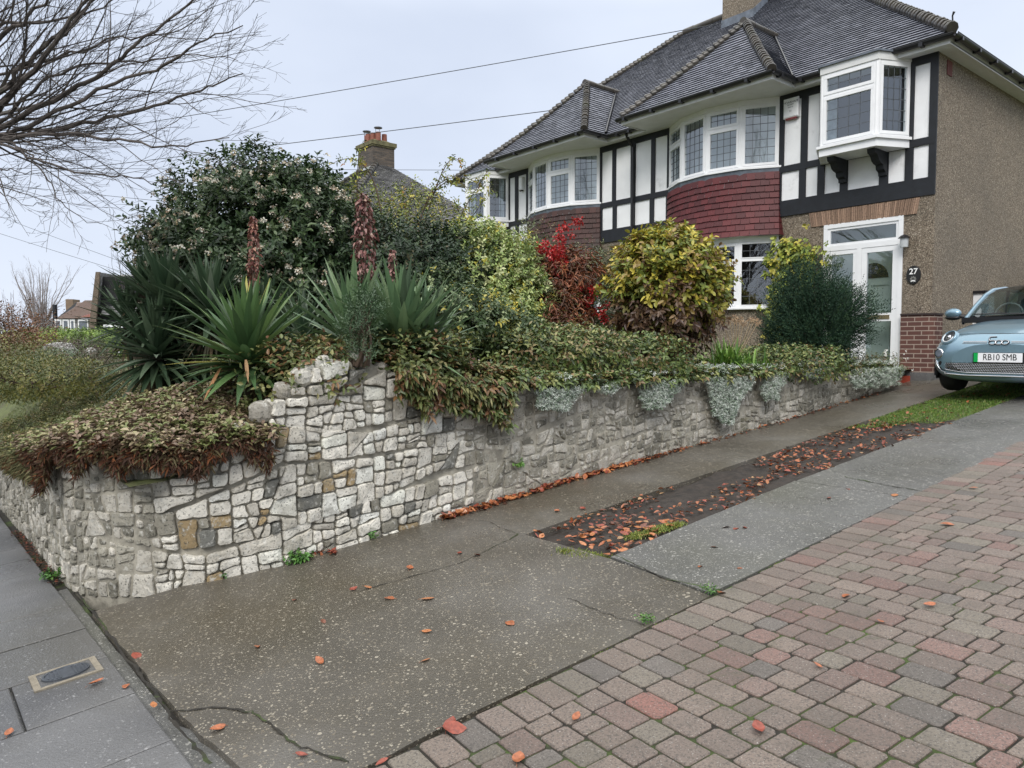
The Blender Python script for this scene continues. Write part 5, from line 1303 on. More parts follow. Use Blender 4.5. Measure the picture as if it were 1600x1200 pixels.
# rosemary in front
shrub('rosemary', 'upright fine-leaved grey-green herb on the wall in front of the yucca clump', 'plant',
      [(at(560, 510, 5.7), (.14, .14, .16)), (at(575, 480, 5.8), (.12, .12, .12)), (at(562, 548, 5.6), (.10, .10, .10))], 420, 9, .10, .026, .006, [((.04, .075, .035), 3), ((.065, .10, .05), 2), ((.025, .05, .02), 2)], root=A(560, 572, 5.7), up=1.1, rand=.5, droop=0, seed=31, nst=20, shell=.3, inner=.1)
# strap-leaved green clump
def strap(label, c_, n, L, pal, nm='strap_leaved_plant', W=.012, el0=35):
    c_ = Vector(c_); t = thing(nm, label, 'plant', c_); mb = MB(); mb.mir = None
    for k in range(n):
        az = random.uniform(0, 6.28); el = R(random.uniform(el0, 86)); ax = (math.cos(az)*math.cos(el), math.sin(az)*math.cos(el), math.sin(el)); j = random.uniform(.75, 1.25); cc = pick(pal)
        blade(mb, c_+Vector((random.gauss(0, .09), random.gauss(0, .09), 0)), ax, L*random.uniform(.6, 1.1), W*random.uniform(.7, 1.2), tuple(v*j for v in cc), random.uniform(.1, .65))
    mb.col = (1, 1, 1); mb.build('leaves', M['leaf'], t); return t
GB = [((.12, .24, .035), 3), ((.19, .33, .06), 2), ((.07, .15, .03), 2), ((.30, .34, .10), .5)]
strap('fresh bright green strap-leaved clump right of the yellow-brown bush', A(1135, 575, 9.0), 170, .52, GB)
strap('small second tuft of bright strap leaves nearer the conifer', A(1172, 578, 9.3), 70, .36, GB)
# dried flower heads
t = thing('dried_seed_heads', 'straw-coloured dried flower heads on thin stalks above the bright strap leaves', 'plant', A(1150, 575, 9.2)); mb = MB(); mb.mir = None; parts = []
for k in range(9):
    a = Vector(A(1150, 570, 9.2)); b = at(1130+k*7+random.uniform(-4, 4), 497+random.uniform(-4, 8), 9.2+random.uniform(-.15, .15)); mb.tube([a, (a+b)/2+Vector((0, 0, .02)), b], .004, 4)
    d = rdir(30); parts.append(leafset(np.array(b)+d*.01, d, rdir(30), np.full(30, .05), np.full(30, .008), palette([((.42, .30, .19), 2), ((.25, .16, .10), 1)], 30), .2, .1))
mb.build('stalks', M['matleaf'] if False else mat('straw', (.32, .24, .14), .8), t); V, F, C = join(parts); build_np('heads', V, F, C, M['matleaf'], t)
# ---- mats of ground cover over the wall head (too many leaves and shoots to count)
def mat_cover(name, label, s0, s1, n, pal, L, W, per, back=1.1, over=lambda s: .12, height=lambda s: .12, m='leaf', backz=None, slen=.08, **kw):
    O, Nn = [], []
    for _ in range(n):
        s = random.uniform(s0, s1); x, y, nn = wp(s); ov, h = over(s), height(s); tp = wtop(s)
        peak = 11.95-(SL[-1]-s) < 2.95; tot = back+.18+ov; r = random.random()*tot;
        if peak: r = .34+random.random()*(back-.34)
        bz = noise.noise(Vector((x*2.2, y*2.2, 3)))*.5+noise.noise(Vector((x*6, y*6, 9)))*.3
        if r < back+.14:
            d = .10-r; X, Y = x+nn.x*d, y+nn.y*d; k = min(1, r/.9); gz = garden(X, Y); gz = max(gz, tp-.05*k-.0) if backz is None else tp*(1-k)+backz*k
            z = max(tp-.01 if r < .4 else gz, gz)+h*(1+bz)*random.uniform(.3, 1); no = (nn.x*.3, nn.y*.3, 1.)
        else:
            q = (r-back-.14); f = (1+noise.noise(Vector((x*3.1, y*3.1, 20)))*1.3); z = tp+.05-q*max(.15, f); d = .06+.05*random.random()+(.05*math.sin(min(1, q/.2)*3.14)); X, Y = x+nn.x*d, y+nn.y*d; no = (nn.x, nn.y, .1)
        O.append((X, Y, z)); Nn.append(no)
    O, Nn = np.array(O), np.array(Nn); V, F, C = sprigs(O, Nn, per, slen, L, W, pal, **kw)
    o = build_np(name, V, F, C, M[m]); tag(o, label, 'ground cover', kind='stuff'); return o
sY = lambda y: float(SL[-1]-(11.95-y)*1.0)              # path length at a given Y on the drive side
GC = [((.09, .11, .035), 3), ((.055, .075, .025), 3), ((.15, .15, .055), 2), ((.16, .09, .04), 1.5), ((.22, .20, .09), .6), ((.10, .05, .025), 1)]
GC2 = [((.095, .13, .038), 3), ((.055, .085, .026), 3), ((.17, .18, .06), 2.2), ((.15, .10, .045), 1.2), ((.035, .05, .02), 2)]
random.seed(8)
def ov(s):
    y = 11.95-(SL[-1]-s)
    if y < 2.9: return .0
    if y < 3.25: return .32
    if y < 4.1: return .26
    return .0
mat_cover('ground_cover', 'reddish green leafy ground cover along the wall top and hanging over it', sY(2.2), sY(4.2), 3300, GC, .062, .030, 6, back=.9, over=ov, height=lambda s: .05 if 11.95-(SL[-1]-s) < 2.95 else .12, droop=.45, backz=-.30)
mat_cover('ground_cover', 'greener leafy ground cover on the wall top in front of the bushes', sY(3.9), sY(8.2), 5200, GC2, .055, .030, 6, back=1.5, over=ov, height=lambda s: .07, droop=.4, backz=-.34)
mat_cover('ground_cover', 'thin brownish ground cover on the low wall end toward the porch', sY(8.0), sY(12), 3600, GC2, .050, .024, 6, back=1.7, over=ov, height=lambda s: .09, droop=.35, backz=-.36)
# purple-brown carpet on the low corner with rusty leaves hanging below it
PB = [((.17, .12, .085), 3), ((.12, .085, .055), 2.4), ((.21, .19, .10), 3), ((.13, .15, .055), 3.4), ((.32, .27, .17), .8)]
def corner_sheet(name, label, n, pal, zoff, rad, L, W, per, m='leaf', **kw):
    O = []; 
    while len(O) < n:
        u, v = random.uniform(60, 440), random.uniform(600, 735); D = 4.9+(735-v)/135*2.2; p = at(u, v, D)
        if p.x > -5.2 or p.y < 1.0: continue
        O.append((p.x, p.y, p.z))
    return O
s_c0, s_c1 = float(SL[50]), sY(2.3)
def carpet(n, pal, label, lo, hi, L, W, per, depth=1.5, ztop=lambda k, tp: tp+.10+.20*k, **kw):
    O, Nn = [], []
    for _ in range(n):
        s = random.uniform(lo, hi); x, y, nn = wp(s); tp = min(wtop(s), -.80) if x > -6.3 else wtop(s); k = random.random(); d = .15-depth*k
        X, Y = x+nn.x*d, y+nn.y*d; bz = noise.noise(Vector((X*2.5, Y*2.5, 1)))*.07+noise.noise(Vector((X*8, Y*8, 1)))*.03
        z = max(ztop(k, tp)+bz, garden(X, Y)+.07+bz*.6 if y < 1.2 and nn.y < -.5 else -9)+random.uniform(-.05, .02); O.append((X, Y, z)); Nn.append((nn.x*.25, nn.y*.25, 1))
    V, F, C = sprigs(np.array(O), np.array(Nn), per, .07, L, W, pal, **kw); return tag(build_np('ground_cover', V, F, C, M['leaf']), label, 'ground cover', kind='stuff')
carpet(4200, PB, 'purple-brown leafy mat capping the low wall corner', float(SL[51]), sY(2.0), .055, .026, 6, 1.5, lambda k, tp: tp+.14+.30*min(1, k*1.6), droop=.4)
O, Nn = [], []
for _ in range(1500):
    s = random.uniform(float(SL[54]), sY(1.95)); x, y, nn = wp(s); tp = min(wtop(s), -.80); q = random.random()**1.3; d = .05+.10*q+.05*random.random()-.05*(1-q)
    z = tp+.22-q*.15*(1+1.4*noise.noise(Vector((x*4, y*4, 2)))); O.append((x+nn.x*d*(1.2-q*.7), y+nn.y*d*(1.2-q*.7), z)); Nn.append((nn.x, nn.y, -.5))
V, F, C = sprigs(np.array(O), np.array(Nn), 6, .08, .05, .013, [((.075, .032, .018), 4), ((.045, .024, .015), 5), ((.15, .055, .022), .9), ((.085, .07, .035), 3.5)], up=-.4, droop=.5)
tag(build_np('dead_foliage', V, F, C, M['matleaf']), 'rust-red dead growth hanging below the leafy mat at the wall corner', 'dead foliage', kind='stuff')
carpet(9500, [((.15, .15, .05), 3), ((.10, .12, .045), 3), ((.20, .17, .075), 1.6), ((.07, .085, .035), 2), ((.14, .10, .06), 1.2)], 'straggly yellow-green mat on the pavement wall at the far left', 0, float(SL[55]), .05, .018, 6, 4.2, lambda k, tp: tp+.06+.40*min(1, k*3.2), droop=.3)
# dry grass hanging at the left wall head
O, Nn = [], []
for _ in range(1500):
    s = random.uniform(0, float(SL[58])); x, y, nn = wp(s); q = random.random(); O.append((x+nn.x*.07, y+nn.y*.07-.02*random.random(), wtop(s)+.10-q*.16)); Nn.append((nn.x, nn.y, -.6))
V, F, C = sprigs(np.array(O), np.array(Nn), 4, .06, .08, .006, [((.20, .19, .10), 2), ((.12, .12, .06), 2), ((.14, .08, .04), 1)], up=-.3, droop=.6)
tag(build_np('dry_grass', V, F, C, M['matleaf']), 'wispy dry grass draping the head of the pavement wall', 'dry grass', kind='stuff')
# white-grey cascading plants on the wall face
GW = [((.46, .50, .45), 3), ((.34, .39, .33), 3), ((.56, .58, .54), 1.2), ((.13, .18, .12), 2)]
def cascade(label, y0, y1, ztop, drop, n, taper=1.0, bulge=.08):
    O, Nn = [], []; yc = (y0+y1)/2
    for _ in range(n):
        q = random.random()**.8; hw = (y1-y0)/2*(1-taper*q*.65); y = yc+random.uniform(-1, 1)*hw+.05*math.sin(q*6); s = sY(y); x, yy, nn = wp(s)
        e = noise.noise(Vector((y*6, q*4, yc)))*.5; z = ztop-q*drop*(1+e*.5); d = bulge*(1-abs(y-yc)/(hw+.02)*.6)*random.uniform(.5, 1)+.07
        if q < .14: d -= random.random()*.3; z += .04+.05*random.random()
        O.append((x+nn.x*d, yy+nn.y*d, z)); Nn.append((nn.x, nn.y, .25))
    t = thing('silver_cascading_plant', label, 'plant', (wp(sY(yc))[0], yc, ztop-.02))
    V, F, C = sprigs(np.array(O), np.array(Nn), 7, .045, .022, .0085, GW, up=.2, droop=.1); build_np('foliage', V, F, C, M['matleaf'], t)
cascade('silver-grey trailing plant with two lobes, leftmost on the wall', 4.3, 5.1, -.37, .24, 800)
cascade('thin silver tuft between the leftmost trailing plant and the bushy one', 5.2, 5.6, -.38, .10, 150)
cascade('bushy silver-grey trailing plant, a short clump under the yellow-brown bush', 5.7, 6.6, -.35, .30, 900)
cascade('longest silver-grey plant, trailing almost to the foot of the wall', 6.8, 7.9, -.29, .58, 1900, 1.15)
cascade('narrow silver plant hanging just right of the longest one', 7.9, 8.6, -.31, .34, 600)
cascade('sparse pale tuft on the wall top below the conifer', 8.8, 9.8, -.30, .13, 480)
cascade('silver-grey mound covering the end of the wall by the red step', 10.2, 12.0, -.30, .30, 1500, .2, .16)
# white-flowered plant at the wall end
shrub('white_flowered_shrub', 'low brownish shrub with small white flowers before the porch door', 'shrub', [(at(1370, 572, 11.6), (.34, .3, .16)), (at(1320, 578, 11.2), (.35, .3, .12))], 520, 5, .08, .035, .018,
      [((.10, .12, .05), 3), ((.14, .09, .05), 2), ((.05, .06, .03), 2)], root=A(1350, 592, 11.4), seed=40, extra=flowers([((.75, .74, .70), 1)], 26, .02, .02, 'flowers', per=7), nst=14)
# ferns and weeds at the foot of the wall
def weed(label, p, r, n, pal, L=.05, W=.018):
    t = thing('weed', label, 'weed', p); d = rdir(n); d[:, 2] = np.abs(d[:, 2])*.8; O = np.array(p)+d*r*rng.random((n, 1)); V, F, C = sprigs(O, nrm(d+np.array([0, 0, .3])), 5, L, L*.6, W, pal, droop=.3); build_np('leaves', V, F, C, M['leaf'], t)
WG = [((.06, .15, .03), 3), ((.10, .20, .04), 2), ((.04, .09, .025), 2)]
def foot(u, v): p = on_ground(u, v); return (p.x, p.y, p.z+.005)
weed('leafy green weed at the wall foot beside a few orange leaves', foot(468, 878), .085, 55, WG)
weed('tiny green weed at the wall foot, left of the leafy one', foot(352, 900), .045, 20, WG)
weed('low green weed at the wall foot right of the leafy one', foot(575, 843), .05, 24, WG)
weed('small weed where the pavement meets the wall corner', foot(82, 905), .05, 24, WG)
weed('green tuft in the paver edge joint near the middle of the drive', foot(1108, 928), .035, 22, WG, .03, .006)
weed('small tuft in the joint between concrete and pavers, below the first', foot(1008, 974), .035, 18, WG, .03, .008)
weed('reddish green sprig growing out of the wall face midway up', tuple(at(878, 662, 7.35)), .07, 40, GC)
weed('dark green sprig on the wall face low down left of the reddish one', tuple(at(808, 728, 6.75)), .035, 16, WG)
weed('dark fern at the wall foot below the sparse pale tuft', tuple(at(1200, 652, 9.6)), .07, 36, [((.03, .07, .03), 1)])
weed('moss cushion in the wall foot leaf drift', foot(1000, 712), .05, 22, WG, .02, .01)
# grass: tuft at the near end of the soil strip and the lawn further up
def grass(name, label, region_, n, L, pal, kind='stuff'):
    O, D = [], []
    while len(O) < n:
        p = region_()
        if p: O.append(p)
    O = np.array(O); d = rdir(n)*.55; d[:, 2] = 1; j = rng.uniform(.5, 1.2, n)*L
    V, F, C = leafset(O, d, rdir(n), j, np.full(n, .006), palette(pal, n)*rng.uniform(.75, 1.2, (n, 1)), .2, .35, (.3, .5, .7, .3)); o = build_np(name, V, F, C, M['leaf']); return tag(o, label, 'grass', kind=kind)
GR = [((.075, .14, .022), 3), ((.11, .18, .03), 2), ((.055, .10, .018), 2), ((.20, .18, .06), .8)]
def lawn():
    x, y = random.uniform(-4.13, -3.2), random.uniform(7.9, 13.5)
    if y < 8.6+noise.noise(Vector((x*3, y*3, 0)))*.8+(x+4.1)*.5: return None
    return (x, y, P(x, y)-.02)
grass('lawn_strip', 'short bright green grass strip between the wheel tracks beyond the leaves', lawn, 16000, .055, GR)
sheet('turf_base', fr_(-4.13, -3.18, .1), fr_(8.3, 13.6, .1), lambda x, y: P(x, y)-.02+.008*noise.noise(Vector((x*9, y*9, 0)))-(.05 if y < 8.9+(x+4.1)*.5 else 0), M['grassground'])
def tuftf(x0, x1, y0, y1):
    def f():
        t = random.random(); return (x0+(x1-x0)*t+random.gauss(0, .03), y0+(y1-y0)*t+random.gauss(0, .035), P(x0, y0+(y1-y0)*t)-.02)
    return f
a = on_ground(880, 858); b = on_ground(985, 838); c = on_ground(1062, 815)
GY = [((.16, .20, .04), 2), ((.26, .25, .07), 1.2), ((.09, .13, .03), 2)]
grass('grass_tuft', 'straggly grass tuft at the near corner of the soil strip', tuftf(a.x, a.x+.35, a.y-.02, a.y+.05), 900, .06, GY)
grass('grass_fringe', 'ragged mossy grass fringe along the right edge of the soil strip', tuftf(b.x, c.x, b.y, c.y), 1300, .045, GY)
def gl_():
    x, y = random.uniform(-20, -7.5), random.uniform(1.25, 9); return (x, y, garden(x, y)-.01)
grass('garden_lawn', 'rough lawn of the garden behind the pavement wall', gl_, 48000, .10, [((.07, .10, .02), 3), ((.11, .13, .03), 2), ((.14, .12, .05), 1), ((.05, .07, .02), 2)])
# moss specks and blades in paver joints
def joint_():
    x = random.uniform(-2.2, .8); y = random.uniform(1.2, 6)
    return (x, y, P(x, y)-.012) if noise.noise(Vector((x*1.7, y*1.7, 7))) > .22 else None
O = []
def edge_():
    y = random.uniform(2.2, 12); 
    return (XE+random.gauss(0, .008), y, P(XE, y)-.012) if noise.noise(Vector((y*3, 0, 1))) > .1 else None
grass('joint_moss', 'moss and seedlings in the joint between concrete and block paving', edge_, 1500, .016, GR)
# ---- fallen beech leaves
OR = [((.36, .12, .05), 4), ((.46, .18, .07), 3), ((.27, .065, .04), 3), ((.16, .06, .035), 3), ((.46, .27, .13), 1)]
def fallen_mesh(seed):
    r = random.Random(seed); mb = MB(); mb.mir = None; L, W = .040, .024; rows = []; cu, tw = r.uniform(-.4, .7), r.uniform(-.8, .8)
    prof = [(0, .08), (.15, .55), (.35, .95), (.55, 1), (.75, .8), (.9, .4), (1, .04)]
    for t, w_ in prof:
        x = (t-.5)*2*L; z = .006+cu*.35*L*(t-.5)**2*4; row_ = []
        for s in (-1, -.5, 0, .5, 1): row_.append((x+.002*math.sin(s*9+t*20), s*W*w_, z+abs(s)*W*w_*.45*abs(cu)+s*W*w_*tw*(t-.3)*.5))
        rows.append(row_)
    mb.grid(rows); mb.tube([(L, 0, .008), (L*1.4, .004, .004)], .001, 3)
    me = mb.build('fallen_leaf', None, mesh_only=True); me.polygons.foreach_set('use_smooth', [True]*len(me.polygons)); return me
LM = []
for k, (cc, _) in enumerate(OR):
    m_ = mat('beech_leaf', cc, .35, var=.35, vs=60, dirt=((.12, .04, .03), 90, .55))
    for s in range(3): me = fallen_mesh(k*10+s); me.materials.append(m_); LM.append(me)
def fallen(p, label, group, sc_=1, tilt=.15, red=None):
    me = LM[random.randrange(len(LM))] if red is None else LM[red*3+random.randrange(3)]
    o = bpy.data.objects.new('fallen_leaf', me); COL.objects.link(o); o.location = (p[0], p[1], p[2]+.002); s = sc_*random.uniform(.62, 1.0); o.scale = (s, s*random.uniform(.75, 1.1), s)
    o.rotation_euler = (random.gauss(.0, tilt)-.09*0, random.gauss(0, tilt), random.uniform(0, 6.28)); tag(o, label, 'leaf', group); return o
random.seed(33)
SG = 'single beech leaves scattered on the ground'
singles = [(460, 938, 'orange leaf alone on the brown concrete, well left of the pair'), (505, 972, 'tiny brown leaf below the orange one on the brown concrete'), (552, 922, 'dark half of a leaf pair on the concrete crack'), (576, 919, 'bright half of the leaf pair on the concrete crack'),
           (608, 936, 'orange leaf just right of the pair on the crack'), (668, 937, 'pale orange leaf upright near the middle of the concrete'), (667, 988, 'orange leaf below the pale one, mid concrete'), (665, 1033, 'squarish bright orange leaf lowest on the mid concrete'),
           (500, 1035, 'ring-curled orange leaf left on the lower concrete'), (402, 1011, 'orange leaf on the concrete near the pavement crack'), (797, 975, 'flat pinkish leaf on the concrete toward the pavers'), (718, 866, 'dark red leaf on the concrete above the middle'), (745, 869, 'orange leaf beside the dark red one above the middle'),
           (640, 889, 'orange leaf on the damp concrete between wall and middle'), (240, 1103, 'bright orange leaf on the edge of the pavement'), (150, 1069, 'folded orange leaf below the oval cover'), (197, 1073, 'thin curled leaf on the pavement edge right of the cover'), (14, 1147, 'orange leaf on the pavement at the bottom left'),
           (213, 1026, 'dark red leaf on the concrete edge above the cover'), (340, 1141, 'orange leaf on the cracked corner slab'), (471, 1182, 'red leaf on the slab by the lower crack'), (708, 1143, 'large dark red leaf at the edge of the block paving'), (703, 1136, 'smaller red leaf touching the large dark red one'), (597, 1193, 'red leaf at the bottom edge between slab and pavers'),
           (900, 1124, 'orange leaf lying on the nearer block paving'), (810, 1190, 'orange leaf at the bottom edge on the pavers'), (1185, 1142, 'long red leaf on the pavers, lower centre'), (1322, 933, 'star-shaped orange leaf on the pavers'), (1278, 1043, 'small orange leaf between two paver rows'), (1452, 949, 'orange leaf on the pavers, right of the star-shaped one'),
           (1376, 974, 'small orange leaf on the pavers below the star-shaped one'), (1127, 928, 'orange leaf beside the green tuft in the edge joint'), (1134, 825, 'red leaf on the grey wheel track, left of a pair'), (1150, 827, 'left leaf of the red pair on the grey track'), (1163, 826, 'right leaf of the red pair on the grey track'),
           (1094, 886, 'orange leaf on the grey track near its lower end'), (1155, 889, 'small pinkish leaf on the grey track near its lower end'), (1117, 856, 'small brown leaf mid grey track'), (1325, 765, 'reddish leaf on the grey track near the upper joint'), (1398, 775, 'pale orange leaf on the upper grey track'), (1295, 780, 'brown-red leaf high on the grey track'),
           (1480, 821, 'pinkish leaf on the pavers at the right'), (1520, 764, 'orange leaf on the soldier course'), (947, 867, 'orange leaf at the tip of the soil strip'), (415, 886, 'orange leaf at the wall foot near the corner'), (330, 878, 'brown-orange leaf lodged low in the wall'), (870, 800, 'orange leaf left of the soil strip'), (911, 796, 'dark leaf on the brown track left of the strip'), (1248, 705, 'small orange leaf on the brown track by the strip')]
for u, v, lab in singles:
    p = on_ground(u, v); k = 2 if 'red' in lab or 'dark' in lab else 3 if 'brown' in lab else 1 if 'bright' in lab or 'pale' in lab else 0
    fallen((p.x, p.y, p.z+(0.004 if p.x > XE else 0)), lab, SG, 1.25 if 'large' in lab or 'long' in lab else .7 if 'small' in lab or 'tiny' in lab else 1, red=k)
# drift along the wall foot
def drift(t):
    y = 3.3+t; return y
for i in range(150):
    y = 3.45+(random.random()**1.2)*2.4; x = wp(sY(y))[0]+.035+abs(random.gauss(0, .045)); fallen((x, y, P(x, y)+random.random()*.03), 'orange beech leaf in the drift along the wall foot', 'leaves drifted against the wall foot', 1.1, .45, red=random.choice((0, 0, 1, 1, 2)))
for i in range(16):
    p = on_ground(random.uniform(485, 525), random.uniform(862, 868)); fallen((p.x, p.y, p.z+random.random()*.02), 'red-orange beech leaf in the small heap beside the leafy weed', 'leaves heaped beside the wall weed', .85, .5, red=random.choice((0, 2)))
def strip_pt():
    while True:
        y = 3.5+random.random()*5.4; x = random.uniform(-4.12, -3.2); d = noise.noise(Vector((x*2.4, y*1.3, 4)))+.35*noise.noise(Vector((x*6, y*6, 4)))
        e = .35 if x < -3.95 and y < 5 else 0
        if d+e+(.45 if y < 4.3 else 0)+(.25 if y > 7.7 else 0) > .02: return x, y
n_ind = 0
pts = sorted([strip_pt() for _ in range(620)], key=lambda p: math.hypot(*p)); ns = 300-len(singles)-166
for x, y in pts[:max(60, ns)]: fallen((x, y, P(x, y)-.015+random.random()*.02), 'orange-brown beech leaf strewn over the dark soil strip', 'leaves strewn over the soil strip', .98, .25, red=random.choice((0, 0, 1, 1, 2, 3)))
def litter(name, label, pl, br=.85):
    mb_v, mb_f, mb_c = [], [], []; o = 0; n = len(pl); Pp = np.array(pl); d = rdir(n); d[:, 2] *= .2
    V, F, C = leafset(Pp, d, np.tile([0, 0, 1.], (n, 1))+rdir(n)*.5, np.full(n, .058)*rng.uniform(.5, 1.1, n), np.full(n, .036)*rng.uniform(.4, 1.1, n), palette([(tuple(v*.62*br for v in c_), w_) for c_, w_ in OR]+[((.06, .03, .02), 12 if br < 1 else 3)], n)*rng.uniform(.6, 1.1, (n, 1)), .25, 0, (.3, .5, .7, .4))
    tag(build_np(name, V, F, C, M['waxleaf']), label, 'leaf litter', kind='stuff')
pl = [(x, y, P(x, y)-.018+random.random()*.02) for x, y in pts[max(60, ns):]+[strip_pt() for _ in range(500)]]
for _ in range(420):
    y = 3.4+(random.random()**1.1)*8.0; x = wp(sY(y))[0]+.03+abs(random.gauss(0, .04)); pl.append((x, y, P(x, y)+.004+random.random()*.02))
for _ in range(60):
    x, y = random.uniform(-4.1, -3.2), random.uniform(8.6, 12.5); pl.append((x, y, P(x, y)+.02))
pl2 = []
for _ in range(420):
    y = 3.45+(random.random()**1.3)*3.2; x = wp(sY(y))[0]+.025+abs(random.gauss(0, .035)); pl2.append((x, y, P(x, y)+.004+random.random()*.02))
litter('leaf_drift', 'dense base of orange leaves under the drift at the wall foot', pl2, 1.35)
litter('leaf_litter', 'loose orange and brown leaf litter beyond the nearer leaves', pl, 1.25)
# dark soggy debris along the pavement edge
pl = []
for _ in range(500):
    x = random.uniform(-9, -6.3); pl.append((x, .84-abs(random.gauss(0, .03)), P(x, .84)-.002+random.random()*.01))
n = len(pl); d = rdir(n); d[:, 2] *= .2
V, F, C = leafset(np.array(pl), d, np.tile([0, 0, 1.], (n, 1)), np.full(n, .03), np.full(n, .015), palette([((.05, .025, .018), 3), ((.16, .05, .03), 1), ((.03, .03, .02), 2)], n), .2, 0); tag(build_np('pavement_debris', V, F, C, M['matleaf']), 'dark soggy leaf debris in the angle of pavement and wall', 'debris', kind='stuff')

# ================================================================ BARE TREES
def bare_tree(name, label, base, limbs, m='twig', levels=3, tw=1.0, seed=1, trunk=None, dens=1.0, group=None, cat='tree', up=.25):
    """trunk plus limbs given as point lists with start radius; twigs fork along each limb"""
    rn = random.Random(seed); t = thing(name, label, cat, base, group=group)
    tb = MB(); tb.mir = None
    if trunk: tb.tube(trunk[0], trunk[1], 12); tb.build('trunk', M[m], t, True)
    cr = MB(); cr.mir = None
    def grow(pts, r0, lvl):
        n = len(pts); r1 = max(.0013*tw, r0*.14); rad = [r0+(r1-r0)*i/(n-1) for i in range(n)]
        cr.tube(pts, rad, 7 if lvl == 0 else 4 if lvl == 1 else 3)
        if lvl >= levels: return
        L = sum((pts[i+1]-pts[i]).length for i in range(n-1)); k = max(2, int(L*(3.3 if lvl == 0 else 6.5 if lvl == 1 else 13)*dens)); side = 1
        for j in range(k):
            f = (.12 if lvl == 0 else .2)+(.86 if lvl == 0 else .8)*(j+rn.random()*.7)/k; q = f*(n-1); i = min(int(q), n-2); p = pts[i].lerp(pts[i+1], q-i); d = (pts[i+1]-pts[i]).normalized()
            s = d.cross(Vector((rn.gauss(0, 1), rn.gauss(0, 1), rn.gauss(0, 1)))).normalized(); a = R(rn.uniform(16, 40)); side = -side
            nd = (d*math.cos(a)+s*math.sin(a)+Vector((0, 0, up*rn.uniform(-.6, 1)))).normalized()
            ln = L*(1-f*.72)*rn.uniform(.22, .44) if lvl < 2 else rn.uniform(.05, .16)*tw; ln = min(ln, 2.2*tw) if lvl == 0 else min(ln, .8*tw) if lvl == 1 else ln
            r = max(.0013*tw, (r0+(r1-r0)*f)*.42); m_ = 6 if lvl == 0 else 4 if lvl == 1 else 2; seg = [p]; v = nd
            for _ in range(m_):
                v = (v+Vector((rn.gauss(0, .10), rn.gauss(0, .10), rn.gauss(0, .09)+.035))).normalized(); seg.append(seg[-1]+v*ln/m_)
            grow(seg, r, lvl+1)
    for pts, r0 in limbs: grow([Vector(p) for p in pts], r0, 0)
    cr.build('crown', M[m], t, False); return t
tb = Vector((-10.2, -1.0, P(-10.2, -1)))
j0 = tb+Vector((0, 0, 3.0))
def limb(pix, r, D0=7.3, D1=6.4):
    k = len(pix); P_ = [at(u*.93 if u > 0 else u, v, D0+(D1-D0)*i/(k-1)) for i, (u, v) in enumerate(pix)]
    start = Vector((tb.x, tb.y, min(max(P_[0].z-1.0, tb.z+2.2), tb.z+4.5))); ctl = [start]+P_; out = []
    for i in range(len(ctl)-1):
        p0 = ctl[max(i-1, 0)]; p1, p2 = ctl[i], ctl[i+1]; p3 = ctl[min(i+2, len(ctl)-1)]
        for s in range(5):
            t = s/5; out.append(.5*((2*p1)+(p2-p0)*t+(2*p0-5*p1+4*p2-p3)*t*t+(3*p1-p0-3*p2+p3)*t**3)+Vector((random.gauss(0, .012), random.gauss(0, .012), random.gauss(0, .012))))
    out.append(ctl[-1]); return out, r
random.seed(12)
limbs_ = [limb([(-60, 190), (0, 165), (60, 105), (110, 40), (150, -10), (190, -90)], .10), limb([(-60, 170), (0, 145), (50, 95), (120, 40), (175, -20), (240, -90)], .085, 7.3, 6.8),
         limb([(-60, 235), (0, 200), (90, 155), (160, 120), (230, 70), (300, 20), (350, -30)], .085), limb([(-60, 240), (0, 215), (80, 180), (180, 135), (260, 110), (330, 70), (408, 40)], .07, 7.3, 6.2),
         limb([(-60, 235), (0, 222), (80, 205), (180, 185), (280, 160), (350, 135), (408, 115)], .075, 7.2, 6.6), limb([(-60, 225), (0, 218), (100, 208), (200, 218), (290, 228), (385, 215)], .06, 7.2, 6.0),
         limb([(-60, 215), (0, 224), (60, 250), (140, 268), (220, 280), (310, 285)], .045, 7, 6.3), limb([(-60, 245), (0, 222), (45, 240), (80, 280), (110, 325), (170, 350)], .035, 7, 6.4),
         limb([(-60, 120), (0, 60), (60, 20), (110, -30)], .09, 7.3, 6.8), limb([(-60, 100), (0, 40), (80, 35), (170, 10), (230, -40)], .06, 7.6, 7.2), limb([(-60, 200), (0, 190), (70, 130), (150, 100), (240, 95), (320, 85), (400, 95)], .05, 7.6, 7),
         limb([(-60, 255), (0, 262), (40, 268), (85, 262)], .022, 6.8, 6.4), limb([(-60, 290), (0, 300), (40, 320), (75, 318)], .02, 6.8, 6.4), limb([(-60, 150), (0, 120), (100, 90), (200, 60), (290, 50), (350, 15)], .05, 7.8, 7.4),
         limb([(-120, 60), (-200, -120), (-260, -300), (-300, -420)], .10, 7.5, 8), limb([(-220, 160), (-420, 40), (-560, -60)], .08, 8, 9)]
limbs = [([Vector(q_) if i_ < 3 else Vector(q_) for i_, q_ in enumerate(p_)], r_*.42) for p_, r_ in limbs_]
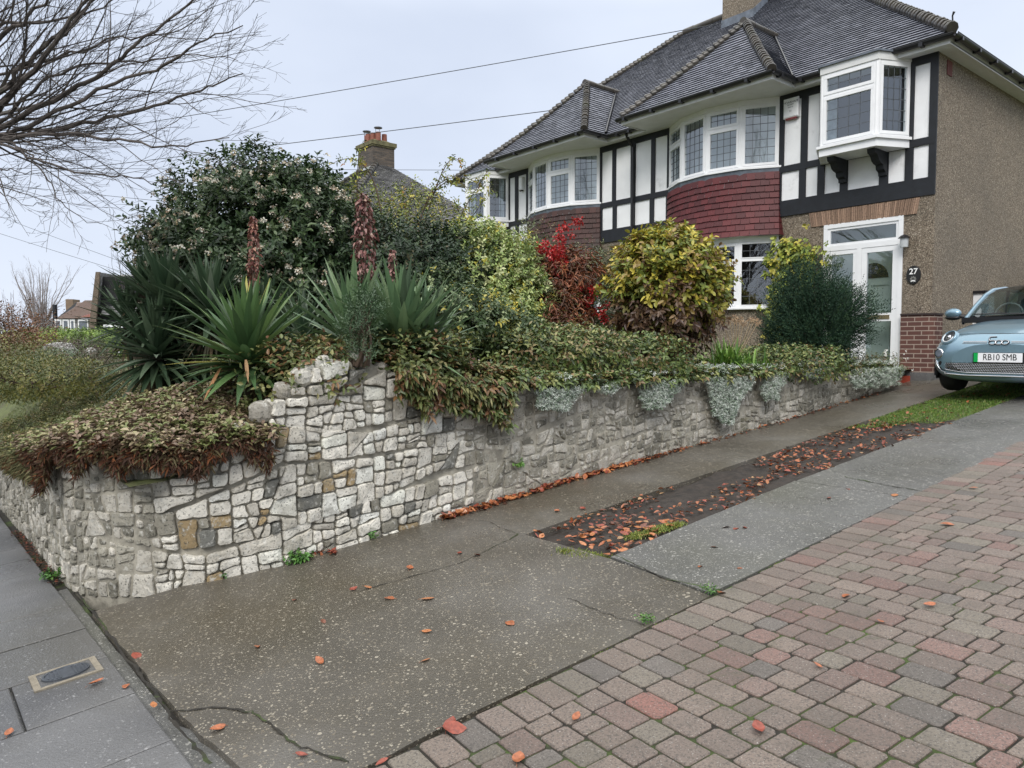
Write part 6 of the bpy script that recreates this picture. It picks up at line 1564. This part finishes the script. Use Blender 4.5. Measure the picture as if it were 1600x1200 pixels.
# the rest of the crown, on the street side
for k in range(9):
    az = R(130+k*16); e = Vector((math.cos(az), math.sin(az), random.uniform(.5, 1.2))).normalized(); s = tb+Vector((0, 0, 3.0+random.random()*1.5))
    limbs.append(([s+e*(4.5*i/8)+Vector((random.gauss(0, .05), random.gauss(0, .05), -.02*i*i*.3)) for i in range(9)], .08))
bare_tree('beech_tree', 'large leafless street tree whose low limbs reach in from the left above the pavement', tuple(tb), limbs, trunk=([tb-Vector((0, 0, .1)), tb+Vector((0, 0, 1.2)), tb+Vector((.05, 0, 3)), tb+Vector((0, .05, 4.8)), tb+Vector((.1, 0, 7))], [.30, .24, .22, .16, .05]), seed=4, up=.22)
def small_tree(name, label, base, h, n, seed, r=.03, tw=1., spread=.5, group=None, levels=3, dens=1., m='twig', cat='tree'):
    rn = random.Random(seed); b = Vector(base); L = []
    for k in range(n):
        az = rn.uniform(0, 6.28); sp = rn.uniform(.1, spread); s = b+Vector((0, 0, h*rn.uniform(.1, .35))); e = Vector((math.cos(az)*sp, math.sin(az)*sp, 1)).normalized(); l = h*rn.uniform(.5, .75)
        L.append(([s+e*(l*i/7)+Vector((rn.gauss(0, .02), rn.gauss(0, .02), 0))*h*.3 for i in range(8)], r*.6))
    return bare_tree(name, label, base, L, seed=seed, tw=tw, trunk=([b-Vector((0, 0, .1)), b+Vector((0, 0, h*.2)), b+Vector((0, 0, h*.5))], [r, r*.8, r*.3]), group=group, levels=levels, dens=dens, m=m, cat=cat, up=.35)
p = at(200, 430, 12); small_tree('sapling', 'thin bare sapling poking up behind the dark yucca', (p.x, p.y, garden(p.x, p.y)), 2.75, 4, 5, .014, spread=.14, levels=2, dens=.7)
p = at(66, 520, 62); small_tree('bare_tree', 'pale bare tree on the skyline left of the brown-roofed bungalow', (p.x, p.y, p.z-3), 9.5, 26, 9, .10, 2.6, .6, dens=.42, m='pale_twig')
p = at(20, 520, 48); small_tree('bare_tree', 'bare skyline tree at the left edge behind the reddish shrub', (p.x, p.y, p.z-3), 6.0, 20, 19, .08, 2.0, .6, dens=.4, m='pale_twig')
# trees and a house across the street, seen only as reflections
for k, (x, y, h) in enumerate([(-3.5, -13, 9), (3.5, -14, 10), (9, -12, 8), (-10, -15, 9), (14.5, -9, 9)]):
    small_tree('bare_tree', ['bare tree across the street opposite the drive', 'tallest bare tree across the street', 'bare tree across the street on the right', 'bare tree across the street on the left', 'bare tree at the far right across the street'][k], (x, y, P(x, -8)-.1), h*1.65, 18, 50+k, .18, 2.2, .8, levels=2, dens=.8)
mb = MB(); mb.mir = None
for k in range(5):
    pass
RB = [((.10, .045, .025), 3), ((.16, .08, .035), 2), ((.06, .035, .02), 2)]
def bg_shrub(label, u, v, D, r, n, pal, L=.09, W=.05, nst=16, blobs=None, per=5, **kw):
    c = at(u, v, D); b = blobs or [((c.x, c.y, c.z), r)]; rt = (c.x, c.y, max(garden(c.x, c.y), c.z-.55*(r or (0, 0, .5))[2]-.12)); return shrub('garden_shrub', label, 'shrub', b, n, per, .18, L, W, pal, root=rt, nst=nst, seed=int(u), **kw)
bg_shrub('reddish brown twiggy shrub at the far left, above the mat', 12, 520, 15, (.7, .9, .5), 800, RB, .06, .025, 60, shell=.3, inner=.2, amp=.5, group='shrubs in the garden at the far left')
bg_shrub('brown half-bare shrub below the reddish one at the left edge', 12, 555, 13.5, (.5, .6, .30), 700, [((.10, .09, .035), 2), ((.12, .06, .03), 2), ((.16, .16, .05), 1)], .06, .03, 40, shell=.4, group='shrubs in the garden at the far left')
shrub('hedge', 'clipped light green hedge across the gardens in front of the distant bungalow', 'hedge', [(at(u, 531, 21), (.85, .6, .26)) for u in (60, 95, 130, 165, 200)]+[(at(u, 540, 20.5), (.85, .6, .28)) for u in (20, 60, 100, 140, 180)], 2800, 6, .12, .07, .04, [((.11, .17, .035), 3), ((.17, .24, .05), 2), ((.07, .11, .03), 2)], nst=0, root=(at(110, 540, 21).x, at(110, 540, 21).y, -.9), amp=.12, seed=70)
bg_shrub('yellow-green bush in front of the hedge', 75, 545, 17, (.35, .35, .25), 500, [((.26, .28, .05), 2), ((.14, .18, .04), 2)], .05, .03, 6)
bg_shrub('dark purple heather mound behind the white stones', 120, 556, 14, (.62, .5, .22), 900, [((.07, .05, .045), 3), ((.05, .055, .03), 2), ((.10, .07, .055), 1)], .05, .012, 14)
bg_shrub('grey twiggy mound beside the dark yucca', 150, 580, 11, (.4, .35, .2), 520, [((.13, .10, .07), 3), ((.08, .07, .045), 2), ((.07, .09, .04), 1)], .05, .012, 14)
bg_shrub('grey-green low plant right of the white stones', 85, 572, 12.5, (.6, .5, .15), 620, [((.14, .17, .12), 2), ((.08, .12, .06), 3)], .05, .02, 8)
for i, (u, v, s_, lab) in enumerate([(78, 550, .13, 'left white stone in the rockery by the hedge'), (90, 546, .22, 'biggest white stone in the rockery by the hedge'), (103, 549, .17, 'right-hand white stone in the rockery by the hedge'), (142, 549, .10, 'separate white stone under the dark yucca leaves')]):
    p = at(u, v, 14.2); rock('boulder', p, s_*1.3, s_, s_*.6, (.60, .60, .58), i, lab)
# extra low planting filling the bed between bushes and wall
bg_shrub('straggly yellowish plants behind the left mat', 60, 590, 10, (1.1, .8, .16), 1300, [((.15, .15, .04), 3), ((.09, .11, .035), 3), ((.22, .19, .07), 1)], .05, .018, 12)
bg_shrub('loose olive plants at the left edge of the garden', 15, 575, 11.5, (.9, .7, .22), 1000, [((.12, .12, .04), 3), ((.08, .09, .03), 3), ((.15, .10, .05), 1)], .05, .02, 12)
bg = [('mixed green bed plants under the yellow-brown bush', 960, 555, 8.6, (.9, .8, .10), 1100, GC2), ('bed plants at the foot of the conifer', 1220, 568, 10.2, (.8, .9, .10), 1000, GC2), ('brown-green bed plants below the red-leaved shrub', 860, 545, 8.2, (.75, .7, .12), 1000, GC2+[((.20, .17, .08), 1.5)]), ('leafy bed plants behind the wall peak', 600, 560, 6.6, (.9, .5, .12), 1100, GC), ('dull bed plants below the bright yucca', 470, 585, 5.9, (.5, .4, .16), 800, GC), ('dark growth behind the tall bushes', 900, 480, 11.5, (1.3, .9, .35), 1400, [((.05, .07, .03), 2), ((.09, .08, .04), 1)])]
for lab, u, v, D, r, n, pal in bg: bg_shrub(lab, u, v, D, r, n, pal, .055, .026, 0, group='low plants filling the raised bed')

# ================================================================ FAR HOUSES AND WIRES
def hip_house(name, label, cx, cy, hx, hy, z0, ze, pitch, m, wallm, seed, gauge=.2, ridge_x=0, **kw):
    t = thing(name, label, 'house', (cx, cy, z0)); rise = min(hx-ridge_x, hy)*math.tan(R(pitch)); mb = MB(); mb.mir = None
    mb.box(cx-hx+.45, cx+hx-.45, cy-hy+.45, cy+hy-.45, z0, ze); mb.build('wall', M[wallm], t)
    A_, B_, C_, D_ = (cx-hx, cy-hy, ze), (cx+hx, cy-hy, ze), (cx+hx, cy+hy, ze), (cx-hx, cy+hy, ze); E1, E2 = (cx-ridge_x, cy, ze+rise), (cx+ridge_x, cy, ze+rise)
    r = MB(); r.mir = None; slope(r, A_, B_, E2, E1, gauge, .3, seed=seed, th=.03); slope(r, B_, C_, E2, E2, gauge, .3, seed=seed, th=.03); slope(r, C_, D_, E1, E2, gauge, .3, seed=seed, th=.03); slope(r, D_, A_, E1, E1, gauge, .3, seed=seed, th=.03)
    under(r, (A_, B_, C_, D_)); ro = r.build('roof', m, t)
    bt = MB(); bt.mir = None
    for a in (A_, B_): bonnets(bt, a, E1 if a is A_ else E2, .13, .3, seed)
    bt.build('hip_tiles', M['bonnet'], ro, True); return t, ro
t, ro = hip_house('neighbouring_house', 'next house along with a mossy brick chimney on a grey hipped roof', -27.5, 15.4, 5.6, 5.3, -1.2, 3.2, 40, M['tile_old'], 'roughcast', 5, .11)
mb = MB(); mb.mir = None; cz = 3.2+5.3*math.tan(R(40)); p = at(588, 268, 31.2)
mb.box(p.x-.62, p.x+.62, p.y-.5, p.y+.5, cz-.9, p.z+1.0); chm = mb.build('chimney', M['stackbrick'], ro)
mb = MB(); mb.mir = None; mb.box(p.x-.70, p.x+.70, p.y-.58, p.y+.58, p.z+.92, p.z+1.08); mb.box(p.x-.66, p.x+.66, p.y-.54, p.y+.54, p.z+.86, p.z+.919)
mb.hexa([(p.x-.6, p.y-.5, p.z+1.081), (p.x+.6, p.y-.5, p.z+1.081), (p.x+.6, p.y+.5, p.z+1.081), (p.x-.6, p.y+.5, p.z+1.081), (p.x-.4, p.y-.3, p.z+1.2), (p.x+.4, p.y-.3, p.z+1.2), (p.x+.4, p.y+.3, p.z+1.2), (p.x-.4, p.y+.3, p.z+1.2)]); mb.build('chimney_cap', mat('lichened_cap', (.13, .12, .06), .9, var=.4, vs=5), ro)
mb = MB(); mb.mir = None; mb.box(p.x-.65, p.x+.65, p.y-.53, p.y+.53, cz-.75, cz-.35); mb.build('lead_flashing', mat('pale_lead', (.42, .44, .46), .6), ro)
for i, (dx, dy) in enumerate(((-.38, -.22), (-.12, -.3), (.15, -.22), (.40, -.12), (-.3, .22), (.25, .25))):
    mb = MB(); mb.mir = None; mb.tube([(p.x+dx, p.y+dy, p.z+1.15), (p.x+dx, p.y+dy, p.z+1.5)], [.115, .105], 12, True); mb.build('chimney_pot', M['terracotta'], ro, True)
    if i in (0, 3):
        mb = MB(); mb.mir = None; mb.tube([(p.x+dx, p.y+dy, p.z+1.66), (p.x+dx, p.y+dy, p.z+1.69)], .17, 12, True)
        for a in (0, 2.1, 4.2): mb.tube([(p.x+dx+.1*math.cos(a), p.y+dy+.1*math.sin(a), p.z+1.48), (p.x+dx+.1*math.cos(a), p.y+dy+.1*math.sin(a), p.z+1.67)], .012, 4)
        mb.build('pot_cowl', M['lead'], ro)
t2, ro2 = hip_house('neighbouring_house', 'low tiled wing just left of the farther bow and oriel', -23.6, 15.3, 2.7, 2.7, -1.2, 3.55, 40, M['tile_old'], 'roughcast', 15, .11)
# bungalow with brown roof, far left
def gable(mb, x0, x1, y0, y1, ze, zr, m=None):
    pass
c = at(116, 522, 50); t = thing('bungalow', 'distant bungalow with a brown tiled roof, squat chimney and white bay windows', 'bungalow', (c.x, c.y, c.z-1.6))
u_ = Vector((RT[0], RT[1], 0)); f_ = Vector((FW[0], FW[1], 0))
def loc(r, f, z, D, c=c): o = Vector((c.x, c.y, c.z))+u_*r+f_*f; return (o.x, o.y, c.z+z)
def pbox(mb, r0, r1, f0, f1, z0, z1, c=c): mb.hexa([loc(r0, f0, z0, 0, c), loc(r1, f0, z0, 0, c), loc(r1, f1, z0, 0, c), loc(r0, f1, z0, 0, c), loc(r0, f0, z1, 0, c), loc(r1, f0, z1, 0, c), loc(r1, f1, z1, 0, c), loc(r0, f1, z1, 0, c)])
broof = m_tile('brown_roof_tile', (.13, .085, .065), (.20, .135, .10), (.2, .19, .15), .6); rroof = m_tile('russet_roof_tile', (.22, .085, .06), (.30, .12, .08), (.2, .16, .12), .6)
mb = MB(); mb.mir = None; pbox(mb, -1.0, 2.6, .2, 6, -1.6, 1.05); mb.build('wall', M['ochrebrick'], t)
r = MB(); r.mir = None; slope(r, loc(-.95, -.25, 1.05, 0), loc(2.9, -.25, 1.05, 0), loc(2.9, 3.0, 2.45, 0), loc(-.9, 3.0, 2.45, 0), .16, .25, seed=1, th=.03)
slope(r, loc(2.9, 6.2, 1.05, 0), loc(-.95, 6.2, 1.05, 0), loc(-.9, 3.0, 2.45, 0), loc(2.9, 3.0, 2.45, 0), .3, .4, seed=2, th=.03)
slope(r, loc(-1.55, 1.2, 1.05, 0), loc(-.96, 1.2, 1.05, 0), loc(-.96, 3.0, 2.3, 0), loc(-1.5, 3.0, 2.3, 0), .16, .25, seed=4, th=.03); rb = r.build('roof', broof, t)
r = MB(); r.mir = None; slope(r, loc(1.0, -1.0, 1.1, 0), loc(3.6, -1.0, 1.1, 0), loc(3.2, 1.2, 2.5, 0), loc(2.3, 1.2, 2.0, 0), .16, .25, seed=3, th=.03); r.build('porch_roof', rroof, t)
mb = MB(); mb.mir = None; mb.face([loc(-1.62, .1, .75, 0), loc(-.98, .1, 1.0, 0), loc(-.98, 1.4, 1.1, 0), loc(-1.5, 3.0, 2.35, 0)]); pbox(mb, -1.6, -1.45, .3, .6, .7, 2.0); mb.build('bargeboard', M['black'], t)
mb = MB(); mb.mir = None; pbox(mb, .35, 1.25, 2.6, 3.4, 2.2, 3.0); pbox(mb, .28, 1.32, 2.53, 3.47, 2.95, 3.12); cb = mb.build('chimney', M['stackbrick'], rb)
for k in range(3):
    mb = MB(); mb.mir = None; q0 = loc(.5+.28*k, 3.0, 3.12, 0); mb.tube([q0, (q0[0], q0[1], q0[2]+.24)], .10, 8, True); mb.build('chimney_pot', M['terracotta'], cb)
for k, (r0, r1) in enumerate(((-1.2, -.75), (-.68, -.25), (-.18, .15), (.35, 1.05))):
    mb = MB(); mb.mir = None; pbox(mb, r0, r1, -.15, .19, -1.0, 1.0); wn = mb.build('window', M['white'], t)
    mb = MB(); mb.mir = None
    for z0, z1 in ((-.9, .15), (.30, .88)): pbox(mb, r0+.09, r1-.09, -.17, -.152, z0, z1)
    mb.build('pane', M['lead'], wn)
c2 = at(112, 522, 58); mb = MB(); mb.mir = None
t = thing('outbuilding', 'low grey sloping roof left of the bungalow with a short brown stack', 'building', tuple(loc(-2, 0, -1.6, 0, c2)))
pbox(mb, -4.2, -1.4, 0, 4, -1.6, .2, c2); mb.build('wall', M['stackbrick'], t)
mb = MB(); mb.mir = None; slope(mb, loc(-4.5, -.3, .0, 0, c2), loc(-1.2, -.3, .0, 0, c2), loc(-1.2, 4, 2.0, 0, c2), loc(-2.0, 4, 2.0, 0, c2), .16, .25, seed=3, th=.03); mb.build('roof', M['tile_old'], t)
mb = MB(); mb.mir = None; pbox(mb, -2.2, -1.6, 3, 4, .5, 2.9, c2); mb.build('chimney', M['ochrebrick'], t)
# steep-roofed chalet half hidden by the yucca
c3 = at(165, 522, 36); t = thing('chalet_house', 'steep dark gabled house end half hidden behind the dark yucca', 'house', tuple(loc(0, 0, -1.5, 0, c3)))
mb = MB(); mb.mir = None
ap = (.7, 3.3)
mb.face([loc(-.55, 0, -1.2, 0, c3), loc(4, 0, -1.2, 0, c3), loc(4, 0, 2.9, 0, c3), loc(-.05, 0, 2.75, 0, c3)]); pbox(mb, -.35, 4, .05, 6, -1.2, 1.4, c3); mb.build('wall', M['dark'], t)
r = MB(); r.mir = None; slope(r, loc(-.7, 6, -1.1, 0, c3), loc(-.7, -.3, -1.1, 0, c3), loc(-.05, -.3, 2.95, 0, c3), loc(-.05, 6, 2.95, 0, c3), .16, .25, seed=3, th=.03)
slope(r, loc(-.04, -.35, .9, 0, c3), loc(4, -.35, .9, 0, c3), loc(4, 1.5, 3.0, 0, c3), loc(-.02, 1.5, 3.0, 0, c3), .16, .25, seed=7, th=.03); r.build('roof', M['tile_old'], t)
mb = MB(); mb.mir = None; mb.hexa([loc(-.75, -.5, -1.15, 0, c3), loc(-.35, -.5, -1.15, 0, c3), loc(-.35, -.42, -1.15, 0, c3), loc(-.75, -.42, -1.15, 0, c3), loc(-.12, -.5, 2.95, 0, c3), loc(.08, -.5, 2.95, 0, c3), loc(.08, -.42, 2.95, 0, c3), loc(-.12, -.42, 2.95, 0, c3)]); mb.build('bargeboard', M['wood'], t)
mb = MB(); mb.mir = None; pbox(mb, .15, .9, -.46, -.36, -.9, .45, c3); pbox(mb, 1.0, 1.8, -.46, -.36, -.9, .45, c3); wn = mb.build('window', M['white'], t)
mb = MB(); mb.mir = None
for r0 in (.22, .57, 1.08, 1.45): pbox(mb, r0, r0+.27, -.475, -.462, -.8, .35, c3)
mb.build('pane', M['lead'], wn)
# overhead wires
def wire(label, a, b, r=.008, sag=.02):
    a, b = Vector(a), Vector(b); L = (b-a).length; pts = [a.lerp(b, i/24)-Vector((0, 0, sag*L*4*(i/24)*(1-i/24)*.25)) for i in range(25)]
    t = thing('overhead_wire', label, 'wire', a, group='telephone wires overhead'); mb = MB(); mb.mir = None; mb.tube(pts, r, 5); mb.build('cable', M['wire'], t)
wire('wire running from the bare branches up to the roughcast chimney', at(-500, 300, 30), (-11.78, 16.66, 8.35), .011)
wire('wire reaching the roof hip of the farther half from the branches', at(-500, 330, 30), at(866, 172, 19.5), .011, .012)
wire('level thin wire passing behind the far chimney', at(-200, 262, 44), at(760, 266, 44), .014, 0)
wire('wire sagging from the left edge toward the flowering bush', at(-300, 255, 24), at(330, 322, 30), .009, .01)
wire('lower of two faint wires falling toward the dark yucca', at(-200, 300, 34), at(215, 432, 30), .008, .01)
wire('upper of two faint wires falling toward the dark yucca', at(-100, 300, 34), at(215, 418, 30), .008, .01)
